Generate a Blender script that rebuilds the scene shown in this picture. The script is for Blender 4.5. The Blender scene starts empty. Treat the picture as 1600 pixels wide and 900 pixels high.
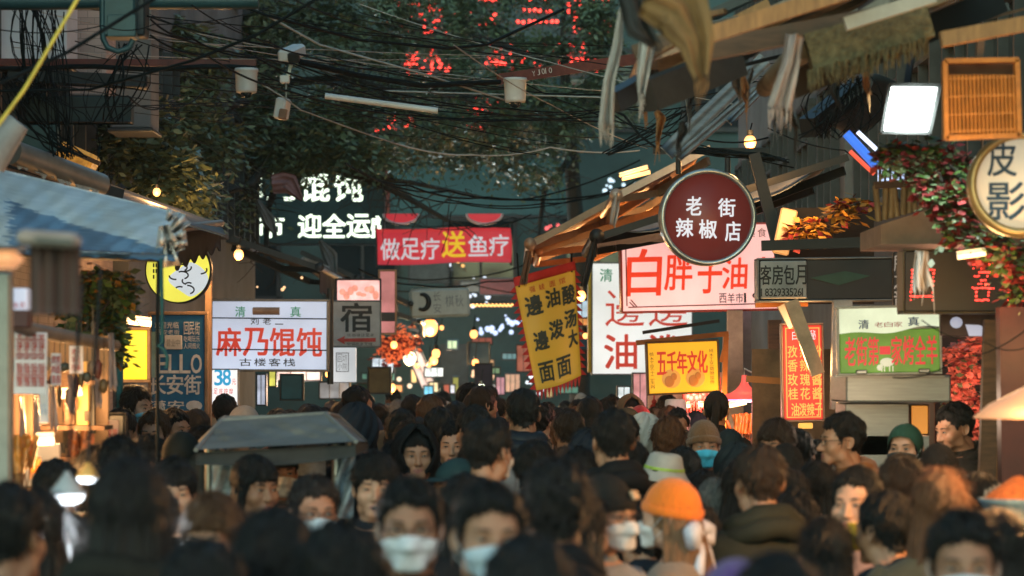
import bpy, math, random
import numpy as np
from mathutils import Vector, Matrix, Euler
random.seed(11)
RNG = np.random.default_rng(11)
S = bpy.context.scene
C = S.collection
R = math.radians
F, HCAM, HZ = 4444.44, 1.96, 585.0      # focal length in photo pixels, eye height, horizon row

# ------------------------------------------------------------------ camera, sky, sun, exposure
cam = bpy.data.cameras.new('camera')
cam.lens = 100; cam.sensor_width = 36; cam.shift_y = (HZ - 450) / 1600
cam.clip_end = 500
cam.dof.use_dof = True; cam.dof.focus_distance = 21.0; cam.dof.aperture_fstop = 3.0; cam.dof.aperture_blades = 7
co = bpy.data.objects.new('camera', cam); C.objects.link(co)
co.location = (0, 0, HCAM); co.rotation_euler = (R(90), 0, 0)
S.camera = co
S.view_settings.view_transform = 'Standard'; S.view_settings.look = 'None'
S.view_settings.exposure = 0.75; S.view_settings.gamma = 1.0
S.cycles.use_denoising = True
S.cycles.max_bounces = 6; S.cycles.sample_clamp_indirect = 4.0
S.cycles.caustics_reflective = False; S.cycles.caustics_refractive = False

SUN_EL, SUN_ROT = 24.0, 200.0
w = bpy.data.worlds.new('World'); S.world = w; w.use_nodes = True
nt = w.node_tree; nt.nodes.clear()
sky = nt.nodes.new('ShaderNodeTexSky'); sky.sky_type = 'NISHITA'; sky.sun_disc = False
sky.sun_elevation = R(SUN_EL); sky.sun_rotation = R(SUN_ROT); sky.air_density = 1.0; sky.dust_density = 1.0
tint = nt.nodes.new('ShaderNodeMix'); tint.data_type = 'RGBA'; tint.blend_type = 'MULTIPLY'
tint.inputs[0].default_value = 1.0; tint.inputs[7].default_value = (0.72, 1.0, 0.90, 1)
bg = nt.nodes.new('ShaderNodeBackground'); bg.inputs[1].default_value = 0.15
wo = nt.nodes.new('ShaderNodeOutputWorld')
nt.links.new(sky.outputs[0], tint.inputs[6]); nt.links.new(tint.outputs[2], bg.inputs[0]); nt.links.new(bg.outputs[0], wo.inputs[0])
sl = bpy.data.lights.new('sun', 'SUN'); sl.energy = 0.55; sl.angle = R(20); sl.color = (1.0, 0.52, 0.24)
so = bpy.data.objects.new('sun', sl); C.objects.link(so)
so.rotation_euler = (R(64), 0, R(56))     # low from behind the camera, over the right-hand roofs

# ------------------------------------------------------------------ helpers
def P(px, py, D):
    return Vector(((px - 800) / F * D, D, HCAM + (HZ - py) / F * D))
ORG = {}
def tag(o, label=None, cat=None, group=None, kind=None):
    if label: o['label'] = label
    if cat: o['category'] = cat
    if group: o['group'] = group
    if kind: o['kind'] = kind
    return o
def thing(name, label, cat, loc, group=None, rot=(0, 0, 0)):
    o = bpy.data.objects.new(name, None); C.objects.link(o); o.empty_display_size = 0.1
    o.location = loc; o.rotation_euler = rot
    ORG[o.name] = Vector(loc)
    return tag(o, label, cat, group)

class MB:
    """collects shapes; build() links them as ONE mesh object"""
    def __init__(s): s.v = []; s.f = []; s.m = []; s.sm = []
    def add(s, vs, fs, m=0, sm=False):
        n = len(s.v); s.v.extend([tuple(v) for v in vs])
        for f in fs: s.f.append(tuple(i + n for i in f)); s.m.append(m); s.sm.append(sm)
        return s
    def box(s, c, d, rot=None, m=0, bev=0.0):
        x, y, z = d[0] / 2, d[1] / 2, d[2] / 2
        if bev <= 0:
            vs = [Vector((a * x, b * y, e * z)) for a in (-1, 1) for b in (-1, 1) for e in (-1, 1)]
            fs = [(0, 1, 3, 2), (4, 6, 7, 5), (0, 4, 5, 1), (2, 3, 7, 6), (0, 2, 6, 4), (1, 5, 7, 3)]
        else:
            b = min(bev, x * .9, y * .9, z * .9); vs = []
            for k, (zz, q) in enumerate(((-z, b), (-z + b, 0), (z - b, 0), (z, b))):
                X, Y = x - q, y - q; e = b if q == 0 else b * .6
                for (px, py) in ((X, -Y + e), (X, Y - e), (X - e, Y), (-X + e, Y), (-X, Y - e), (-X, -Y + e), (-X + e, -Y), (X - e, -Y)):
                    vs.append(Vector((px, py, zz)))
            fs = [tuple(range(7, -1, -1)), tuple(range(24, 32))]
            for k in range(3):
                for i in range(8): fs.append((k*8+i, k*8+(i+1) % 8, k*8+8+(i+1) % 8, k*8+8+i))
        if rot is not None:
            M = Euler(rot).to_matrix() if not isinstance(rot, Matrix) else rot
            vs = [M @ v for v in vs]
        c = Vector(c); s.add([v + c for v in vs], fs, m); return s
    def bar(s, a, b, wdt, h, m=0, up=(0, 0, 1)):
        a, b = Vector(a), Vector(b); d = b - a; L = d.length; d.normalize()
        x = d.cross(Vector(up))
        x = x.normalized() if x.length > 1e-4 else Vector((1, 0, 0))
        z = x.cross(d); M = Matrix((x, d, z)).transposed()
        return s.box((a + b) / 2, (wdt, L, h), M, m)
    def tube(s, pts, r, n=8, m=0, cap=True, sm=True):
        pts = [Vector(p) for p in pts]; k = len(pts)
        rs = r if isinstance(r, (list, tuple, np.ndarray)) else [r] * k
        vs, fs = [], []; px = None
        for i, p in enumerate(pts):
            d = (pts[min(i+1, k-1)] - pts[max(i-1, 0)])
            d = d.normalized() if d.length > 1e-9 else Vector((0, 0, 1))
            if px is None:
                px = d.cross(Vector((0, 0, 1)))
                if px.length < 1e-3: px = d.cross(Vector((1, 0, 0)))
            px = (px - d * px.dot(d)).normalized(); py = d.cross(px)
            for j in range(n):
                a = 2 * math.pi * j / n; vs.append(p + (px * math.cos(a) + py * math.sin(a)) * rs[i])
        for i in range(k - 1):
            for j in range(n): fs.append((i*n+j, i*n+(j+1) % n, (i+1)*n+(j+1) % n, (i+1)*n+j))
        s.add(vs, fs, m, sm)
        if cap: s.add(vs[:n][::-1] + vs[-n:], [tuple(range(n)), tuple(range(n, 2*n))], m)
        return s
    def lathe(s, prof, c, n=24, m=0, axis='Z', sm=True):
        c = Vector(c); vs, fs = [], []
        for (r, z) in prof:
            for j in range(n):
                a = 2 * math.pi * j / n
                v = Vector((r * math.cos(a), r * math.sin(a), z))
                if axis == 'Y': v = Vector((v.x, v.z, v.y))
                vs.append(c + v)
        for i in range(len(prof) - 1):
            for j in range(n):
                q = (i*n+j, i*n+(j+1) % n, (i+1)*n+(j+1) % n, (i+1)*n+j)
                fs.append(q if axis != 'Y' else q[::-1])
        s.add(vs, fs, m, sm); return s
    def prism(s, poly, y0, y1, m=0):
        """poly: (x,z) outline, extruded between depths y0 and y1"""
        n = len(poly); vs = [(x, y0, z) for x, z in poly] + [(x, y1, z) for x, z in poly]
        fs = [tuple(range(n)), tuple(range(2*n-1, n-1, -1))] + [(i, n+i, n+(i+1) % n, (i+1) % n) for i in range(n)]
        s.add(vs, fs, m); return s
    def grid(s, fn, nu, nv, m=0, sm=True, thick=0.0):
        g = [[Vector(fn(u / nu, v / nv)) for u in range(nu + 1)] for v in range(nv + 1)]
        vs = [p for row in g for p in row]; W = nu + 1
        fs = [(v*W+u, v*W+u+1, (v+1)*W+u+1, (v+1)*W+u) for v in range(nv) for u in range(nu)]
        if thick:
            nn = (g[0][nu] - g[0][0]).cross(g[nv][0] - g[0][0]).normalized() * thick
            N = len(vs); vs = vs + [p + nn for p in vs]
            fs = fs + [tuple(i + N for i in f[::-1]) for f in fs]
            b = [(0, u) for u in range(W)] + [(v, nu) for v in range(1, nv+1)] + [(nv, u) for u in range(nu-1, -1, -1)] + [(v, 0) for v in range(nv-1, 0, -1)]
            ids = [v*W+u for v, u in b]
            fs += [(ids[i], ids[(i+1) % len(ids)], ids[(i+1) % len(ids)] + N, ids[i] + N) for i in range(len(ids))]
        s.add(vs, fs, m, sm); return s
    def ball(s, c, r, nu=12, nv=8, m=0):
        r = r if isinstance(r, (tuple, list)) else (r, r, r); c = Vector(c); vs, fs = [], []
        for i in range(nv + 1):
            t = math.pi * i / nv
            for j in range(nu):
                a = 2 * math.pi * j / nu
                vs.append(c + Vector((r[0]*math.sin(t)*math.cos(a), r[1]*math.sin(t)*math.sin(a), r[2]*math.cos(t))))
        for i in range(nv):
            for j in range(nu): fs.append((i*nu+j, (i+1)*nu+j, (i+1)*nu+(j+1) % nu, i*nu+(j+1) % nu))
        s.add(vs, fs, m, True); return s
    def build(s, name, mats, parent=None):
        org = ORG.get(parent.name, Vector((0, 0, 0))) if parent is not None else Vector((0, 0, 0))
        return mesh_obj(name, np.array(s.v, dtype=float) - np.array(org), s.f, mats, s.m, s.sm, parent, org)

def mesh_obj(name, v, f, mats, mi=None, sm=None, parent=None, org=None):
    me = bpy.data.meshes.new(name)
    me.from_pydata(np.asarray(v).tolist(), [], [list(map(int, q)) for q in f])
    mats = mats if isinstance(mats, (list, tuple)) else [mats]
    for m in mats: me.materials.append(m)
    if mi is not None: me.polygons.foreach_set('material_index', np.array(mi, dtype=np.int32))
    if sm is not None: me.polygons.foreach_set('use_smooth', np.array(sm, dtype=bool))
    me.validate(); me.update()
    o = bpy.data.objects.new(name, me); C.objects.link(o)
    if parent is not None:
        o.parent = parent
        ORG[o.name] = ORG.get(parent.name, Vector((0, 0, 0))) if org is None else Vector(org)
    return o
def rebase(o):
    """a thing that is one mesh: move its origin to the bottom centre of its shape"""
    me = o.data; n = len(me.vertices); a = np.empty(n * 3); me.vertices.foreach_get('co', a); a = a.reshape(-1, 3)
    c = (a.min(0) + a.max(0)) / 2; c[2] = a[:, 2].min()
    me.vertices.foreach_set('co', (a - c).ravel()); me.update(); o.location = c
    ORG[o.name] = Vector(c); return o

# ------------------------------------------------------------------ materials
MC = {}
def _new(name):
    m = bpy.data.materials.new(name); m.use_nodes = True
    return m, m.node_tree, m.node_tree.nodes['Principled BSDF']
def mat(name, col, rough=0.6, metal=0.0, var=0.25, scale=6.0, bump=0.0, bscale=40.0, stretch=(1, 1, 1), col2=None, spec=0.4, sheen=0.0, coat=0.0, trans=0.0):
    if name in MC: return MC[name]
    m, t, b = _new(name); N, L = t.nodes, t.links
    tc = N.new('ShaderNodeTexCoord'); mp = N.new('ShaderNodeMapping'); mp.inputs['Scale'].default_value = stretch
    L.new(tc.outputs['Object'], mp.inputs[0])
    nz = N.new('ShaderNodeTexNoise'); nz.inputs['Scale'].default_value = scale; nz.inputs['Detail'].default_value = 6; nz.inputs['Roughness'].default_value = 0.65
    L.new(mp.outputs[0], nz.inputs['Vector'])
    cr = N.new('ShaderNodeValToRGB'); cr.color_ramp.elements[0].position = 0.32; cr.color_ramp.elements[1].position = 0.68
    c2 = col2 or tuple(min(1, c * (1 + var)) for c in col); c1 = tuple(c * (1 - var) for c in col) if not col2 else col
    cr.color_ramp.elements[0].color = (*c1, 1); cr.color_ramp.elements[1].color = (*c2, 1)
    L.new(nz.outputs[0], cr.inputs[0]); L.new(cr.outputs[0], b.inputs['Base Color'])
    b.inputs['Roughness'].default_value = rough; b.inputs['Metallic'].default_value = metal
    b.inputs['Specular IOR Level'].default_value = spec; b.inputs['Sheen Weight'].default_value = sheen
    b.inputs['Coat Weight'].default_value = coat; b.inputs['Transmission Weight'].default_value = trans
    if bump:
        n2 = N.new('ShaderNodeTexNoise'); n2.inputs['Scale'].default_value = bscale; n2.inputs['Detail'].default_value = 4
        L.new(mp.outputs[0], n2.inputs['Vector'])
        bp = N.new('ShaderNodeBump'); bp.inputs['Strength'].default_value = bump; bp.inputs['Distance'].default_value = 0.02
        L.new(n2.outputs[0], bp.inputs['Height']); L.new(bp.outputs[0], b.inputs['Normal'])
    MC[name] = m; return m
def lit(name, col, strength, base=None, var=0.0, scale=3.0):
    """a lamp, screen, backlit sign face, or a surface with glow painted in"""
    if name in MC: return MC[name]
    m, t, b = _new(name); b.inputs['Base Color'].default_value = (*(base or tuple(c * .6 for c in col)), 1); b.inputs['Roughness'].default_value = 0.45
    b.inputs['Emission Color'].default_value = (*col, 1); strength *= .72; b.inputs['Emission Strength'].default_value = strength
    var = max(var, .10)
    if var:
        N, L = t.nodes, t.links
        tc = N.new('ShaderNodeTexCoord'); nz = N.new('ShaderNodeTexNoise'); nz.inputs['Scale'].default_value = scale; nz.inputs['Detail'].default_value = 7; nz.inputs['Roughness'].default_value = .6
        L.new(tc.outputs['Object'], nz.inputs['Vector'])
        mr = N.new('ShaderNodeMapRange'); mr.inputs[1].default_value = .3; mr.inputs[2].default_value = .7
        mr.inputs[3].default_value = strength * (1 - var); mr.inputs[4].default_value = strength * (1 + var)
        L.new(nz.outputs[0], mr.inputs[0]); L.new(mr.outputs[0], b.inputs['Emission Strength'])
    MC[name] = m; return m
def patt(name, kind, c1, c2, scale, rough=0.7, stretch=(1, 1, 1)):
    """brick / wave patterned surface"""
    if name in MC: return MC[name]
    m, t, b = _new(name); N, L = t.nodes, t.links
    tc = N.new('ShaderNodeTexCoord'); mp = N.new('ShaderNodeMapping'); mp.inputs['Scale'].default_value = stretch
    L.new(tc.outputs['Object'], mp.inputs[0])
    if kind == 'brick':
        sp = N.new('ShaderNodeSeparateXYZ'); cb = N.new('ShaderNodeCombineXYZ'); ad = N.new('ShaderNodeMath')
        L.new(mp.outputs[0], sp.inputs[0]); L.new(sp.outputs[0], ad.inputs[0]); L.new(sp.outputs[1], ad.inputs[1])
        L.new(ad.outputs[0], cb.inputs[0]); L.new(sp.outputs[2], cb.inputs[1])
        x = N.new('ShaderNodeTexBrick'); x.inputs['Scale'].default_value = scale; x.inputs['Mortar Size'].default_value = 0.012
        x.inputs['Color1'].default_value = (*c1, 1); x.inputs['Color2'].default_value = (*[c * .7 for c in c1], 1); x.inputs['Mortar'].default_value = (*c2, 1)
        L.new(cb.outputs[0], x.inputs['Vector']); L.new(x.outputs[0], b.inputs['Base Color'])
    else:
        x = N.new('ShaderNodeTexWave'); x.inputs['Scale'].default_value = scale; x.inputs['Distortion'].default_value = 1.2; x.inputs['Detail'].default_value = 2
        x.bands_direction = kind; L.new(mp.outputs[0], x.inputs['Vector'])
        cr = N.new('ShaderNodeValToRGB'); cr.color_ramp.elements[0].color = (*c1, 1); cr.color_ramp.elements[1].color = (*c2, 1)
        L.new(x.outputs[0], cr.inputs[0]); L.new(cr.outputs[0], b.inputs['Base Color'])
    b.inputs['Roughness'].default_value = rough; MC[name] = m; return m

M_BLACK = mat('black paint', (.012, .013, .013), .5)
M_DGREY = mat('dark grey metal', (.035, .042, .045), .5, .3)
M_GREY = mat('grey steel', (.22, .23, .23), .38, .8, var=.2, stretch=(1, 1, 8))
M_RUST = mat('rusty red paint', (.115, .028, .02), .55, 0, var=.35, scale=9)
M_TEAL = mat('teal enamel', (.028, .075, .085), .4, .1, var=.2)
M_WHITE = mat('white plastic', (.55, .55, .54), .45, var=.12, scale=4)
M_CABLE = mat('black cable', (.010, .013, .014), .7, spec=.08)
M_WOOD = mat('dark timber', (.085, .045, .022), .6, var=.45, scale=5, stretch=(1, 1, 7))
M_OWOOD = mat('ochre timber', (.30, .14, .045), .55, var=.3, scale=6, stretch=(6, 1, 1))

# ------------------------------------------------------------------ lettering
_G = {}
def glyph(ch, bold):
    k = (ch, bold)
    if k in _G: return _G[k]
    c = bpy.data.curves.new('g', 'FONT'); c.body = ch; c.resolution_u = 3
    o = bpy.data.objects.new('g', c); C.objects.link(o)
    me = bpy.data.meshes.new_from_object(o.evaluated_get(bpy.context.evaluated_depsgraph_get()))
    v = np.array([x.co[:2] for x in me.vertices]).reshape(-1, 2); f = [tuple(p.vertices) for p in me.polygons]
    bpy.data.objects.remove(o); bpy.data.curves.remove(c); bpy.data.meshes.remove(me)
    if len(v): v = (v - v.min(0)) / np.maximum(v.max(0) - v.min(0), [0.35 if ch in '1Il.' else 1e-3, 0.3 if ch in '一-' else 1e-3])
    if len(v) and ch == '一': v[:, 1] += 0.38
    _G[k] = (v, f); return _G[k]
def glyph_in(ch, bold, n):
    """n x n raster of a glyph, for lamp-dot lettering"""
    v, f = glyph(ch, bold); out = []
    gx, gy = np.meshgrid((np.arange(n) + .5) / n, (np.arange(n) + .5) / n); hit = np.zeros((n, n), bool)
    for q in f:
        for k in range(1, len(q) - 1):
            a, b, c = v[q[0]], v[q[k]], v[q[k+1]]
            d = (b[0]-a[0])*(c[1]-a[1]) - (b[1]-a[1])*(c[0]-a[0])
            if abs(d) < 1e-12: continue
            u = ((gx-a[0])*(c[1]-a[1]) - (gy-a[1])*(c[0]-a[0])) / d; w_ = ((b[0]-a[0])*(gy-a[1]) - (b[1]-a[1])*(gx-a[0])) / d
            hit |= (u >= -.01) & (w_ >= -.01) & (u + w_ <= 1.01)
    return [(gx[i, j], gy[i, j]) for i in range(n) for j in range(n) if hit[i, j]]

class Sign:
    """a sign whose own plane is laid out in the photo's pixels, at its real size; faces the street's near end"""
    def __init__(s, name, label, cat, box, D, yaw=0.0, roll=0.0, group=None):
        s.x0, s.y0, s.x1, s.y1 = box; s.D = D; s.k = D / F; s.cx = (s.x0 + s.x1) / 2; s.cy = (s.y0 + s.y1) / 2
        s.root = thing(name, label, cat, P(s.cx, s.cy, D), group, (0, R(roll), R(yaw)))
        ORG[s.root.name] = Vector((0, 0, 0))
    def q(s, px, py, y=0.0): return Vector(((px - s.cx) * s.k, y, -(py - s.cy) * s.k))
    def panel(s, name, m, box=None, t=0.06, y=0.0, parent=None, bev=0.006):
        x0, y0, x1, y1 = box or (s.x0, s.y0, s.x1, s.y1)
        return MB().box(s.q((x0+x1)/2, (y0+y1)/2, y + t/2), ((x1-x0)*s.k, t, (y1-y0)*s.k), None, 0, bev).build(name, m, parent or s.root)
    def frame(s, m, wd=3, t=0.08, y=-0.01, name='frame', box=None):
        x0, y0, x1, y1 = box or (s.x0, s.y0, s.x1, s.y1); b = MB(); k = s.k; h = wd / 2
        for (cx, cy, w_, h_) in (((x0+x1)/2, y0-h, x1-x0+4*h, wd), ((x0+x1)/2, y1+h, x1-x0+4*h, wd), (x0-h, (y0+y1)/2, wd, y1-y0), (x1+h, (y0+y1)/2, wd, y1-y0)):
            b.box(s.q(cx, cy, y + t/2), (w_*k, t, h_*k), None, 0, .004)
        return b.build(name, m, s.root)
    def text(s, rows, m, bold=0.02, y=-0.004, name='lettering', parent=None, slant=0.0):
        """rows: (string, x0, y0, x1, y1, dir) with dir 'h' or 'v'; each character fills an equal cell"""
        vs, fs = [], []
        for row in rows:
            st, x0, y0, x1, y1 = row[:5]; dr = row[5] if len(row) > 5 else 'h'; gap = row[6] if len(row) > 6 else .12
            n = len(st)
            for i, ch in enumerate(st):
                if ch == ' ': continue
                v, f = glyph(ch, bold)
                if not len(v): continue
                if dr == 'h': a, b, c, d = x0+(x1-x0)*i/n, y0, x0+(x1-x0)*(i+1)/n, y1
                else: a, b, c, d = x0, y0+(y1-y0)*i/n, x1, y0+(y1-y0)*(i+1)/n
                gx, gy = ((c-a)*gap/2, 0) if dr == 'h' else (0, (d-b)*gap/2)
                a += gx; c -= gx; b += gy; d -= gy
                e = max(0, bold) * .55 * (d-b)
                for n_, (ox, oy) in enumerate(((0, 0), (-1, -1), (1, 1), (-1, 1), (1, -1)) if e > .05 else ((0, 0),)):
                    o = len(vs)
                    for (u, w_) in v:
                        X = a + u * (c-a) + slant * (w_ - .5) * (d-b) + ox*e; Y = d - w_ * (d-b) + oy*e
                        vs.append(s.q(X, Y, y - .0006*n_))
                    fs += [tuple(i_ + o for i_ in q) for q in f]
        return mesh_obj(name, [tuple(v) for v in vs], fs, m, None, None, parent or s.root)
    def dots(s, rows, m, n=11, bold=-0.01, y=-0.01, r=1.2, name='lettering', slant=0.0):
        b = MB(); jr = random.Random(int(s.cx))
        for (st, x0, y0, x1, y1) in rows:
            for i, ch in enumerate(st):
                if ch == ' ': continue
                a, c = x0+(x1-x0)*(i+.06)/len(st), x0+(x1-x0)*(i+.94)/len(st)
                for (u, w_) in glyph_in(ch, bold, n):
                    p = s.q(a+u*(c-a)+slant*(w_-.5)*(y1-y0) + jr.gauss(0, .25*r), y1-w_*(y1-y0) + jr.gauss(0, .25*r), y); rr = r*s.k*jr.uniform(.75, 1.2)
                    b.ball(p, (rr, rr*.7, rr), 6, 4)
        return b.build(name, m, s.root)
def lamp(loc, watts, col=(1, .5, .2), rad=.06, kind='POINT', rot=None, parent=None, spot=100, name='lamp_light'):
    l = bpy.data.lights.new(name, kind); l.energy = watts * 1.3; l.color = col
    if kind == 'AREA': l.size = rad * 2
    else: l.shadow_soft_size = rad
    if kind == 'SPOT': l.spot_size = R(spot); l.spot_blend = .6
    o = bpy.data.objects.new(name, l); C.objects.link(o)
    if parent is not None: o.parent = parent; o.location = Vector(loc) - ORG.get(parent.name, Vector((0, 0, 0)))
    else: o.location = loc
    if rot: o.rotation_euler = rot
    return o
# ================================================================== people
# local axes of a person: faces -Y, x to the viewer's right when facing the viewer, z up
def sd_ell(p, c, r):
    q = (p - np.array(c)) / np.array(r); k0 = np.linalg.norm(q, axis=-1); k1 = np.linalg.norm(q / np.array(r), axis=-1)
    return np.where(k1 > 1e-9, k0 * (k0 - 1) / np.maximum(k1, 1e-9), -min(r))
def sd_cap(p, a, b, ra, rb):
    a, b = np.array(a), np.array(b); ba = b - a; h = np.clip(((p - a) @ ba) / (ba @ ba), 0, 1)
    return np.linalg.norm(p - a - h[..., None] * ba, axis=-1) - (ra + (rb - ra) * h)
def smin(a, b, k):
    h = np.clip(.5 + .5 * (b - a) / k, 0, 1); return b + (a - b) * h - k * h * (1 - h)
def smax(a, b, k): return -smin(-a, -b, k)
class HeadShape:
    def __init__(s, w=1.0, jaw=1.0, cheek=1.0, nose=1.0, chin=1.0): s.w, s.jaw, s.cheek, s.nose, s.chin = w, jaw, cheek, nose, chin
    def skull(s, p): return sd_ell(p, (0, .012, .028), (.075*s.w, .097, .088))
    def base(s, p):
        d = s.skull(p)
        d = smin(d, sd_ell(p, (0, -.032, -.040), (.060*s.jaw, .058, .068)), .03)
        d = smin(d, sd_cap(p, (-.018*s.jaw, -.074, -.096), (.018*s.jaw, -.074, -.096), .0195*s.chin, .0195*s.chin), .026)
        for e in (-1, 1):
            d = smin(d, sd_ell(p, (e*.044*s.cheek, -.055, -.030), (.026, .030, .028)), .022)
            d = smin(d, sd_ell(p, (e*.052*s.jaw, -.005, -.078), (.016, .024, .022)), .03)
        d = smin(d, sd_cap(p, (0, .045, -.06), (0, .052, -.22), .045, .053), .010)
        return d
    def full(s, p):
        d = s.base(p)
        d = smin(d, sd_cap(p, (-.036, -.076, .020), (.036, -.076, .020), .015, .015), .018)
        for e in (-1, 1):
            d = smax(d, -sd_ell(p, (e*.033, -.108, -.001), (.021, .022, .0125)), .014)
            d = smin(d, sd_ell(p, (e*.033, -.073, -.001), (.0165, .0165, .0125)), .005)
            d = smin(d, sd_ell(p, (e*.0125*s.nose, -.098, -.041), (.0085, .010, .0075)), .007)
        d = smin(d, sd_cap(p, (0, -.086, .004), (0, -.108*(.5+.5*s.nose), -.036), .0075, .0115*s.nose), .012)
        d = smin(d, sd_ell(p, (0, -.080, -.069), (.026, .016, .014)), .014)
        d = smin(d, sd_ell(p, (0, -.0885, -.0635), (.021, .0085, .0052)), .006)
        d = smin(d, sd_ell(p, (0, -.0880, -.0745), (.018, .0085, .0060)), .007)
        d = smax(d, -sd_ell(p, (0, -.100, -.0685), (.022, .009, .0014)), .003)
        return d
    def cast(s, fn, o, dr, tmax=.32):
        t = np.full(dr.shape[:-1], tmax)     # from outside inwards, so overhangs take the outer surface
        for _ in range(60):
            d = fn(o + dr * t[..., None]); t = t - np.clip(d, -.05, .05) * .8
        return t
def dirs(az, el): return np.stack([np.sin(az)*np.cos(el), -np.cos(az)*np.cos(el), np.sin(el)], -1)
HC = np.array((0., .0, .0))
SHAPES = [HeadShape(), HeadShape(1.03, 1.06, .98, 1.08, 1.05), HeadShape(.97, .92, 1.03, .9, .88), HeadShape(1.0, .97, 1.06, .95, .95)]

M_SKIN = [mat('skin warm', (.37, .19, .115), .48, var=.07, scale=18, spec=.35), mat('skin tan', (.30, .15, .09), .48, var=.07, scale=18, spec=.35), mat('skin pale', (.44, .25, .165), .46, var=.06, scale=18, spec=.35)]
for _m in M_SKIN:
    _b = _m.node_tree.nodes['Principled BSDF']; _b.inputs['Subsurface Weight'].default_value = .12; _b.inputs['Subsurface Radius'].default_value = (.012, .005, .003)
M_EYE = mat('eye white', (.30, .28, .26), .25, var=.02); M_IRIS = mat('eye dark', (.012, .008, .006), .2, var=.02); M_LIP = mat('lips', (.36, .14, .115), .42, var=.08)
M_BROW = mat('brow hair', (.018, .013, .010), .7, var=.1)
HAIRC = {'black': (.008, .0075, .007), 'soft black': (.013, .011, .010), 'dark brown': (.030, .017, .010), 'brown': (.085, .042, .020), 'chestnut': (.13, .052, .022), 'light brown': (.20, .105, .05), 'grey': (.12, .12, .115)}
def hair_mat(k): return mat('hair ' + k, HAIRC[k], .42, var=.5, scale=30, stretch=(5, 5, .5), bump=.6, bscale=90, spec=.26)

_HG = {}
def head_grid(shape, fine):
    """rings of the head from crown down to mid neck"""
    key = (shape, fine)
    if key in _HG: return _HG[key]
    hs = SHAPES[shape]; N, Rr = (72, 56) if fine else (28, 22)
    t = np.arange(N) / N * 2 * np.pi; az = t - .55 * np.sin(t) if fine else t - .3 * np.sin(t)     # more columns across the face
    th = np.linspace(.04, 1., Rr); 
    TH, AZ = np.meshgrid(th, az, indexing='ij'); TH = .04 + (TH-.04)/.96*(2.52 + .27*np.cos(AZ) - .04); d = dirs(AZ, np.pi/2 - TH)
    r = hs.cast(hs.full, HC, d); v = HC + d * r[..., None]
    crown = HC + np.array((0, 0, 1.)) * hs.cast(hs.full, HC, np.array([[0, 0, 1.]]))[0]
    _HG[key] = (N, v, crown, az); return _HG[key]

def face_bits(hs, mouth_open=0.0, eyes=1.0):
    """eyes, brows, lashes and mouth as small shapes lying on the face (material 1 white, 2 dark, 3 lips, 4 brow)"""
    b = MB()
    def on(x, z, out=0.0):
        x, z = np.atleast_1d(x).astype(float), np.atleast_1d(z).astype(float)
        o = np.stack([x, np.full_like(x, -.30), z], -1); t = np.zeros(len(x))
        for _ in range(50): t += np.clip(hs.full(o + np.array((0, 1., 0)) * t[:, None]), -.05, .05) * .8
        p = o + np.array((0, 1., 0)) * t[:, None]; p[:, 1] -= out; return [Vector(q) for q in p]
    for e in (-1, 1):
        u = np.linspace(-1, 1, 9); ex = e*.0325 + u * .0150
        up = .0010*e*u*1.0 + (.0052*eyes) * (1 - u**2)**.8; lo = .0010*e*u - .0042*eyes * (1 - u**2)
        top, mid, bot = on(ex, up, .0010), on(ex, (up+lo)/2, .0022), on(ex, lo, .0010)
        n = len(u); b.add(top + mid + bot, [(i, i+1, n+i+1, n+i) for i in range(n-1)] + [(n+i, n+i+1, 2*n+i+1, 2*n+i) for i in range(n-1)], 1, True)
        ir = on([e*.0325], [0.0006], .0026)[0]; hh = .0048 * min(1, eyes)
        b.ball(ir, (.0058, .0014, hh), 10, 6, 2)
        b.tube(on(ex, up, .0014), [.0006, .0014, .0018, .002, .002, .002, .0019, .0016, .0008], 5, 2)
        bu = np.linspace(0, 1, 8); bx = e * (.014 + bu * .038); bz = .0205 + .006*np.sin(bu*2.2) - .003*bu
        pts = on(bx, bz, .0008); q = np.array([.0022, .0036, .0042, .004, .0036, .003, .0022, .001])
        b.tube(pts, q, 6, 4)
    mx = np.linspace(-.023, .023, 9); mz = -.0685 + .0012*np.cos(mx/.023*3) - (mx/.023)**2*.0008
    if mouth_open > 0: b.ball(on([0], [-.0715])[0], (.017, .004, .0085*mouth_open), 12, 8, 2)
    b.tube(on(mx, mz, .0002), [.0006, .0011, .0013, .0014, .0014, .0014, .0013, .0011, .0006], 5, 2)
    for e in (-1, 1): b.ball(on([e*.0075], [-.0475], -.0005)[0], (.0034, .003, .0018), 8, 5, 2)
    return b
_FB = {}
def ear_shape(hs):
    b = MB()
    for e in (-1, 1):
        x0 = e * (.0735 * hs.w)
        def pt(a, q):
            rr = q; yy = .018 + .0175*rr*math.cos(a) + .006*rr*math.sin(a); zz = -.006 + .031*rr*math.sin(a) * (1 if math.sin(a) > 0 else .95)
            return yy, zz
        vs, fs = [], []; n = 14
        prof = ((.10, .002), (.45, .004), (.66, .010), (.84, .0165), (1.0, .0155), (1.02, .010), (.85, .002), (.5, -.006))
        for (q, o) in prof:
            for j in range(n):
                a = 2*math.pi*j/n; yy, zz = pt(a, q); back = max(0, math.cos(a)); vs.append((x0 + e*(o*(.45+.75*back)), yy, zz))
        for i in range(len(prof)-1):
            for j in range(n):
                f = (i*n+j, i*n+(j+1) % n, (i+1)*n+(j+1) % n, (i+1)*n+j); fs.append(f if e < 0 else f[::-1])
        fs.append(tuple(range(n))); b.add(vs, fs, 0, True)
    return b

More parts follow.
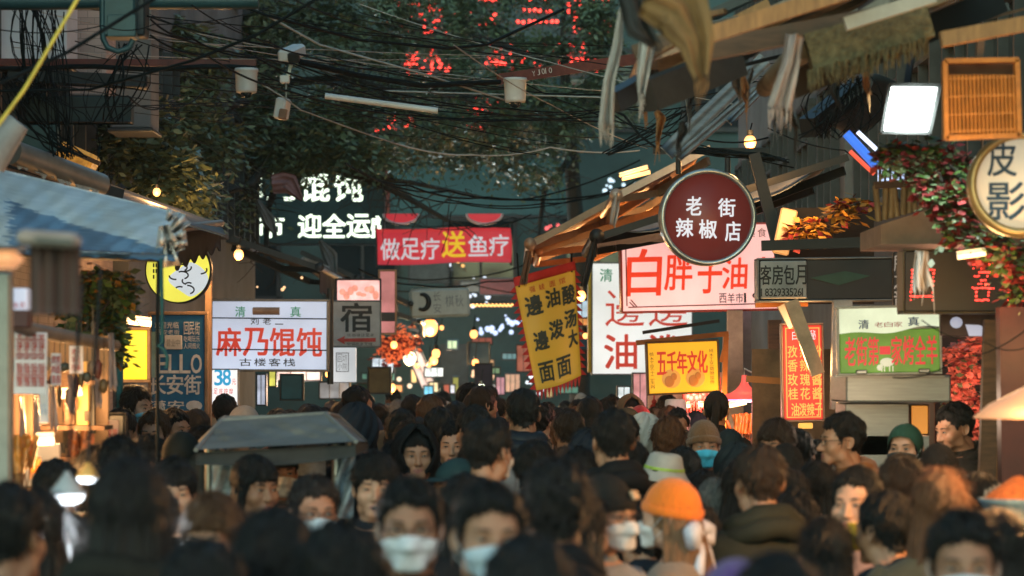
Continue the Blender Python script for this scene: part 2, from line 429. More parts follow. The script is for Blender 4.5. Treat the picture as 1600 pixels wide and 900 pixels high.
def hand_shape(b, wrist, e, m=0):
    """palm, four unequal bent fingers and a thumb, hanging relaxed from the wrist"""
    wx, wy, wz = wrist
    b.tube([(wx, wy, wz+.02), (wx, wy-.004, wz-.02), (wx, wy-.012, wz-.06), (wx, wy-.02, wz-.095)], [.024, .030, .036, .032], 8, m)
    for k, (dy, L) in enumerate(((-.026, .072), (-.009, .08), (.008, .074), (.024, .058))):
        y = wy - .016 + dy
        b.tube([(wx, y, wz-.075), (wx, y-.003, wz-.095), (wx - e*.008, y-.006, wz-.095-L*.45), (wx - e*.022, y-.006, wz-.095-L*.78), (wx - e*.036, y-.005, wz-.095-L*.95)], [.009, .0092, .0085, .0078, .006], 6, m)
    b.tube([(wx - e*.012, wy-.03, wz-.025), (wx - e*.020, wy-.058, wz-.05), (wx - e*.024, wy-.064, wz-.078), (wx - e*.026, wy-.062, wz-.098)], [.012, .0115, .0095, .007], 6, m)

def torso_rings(zs, bulk, bust=0.0):
    """(z, cx, cy, rx, ry) from neck base to crotch, for standing height zs of the head centre"""
    k = zs / 1.57
    return [(z*k + zs, 0, cy, rx*bulk, ry*bulk) for z, cy, rx, ry in (
        (-.135, .048, .056, .056), (-.16, .046, .085, .066), (-.185, .045, .135, .082), (-.215, .042, .178, .098), (-.26, .035, .198, .112),
        (-.33, .028, .190, .120), (-.42, .022, .178, .122), (-.54, .025, .160, .112), (-.64, .028, .152, .108), (-.74, .03, .166, .118), (-.82, .03, .172, .12))]

class Person:
    pass
NECK = Vector((0, .035, -.10))
def make_person(px, top, D, yaw=0, head_yaw=0, tilt=0, nod=0, shape=0, skin=0, hair='crop', hcol='black', coat=(.02, .02, .022), style='jacket', hood=None,
                mask=None, glasses=False, hat=None, hatcol=None, fine=None, bulk=1.0, mouth=0.0, eyes=1.0, label=None, group='crowd filling the street', stand=0.0, extra=None, trousers=(.015, .017, .022), hscale=1.0, collar=True, coatname=None):
    """px, top: where the top of the head stands in the photograph, D metres down the street"""
    fine = D < 17 if fine is None else fine
    htop = HCAM + (HZ - top) / F * D                      # height of the top of head above the street
    capz = {'beanie': .150, 'bun': .15, 'cap': .142, 'bucket': .145, 'kufi': .155, 'hood': .158}.get(hat or ('hood' if hood == 'up' else ''), .136)
    hz = htop - capz - stand; root = thing('person', label, 'person', ((px - 800) / F * D, D, stand), group, (0, 0, R(yaw)))
    ORG[root.name] = Vector((0, 0, 0))
    HM = Matrix.Translation((0, 0, hz)) @ Matrix.Translation(NECK) @ Euler((R(nod), R(tilt), R(head_yaw))).to_matrix().to_4x4() @ Matrix.Translation(-NECK) @ Matrix.Scale(hscale, 4)
    HMn = np.array(HM)
    def tr(v): v = np.asarray(v, float); return v @ HMn[:3, :3].T + HMn[:3, 3]
    hs = SHAPES[shape]
    # ---- body: head, neck, trunk, legs, arms and hands: one mesh
    N, hv, crown, az = head_grid(shape, fine)
    Rr = hv.shape[0]; blend = np.clip((hv[..., 2] + .125) / .05, 0, 1)[..., None]
    flat = hv.copy(); flat[..., 2] += hz
    hvw = tr(hv.reshape(-1, 3)).reshape(hv.shape) * blend + flat * (1 - blend)
    rings = [hvw[i] for i in range(Rr)]
    bd = np.stack([np.sin(az), -np.cos(az)], -1)
    tr_r = torso_rings(hz, bulk)
    for (z, cx, cy, rx, ry) in tr_r:
        n_ = 2.4; den = (np.abs(bd[:, 0]/rx)**n_ + np.abs(bd[:, 1]/ry)**n_)**(-1/n_)
        rings.append(np.stack([cx + bd[:, 0]*den, cy + bd[:, 1]*den, np.full(N, z)], -1))
    V = [tuple(tr(crown[None])[0])] + [tuple(q) for r_ in rings for q in r_]
    Fc = [(0, 1 + (j+1) % N, 1 + j) for j in range(N)]; Mi = [0]*N
    lipz = (-.0805, -.0595)
    for i in range(len(rings)-1):
        for j in range(N):
            a, b_, c, d = 1+i*N+j, 1+i*N+(j+1) % N, 1+(i+1)*N+(j+1) % N, 1+(i+1)*N+j
            Fc.append((a, b_, c, d)); mi = 0
            if i < Rr-1:
                q = (hv[i, j] + hv[i, (j+1) % N] + hv[i+1, (j+1) % N] + hv[i+1, j]) / 4
                if q[1] < -.06 and lipz[0] < q[2] < lipz[1] and abs(q[0]) < .0235*(1 - ((q[2]+.069)/.0125)**2)**.5 if abs((q[2]+.069)/.0125) < 1 else False: mi = 3
            Mi.append(mi)
    # legs from the last ring: each half closes on a crotch line
    last = 1 + (len(rings)-1)*N; ring = rings[-1]; zc = ring[0, 2]
    B = MB(); B.v = V; B.f = Fc; B.m = Mi; B.sm = [True]*len(Fc)
    B.f.append(tuple(range(last+N-1, last-1, -1))); B.m.append(0); B.sm.append(False)
    for e in (-1, 1):
        B.tube([(e*.085, .03, zc+.04), (e*.09, .03, zc-.1), (e*.095, .03, zc*.52), (e*.095, .04, zc*.30), (e*.10, .05, .07), (e*.10, .05, .03)], [.085*bulk, .085*bulk, .055, .055, .038, .04], 10, 0, True)
        sh = hz - .225
        B.tube([(e*.15, .04, sh), (e*.215, .04, sh-.06), (e*.245, .045, sh-.28), (e*.25, .0, sh-.50), (e*.25, -.02, sh-.54)], [.05, .052, .042, .028, .026], 8, 0, True)
        hand_shape(B, (e*.25, -.02, sh-.54), e)
    eb = ear_shape(hs); B.add(tr(np.array(eb.v)), eb.f, 0, True)
    if fine:
        k = (shape, round(mouth, 2), round(eyes, 2))
        if k not in _FB: _FB[k] = face_bits(hs, mouth, eyes)
        fb = _FB[k]; n0 = len(B.v); B.v.extend([tuple(q) for q in tr(np.array(fb.v))])
        for f, m_, s_ in zip(fb.f, fb.m, fb.sm): B.f.append(tuple(i+n0 for i in f)); B.m.append(m_); B.sm.append(s_)
    B.build('body', [M_SKIN[skin], M_EYE, M_IRIS, M_LIP, M_BROW], root)
    # ---- coat
    coat = tuple(c*.75 for c in coat); cm = mat(coatname or 'coat %.3f %.3f %.3f %s' % (*coat, style), coat, .78 if style != 'puffer' else .42, var=.22, scale=7, bump=.25, bscale=14, sheen=.1 if max(coat) > .1 else 0, spec=.15)
    seed = (px * 13 + D * 7) % 6.28; K = 36 if fine else 20
    cb = MB(); rr = []
    hem = zc - .03 if style != 'long' else zc - .35
    prof = [(-.112, .044, .064, .062), (-.145, .046, .076, .070), (-.165, .046, .115, .085), (-.186, .045, .160, .100), (-.212, .043, .200, .115), (-.25, .038, .222, .128), (-.31, .033, .222, .140), (-.40, .028, .215, .145),
            (-.50, .028, .205, .140), (-.60, .03, .200, .138), (-.70, .03, .205, .142), ((hem - hz), .03, .215, .150), ((hem - hz)+.004, .03, .20, .138)]
    if not collar: prof = prof[1:]
    vs = []; ang = np.arange(K) / K * 2*np.pi
    for i, (z, cy, rx, ry) in enumerate(prof):
        f_ = bulk * (1.05 if style == 'puffer' else 1.0); puff = (.010*math.sin(i*2.1) if style == 'puffer' else 0)
        rx, ry = rx*f_ + puff, ry*f_ + puff
        fold = 1 + (.022*np.sin(3*ang + seed + i*.8) + .014*np.sin(7*ang + 2*seed - i*1.1)) * (1 if i > 2 else .3)
        den = (np.abs(np.sin(ang)/rx)**2.5 + np.abs(np.cos(ang)/ry)**2.5)**(-1/2.5)*fold
        for a, d_ in zip(ang, den): vs.append((math.sin(a)*d_, cy - math.cos(a)*d_, hz + z + (.008*math.sin(2*a+seed) if i > 1 else -.018*math.cos(a) if i < 2 else 0)))
    cb.add(vs, [(i*K+j, i*K+(j+1) % K, (i+1)*K+(j+1) % K, (i+1)*K+j) for i in range(len(prof)-1) for j in range(K)], 0, True)
    for e in (-1, 1):
        sh = hz - .225; nr = 11; pts, rd = [], []
        for i in range(nr):
            t_ = i/(nr-1); pts.append((e*(.145 + .115*min(1, t_*2.2)), .04 - max(0, t_-.55)*.13, sh + .012 - (t_**1.15)*.545)); rd.append((.078 - .028*t_ + (.007*math.sin(i*2.2) if style == 'puffer' else .003*math.sin(i*1.9+seed))) * (bulk*.5+.5))
        rd[0] *= .8; cb.tube(pts, rd, 12 if fine else 8)
    coat_o = cb.build('coat', cm, root)
    if style == 'zip' or style == 'puffer':
        z_ = MB(); z_.tube([(0, -.012, hz-.125), (0, -.045, hz-.17), (0, -.088*bulk-.006, hz-.26), (0, -.118*bulk-.006, hz-.40), (0, -.118*bulk-.006, hz-.6)], .004, 5)
        z_.build('zip', M_DGREY, coat_o)
    # trousers and shoes
    tm = mat('trousers %.3f' % trousers[0], trousers, .8, var=.2); tb = MB()
    for e in (-1, 1): tb.tube([(e*.085, .03, zc+.06), (e*.092, .03, zc-.1), (e*.097, .03, zc*.5), (e*.10, .045, .10), (e*.10, .045, .06)], [.10*bulk, .098*bulk, .075, .065, .066], 10)
    tb.build('trousers', tm, root)
    for e in (-1, 1):
        sb = MB(); sb.tube([(e*.10, .10, .04), (e*.10, .06, .05), (e*.10, -.02, .045), (e*.10, -.10, .032), (e*.10, -.145, .028)], [.032, .04, .042, .036, .022], 8)
        sb.build('shoe', M_BLACK, root)
    # ---- hair, hats, masks
    if hair and not (hood == 'up'): hair_on(root, hs, hair, hcol, tr, hz, fine, hat, seed)
    elif hood == 'up' and hair: hair_on(root, hs, 'fringe', hcol, tr, hz, fine, 'hood', seed)
    if hood == 'up': hood_up(root, cm if not hatcol else mat('hood %.3f %.3f' % hatcol[:2], hatcol, .8, var=.2, bump=.3, bscale=20), tr, fine, seed)
    if hood == 'down': hood_down(coat_o, cm if not hatcol else mat('hood %.3f %.3f' % hatcol[:2], hatcol, .8, var=.2, bump=.3, bscale=20), hz, bulk, seed)
    if hat and hat not in ('hood',): hat_on(root, hs, hat, hatcol, tr, fine)
    if mask: mask_on(root, hs, mask, tr)
    if glasses: glasses_on(root, hs, tr)
    if extra: extra(root, hs, tr, hz)
    return root

def sph(hs, fn, az, el, o=HC): d = dirs(az, el); return o + d * hs.cast(fn, o, d)[..., None], d

def hair_on(root, hs, style, hcol, tr, hz, fine, hat, seed):
    r0 = np.random.default_rng(int(seed*1000)); m = hair_mat(hcol)
    N, Rr = (96, 56) if fine else (40, 26)
    th = np.linspace(.02, 2.2, Rr); azv = np.arange(N+1)/N*2*np.pi
    TH, AZ = np.meshgrid(th, azv, indexing='ij'); EL = np.pi/2 - TH
    skull = lambda p: np.minimum(hs.skull(p), hs.base(p) + .0)
    key = (id(hs), N); 
    if key not in _SK: _SK[key] = hs.cast(skull, HC, dirs(AZ, EL))
    r = _SK[key]; d = dirs(AZ, EL); pz = d[..., 2]*r
    A = np.abs(np.degrees(np.angle(np.exp(1j*AZ))))       # 0 face, 180 nape
    bangs = style in ('bangs', 'bob', 'bowl', 'fringe')
    fz = {'bangs': .030, 'bob': .027, 'bowl': .032, 'fringe': .045, 'swept': .066, 'parted': .07, 'bald': .2}.get(style, .058)
    longer = style in ('long', 'bob', 'bangs', 'tail', 'bun', 'parted', 'pony')
    lim = np.interp(A, [0, 28, 48, 62, 76, 100, 125, 180], [fz, fz, fz-.012, .005 if not longer else -.02, -.022 if not longer else -.05, .016 if not longer else -.03, -.045, -.075])
    if style == 'crop': lim = np.interp(A, [0, 25, 42, 60, 72, 84, 112, 130, 180], [.063, .063, .055, .028, -.012, .024, .012, -.045, -.066])
    lim = lim + .005*np.sin(AZ*7+seed) + .004*np.sin(AZ*23+2*seed) + .004*np.sin(AZ*41+3*seed)
    inside = np.clip((pz - lim)/.012, -1, 1)
    top = np.clip(d[..., 2], 0, 1); T = .010 + {'crop': .012, 'messy': .020, 'swept': .022, 'bowl': .020, 'bangs': .016, 'bob': .018, 'long': .013, 'buzz': -.003}.get(style, .013)*top**.7 + .006*np.clip((A-100)/60, 0, 1)
    if style == 'crop': T = T - .006*np.clip(-(pz-.05)/.08, 0, 1) + .006*np.sin(AZ*7+seed)*np.sin(TH*9+seed)*top
    n1 = np.sin(AZ*9 + 3*np.sin(TH*5+seed) + seed)*.35 + np.sin(AZ*23 + TH*7 + 2*seed)*.3 + np.sin(AZ*5 - TH*11 + seed)*.35
    amp = {'messy': .012, 'swept': .008, 'bowl': .005, 'crop': .007}.get(style, .005)
    swirl = .007*np.sin(AZ*1 + seed) * top
    T = T + amp*n1 + (swirl if style in ('swept', 'messy') else 0)
    if hat in ('beanie', 'hijab', 'cap', 'bucket', 'kufi', 'hood', 'furhat'): T = np.minimum(T, .007)
    off = np.where(inside > 0, T*np.minimum(1, inside*1.1)**.5, inside*.014)
    v = HC + d*(r + off)[..., None]; W = N+1
    keep = (inside > -.6); fs = []
    for i in range(Rr-1):
        for j in range(N):
            if keep[i, j] or keep[i+1, j] or keep[i, j+1] or keep[i+1, j+1]: fs.append((i*W+j, i*W+j+1, (i+1)*W+j+1, (i+1)*W+j))
    B = MB(); B.add(v.reshape(-1, 3), fs, 0, True)
    B.add([tuple(HC + np.array((0, 0, 1))*(r[0].mean()+off[0].mean()+.0005))] + [tuple(q) for q in v[0, :-1]], [(0, 1+j, 1+(j+1) % N) for j in range(N)], 0, True)
    # loose strands that break the outline
    ns = (700 if fine else 70) if not hat else (90 if fine else 20)
    L0 = {'messy': .040, 'swept': .038, 'long': .05, 'bob': .045, 'bowl': .03, 'buzz': .008}.get(style, .022)
    idx = np.argwhere(inside > .5); 
    for q in idx[r0.integers(0, len(idx), ns)]:
        i, j = q; p = v[i, j]; dd = d[i, j]; a_ = AZ[i, j]
        tang = np.array((np.sin(a_)*d[i, j, 2], -np.cos(a_)*d[i, j, 2], -math.cos(math.asin(min(1, abs(d[i, j, 2])))))) * 1.0
        tang = tang + r0.normal(0, .35, 3); tang -= dd*(tang@dd); tang /= max(1e-6, np.linalg.norm(tang))
        L = L0*r0.uniform(.5, 1.6); up = r0.uniform(.05, .5 if style != 'messy' else .8)
        s_ = np.cross(dd, tang)*r0.uniform(.0010, .0034)
        a, b_ = p - dd*.002, p + tang*L*.6 + dd*L*.4*up; c = p + tang*L + dd*L*(.25*up)
        B.add([a-s_, a+s_, b_+s_*.7, b_-s_*.7, c], [(0, 1, 2, 3), (3, 2, 4)], 0, False)
    # falling lengths
    def curtain(a0, a1, z0, z1, fl, lock=9, thick=.018, yb=0):
        nu, nv = (44, 18) if fine else (16, 8); vs = []
        for lay in (0, 1):
            for k in range(nv+1):
                t_ = k/nv
                for u in range(nu+1):
                    a = math.radians(a0 + (a1-a0)*u/nu); z = z0 + (z1-z0)*t_*(1 + .05*math.sin(u*1.7+seed) + .03*math.sin(u*3.1))
                    el = math.atan2(z, .09); rb = .088 + .006*math.sin(t_*3) + fl*t_ + .004*math.sin(a*lock*2 + 3*t_+seed) + .003*math.sin(a*lock*5 + seed)
                    rb -= .012*max(0, t_-.75)*4*.5
                    rb *= 1 if not lay else (1 - thick/rb)
                    vs.append((math.sin(a)*rb*.93, .012+yb*t_ - math.cos(a)*rb*1.08, z))
        W_ = nu+1; n1_ = (nv+1)*W_; fs_ = []
        for k in range(nv):
            for u in range(nu): f = (k*W_+u, k*W_+u+1, (k+1)*W_+u+1, (k+1)*W_+u); fs_ += [f, tuple(i+n1_ for i in f[::-1])]
        for k in range(nv):
            for u in (0, nu): fs_.append((k*W_+u, (k+1)*W_+u, n1_+(k+1)*W_+u, n1_+k*W_+u))
        fs_ += [(nv*W_+u, nv*W_+u+1, n1_+nv*W_+u+1, n1_+nv*W_+u) for u in range(nu)]
        B.add(vs, fs_, 0, True)
    if style in ('long', 'bangs'): curtain(62 if style == 'bangs' else 72, 360-(62 if style == 'bangs' else 72), .03, -.30, .035, 9, .02, .03)
    if style == 'parted': curtain(80, 280, .02, -.24, .03, 9, .02, .03)
    if style == 'bob': curtain(55, 305, .03, -.135, .016, 8, .02)
    if style == 'bun':
        B.ball((0, .095, .10), (.038, .034, .034), 14, 10); 
        for k in range(40 if fine else 8):
            a = r0.uniform(0, 6.28); q = np.array((math.sin(a)*.036, .095 + .01*r0.normal(), .10+math.cos(a)*.032)); B.tube([q, q + r0.normal(0, .014, 3)], [.0012, .0004], 3)
    if style in ('tail', 'pony'):
        B.tube([(0, .085, .055), (0, .125, .055), (0, .15, .01), (.01, .15, -.08), (.01, .14, -.18), (.005, .13, -.24)], [.016, .026, .030, .028, .02, .005], 10)
    B.v = [tuple(q) for q in tr(np.array(B.v))]
    B.build('hair', m, root)
_SK = {}

def hood_up(root, m, tr, fine, seed):
    N, Rr = (64, 34) if fine else (32, 18); B = MB(); vs = []
    for lay in (0, 1):
        for i in range(Rr+1):
            th = .02 + i/Rr*2.25; 
            for j in range(N+1):
                o_ = .80*math.sin(min(1.57, max(0, th-.30)*1.5)) - .45*max(0, th-1.5); a = o_ + j/N*(2*math.pi-2*o_)
                el = math.pi/2-th; rr = .138 + .012*math.sin(a*5+seed+th*3)*.35 + .006*math.sin(a*11+th*7+seed)
                if th > 1.45: rr -= (th-1.45)*.012
                rr -= .012*lay; back = max(0, -math.cos(a))
                x, y, z = math.sin(a)*math.cos(el)*rr*.86, -math.cos(a)*math.cos(el)*rr*(.98+.06*back)+.012, math.sin(el)*rr*1.07+.004
                vs.append((x, y, z))
    W = N+1; n1 = (Rr+1)*W; fs = []
    for i in range(Rr):
        for j in range(N): f = (i*W+j, i*W+j+1, (i+1)*W+j+1, (i+1)*W+j); fs += [f, tuple(k+n1 for k in f[::-1])]
        for j in (0, N): fs.append((i*W+j, (i+1)*W+j, n1+(i+1)*W+j, n1+i*W+j))
    B.add(vs, fs, 0, True)
    for j in (0, N): B.tube([vs[i*W+j] for i in range(6, Rr+1)], .009, 6)
    B.v = [tuple(q) for q in tr(np.array(B.v))]; B.build('hood', m, root)
def hood_down(coat, m, hz, bulk, seed):
    B = MB(); n = 20
    for q, (rad, zoff, yo) in enumerate(((.05, -.125, .0), (.042, -.165, .02))):
        pts = [((.105+.02*q)*math.sin(a)*bulk, .045+yo - (.085+.04*q)*math.cos(a), hz + zoff - .035*(1+math.cos(a)) + .01*math.sin(3*a+seed)) for a in np.linspace(.7, 2*math.pi-.7, n)]
        B.tube(pts, [rad*(.35+.65*math.sin(math.pi*i/(n-1))**.6)*(1+.08*math.sin(i*2+seed)) for i in range(n)], 10)
    B.build('hood', m, coat)
def hat_on(root, hs, hat, col, tr, fine):
    N = 48 if fine else 24; B = MB(); col = col or (.02, .02, .02)
    m = mat('hat %.3f %.3f %.3f' % tuple(col), col, .85, var=.12, scale=12, bump=.6 if hat == 'beanie' else .15, bscale=120, stretch=(1, 1, .25) if hat == 'beanie' else (1, 1, 1), sheen=.2 if max(col) > .1 else 0, spec=.2)
    skull = hs.skull
    def shell(elmin, t, zt=0, k=16, flare=0, ribs=0):
        rows = []
        for i in range(k+1):
            az = np.arange(N)/N*2*np.pi; A_ = np.abs(np.angle(np.exp(1j*az)))
            lo_ = np.interp(A_, [0, .55, 1.0, 1.35, 3.15], [.62, .56, .1, -.62, -.62]) if hat == 'hijab' else elmin
            el = math.pi/2 - .02 - (math.pi/2 - .02 - lo_)*i/k
            tilt_ = .18*np.cos(az)*(0 if hat == 'hijab' else 1); p, d = sph(hs, skull if hat != 'hijab' else hs.base, az, np.zeros(N) + el + tilt_*(i/k)); 
            p = p + d*(t + flare*(i/k)**3 + ribs*np.sin(az*N/2)[:, None])[:, :] if isinstance(t, np.ndarray) else p + d*(t + flare*(i/k)**3)
            p[:, 2] += zt*math.cos(i/k*1.5); rows.append(p)
        B.add(np.concatenate(rows), [(i*N+j, i*N+(j+1) % N, (i+1)*N+(j+1) % N, (i+1)*N+j) for i in range(k) for j in range(N)], 0, True)
        B.add(rows[0], [tuple(range(N))], 0, True); return rows
    if hat == 'beanie':
        shell(.12, .013, .016)
        az = np.arange(N)/N*2*np.pi; pr = [(.40, .013), (.40, .0205), (.30, .022), (.18, .0215), (.09, .019), (.085, .006)]; rows = []
        for el, t in pr:
            p, d = sph(hs, skull, az, np.full(N, el) + .18*np.cos(az)); rows.append(p + d*t)
        B.add(np.concatenate(rows), [(i*N+j, i*N+(j+1) % N, (i+1)*N+(j+1) % N, (i+1)*N+j) for i in range(len(pr)-1) for j in range(N)], 0, True)
    elif hat == 'cap':
        shell(.22, .016, .006)
        def brim(u, v):
            a = (u-.5)*1.9; L = .085*v; e = (1-(2*u-1)**2)**.5
            return (math.sin(a)*(.088 + .01*v), -.055 - math.cos(a)*.045 - L*e, .048 - .012*v*e - .012*(2*u-1)**2*v)
        B.grid(brim, 14, 5, 0, True, .004)
    elif hat == 'bucket':
        B.lathe([(.02, .142), (.062, .139), (.076, .130), (.088, .09), (.096, .062), (.114, .036), (.132, .018), (.129, .014), (.094, .058)], (0, .012, 0), N)
        B.lathe([(.0945, .078), (.0955, .074), (.0965, .071)], (0, .012, 0), N, 1); B.lathe([(.0972, .069), (.0985, .0655)], (0, .012, 0), N, 1)
        B.tube([(.03, -.066, .108), (.03, -.080, .108)], .010, 10, 2)
    elif hat == 'kufi':
        B.lathe([(.01, .148), (.068, .146), (.084, .136), (.090, .07), (.092, .05), (.087, .05)], (0, .012, 0), N)
    elif hat == 'hijab':
        shell(-.15, .017, 0); 
        B.lathe([(.072, -.118), (.085, -.14), (.12, -.19), (.17, -.24)], (0, .025, 0), N)
    B.v = [tuple(q) for q in tr(np.array(B.v))]
    B.build({'hijab': 'headscarf', 'beanie': 'beanie', 'cap': 'cap', 'bucket': 'bucket_hat', 'kufi': 'skullcap'}.get(hat, 'hat'), [m, mat('lime band', (.35, .55, .05), .6), mat('green badge', (.02, .16, .06), .6)], root)
def mask_on(root, hs, col, tr):
    B = MB(); o = np.array((0, -.012, -.058)); nu, nv = 26, 16; low = mask_low = False
    m = mat('mask %.2f %.2f %.2f' % tuple(col), col, .75, var=.05, scale=10, bump=.15, bscale=160, sheen=.2)
    fn = lambda p: smin(hs.base(p), sd_cap(p, (0, -.088, -.01), (0, -.104, -.04), .010, .014), .045)
    rows = []
    for k in range(nv+1):
        v = k/nv
        for u in range(nu+1):
            s_ = 2*u/nu-1; a = s_*1.16; cen = math.cos(s_*1.57)
            zt = -.012 - .022*abs(s_)**1.6; zb = -.114 + .036*abs(s_)**1.7
            z = zt + (zb-zt)*v; rows.append((a, z, v, s_, cen))
    az = np.array([q[0] for q in rows]); zz = np.array([q[1] for q in rows])
    d = np.stack([np.sin(az), -np.cos(az), np.zeros_like(az)], -1)
    oo = np.stack([np.zeros_like(az), np.full_like(az, -.012), zz], -1)
    t = np.full(len(az), .2)
    for _ in range(50): t -= np.clip(fn(oo + d*t[:, None]), -.05, .05)*.8
    V_ = np.array([q[2] for q in rows]); C_ = np.maximum(0, np.array([q[4] for q in rows]))
    t = t + .004 + .012*np.sin(V_*np.pi)**.7*C_ + .0016*np.sin(V_*np.pi*7)*C_ + .001*np.sin(az*9+V_*5)
    p = oo + d*t[:, None]; W = nu+1
    B.add(p, [(k*W+u, k*W+u+1, (k+1)*W+u+1, (k+1)*W+u) for k in range(nv) for u in range(nu)], 0, True)
    for e, u in ((-1, 0), (1, nu)):
        a, b_ = Vector(p[2*W+u]), Vector(p[(nv-2)*W+u])
        ear = Vector((e*.082*hs.w, .014, .022)); ear2 = Vector((e*.082*hs.w, .02, -.028))
        B.tube([a, a.lerp(ear, .6) + Vector((e*.008, 0, 0)), ear], .0012, 4, 1); B.tube([b_, b_.lerp(ear2, .6) + Vector((e*.010, 0, 0)), ear2], .0012, 4, 1)
    B.v = [tuple(q) for q in tr(np.array(B.v))]; B.build('face_mask', [m, M_WHITE], root)
def glasses_on(root, hs, tr):
    B = MB()
    for e in (-1, 1):
        ring = [(e*.033 + .0235*math.copysign(abs(math.cos(a))**.7, math.cos(a)), -.1065+.006*abs(math.cos(a)), -.003 + .017*math.copysign(abs(math.sin(a))**.75, math.sin(a))) for a in np.linspace(0, 2*math.pi, 21)]
        B.tube(ring, .0016, 5, 0, False)
        B.tube([(e*.056, -.100, .002), (e*.074, -.075, .006), (e*.079*hs.w, .0, .008), (e*.079*hs.w, .02, .004)], .0016, 5)
    B.tube([(-.0095, -.1065, 0), (0, -.111, .003), (.0095, -.1065, 0)], .0016, 5)
    B.v = [tuple(q) for q in tr(np.array(B.v))]; B.build('glasses', M_BLACK, root)
# ================================================================== the setting
M_ASPH = mat('stone paving', (.06, .058, .055), .55, var=.35, scale=2.5, bump=.2)
g = MB().box((0, 60, -.05), (160, 260, .1)).build('ground', M_ASPH); tag(g, kind='structure')
r_ = MB().grid(lambda u, v: (-2.6 + 5.2*u, -6 + 76*v, .004 + .02*math.sin(math.pi*u)), 8, 30).build('street', patt('paver street', 'brick', (.075, .072, .068), (.03, .03, .03), 3.0)); tag(r_, kind='structure')
for e, nm in ((-1, 'pavement'), (1, 'pavement')):
    o = MB().box((e*3.2, 32, .065), (1.2, 76, .13), None, 0, .01).build(nm, patt('pavement slabs', 'brick', (.11, .105, .10), (.04, .04, .04), 1.6)); tag(o, kind='structure')

M_TILE = patt('pinkish wall tile', 'brick', (.42, .33, .30), (.22, .18, .17), 5.0)
M_CONC = mat('weathered render', (.15, .16, .16), .8, var=.3, scale=1.2, bump=.1)
M_DBRICK = patt('dark grey brick', 'brick', (.026, .029, .030), (.012, .013, .013), 4.0)
M_GLASS = mat('dark window glass', (.015, .022, .026), .08, var=.1, spec=.6)
M_PALE = mat('pale bluish render', (.50, .55, .60), .75, var=.15, scale=1.5)
def building(name, label, x0, x1, y0, y1, h, m, face, nwin, floors=3, z0=3.6, fh=3.0, ww=1.3, wh=1.5, roof=True, wm=None):
    """a block whose street face carries window openings with frames and panes; face is 'x+', 'x-' or 'y-'"""
    t = thing(name, label, 'building', ((x0+x1)/2, (y0+y1)/2, 0))
    MB().box(((x0+x1)/2, (y0+y1)/2, h/2), (x1-x0, y1-y0, h)).build('wall', m, t)
    for f in range(floors):
        for i in range(nwin):
            zc = z0 + f*fh + wh/2
            if zc + wh/2 > h - .3: continue
            if face == 'y-':
                c = Vector((x0 + (x1-x0)*(i+.5)/nwin, y0, zc)); n = Vector((0, -1, 0)); sx = lambda a, b: (a, b)
            else:
                e = 1 if face == 'x+' else -1
                c = Vector((x1 if e > 0 else x0, y0 + (y1-y0)*(i+.5)/nwin, zc)); n = Vector((e, 0, 0)); sx = lambda a, b: (b, a)
            fr = MB()
            for (du, dv, a, b) in ((0, wh/2, ww+.1, .07), (0, -wh/2, ww+.16, .09), (-ww/2, 0, .07, wh), (ww/2, 0, .07, wh), (0, 0, .05, wh-.05), (0, wh*.2, ww-.05, .045)):
                off = Vector((du, 0, dv)) if face == 'y-' else Vector((0, du, dv))
                q = sx(a, .10); fr.box(c + off + n*.045, (q[0], q[1], b))
            wo_ = fr.build('window', M_DGREY, t)
            q = sx(ww-.06, .02); MB().box(c + n*.012, (q[0], q[1], wh-.06)).build('pane', wm or M_GLASS, wo_)
    if roof:
        MB().box(((x0+x1)/2, (y0+y1)/2, h+.12), (x1-x0+.5, y1-y0+.5, .22)).build('roof', M_DGREY, t)
    return t
building('brick_building', 'dark grey brick shophouse behind the blue tarpaulin canopy', -9, -3.7, 9.5, 17.3, 8.5, M_DBRICK, 'x+', 4)
building('tiled_building', 'pinkish tiled block rising behind the teal meter box', -9, -3.55, 17.6, 25.3, 11, M_TILE, 'x+', 4)
building('rendered_building', 'weathered grey block behind the wonton signboard', -9, -3.45, 25.6, 38.2, 11, M_CONC, 'x+', 6)
building('brick_building', 'dark brick shophouse behind the hanging red lamp', 3.6, 9, 17.5, 29.6, 9.5, M_DBRICK, 'x-', 6)
building('rendered_building', 'weathered shophouse behind the tall white noodle sign', 3.5, 9, 29.9, 44, 10, M_CONC, 'x-', 6)
building('brick_building', 'dark brick shophouse behind the red dot lettering', 3.9, 9, 8.0, 17.2, 8.0, M_DBRICK, 'x-', 4)
M_HAZETEAL = mat('teal-toned cladding', (.028, .072, .074), .6, var=.25, scale=1.5)  # lifted teal darks of the far haze painted into the wall colour
building('corner_building', 'dark block toned teal for haze carrying the red lamp lettering above the tree', -6.2, 9.5, 54, 64, 16, M_HAZETEAL, 'y-', 7, 4, 3.4, 3.2)
building('rendered_building', 'pale grey block glimpsed through the tree near the camera post', -16, -6.4, 47, 60, 15, M_PALE, 'y-', 5, 4)
building('tower_block', 'tall bluish grey block far beyond the end of the street', -13, 12, 80, 92, 20, M_HAZETEAL, 'y-', 10, 6)

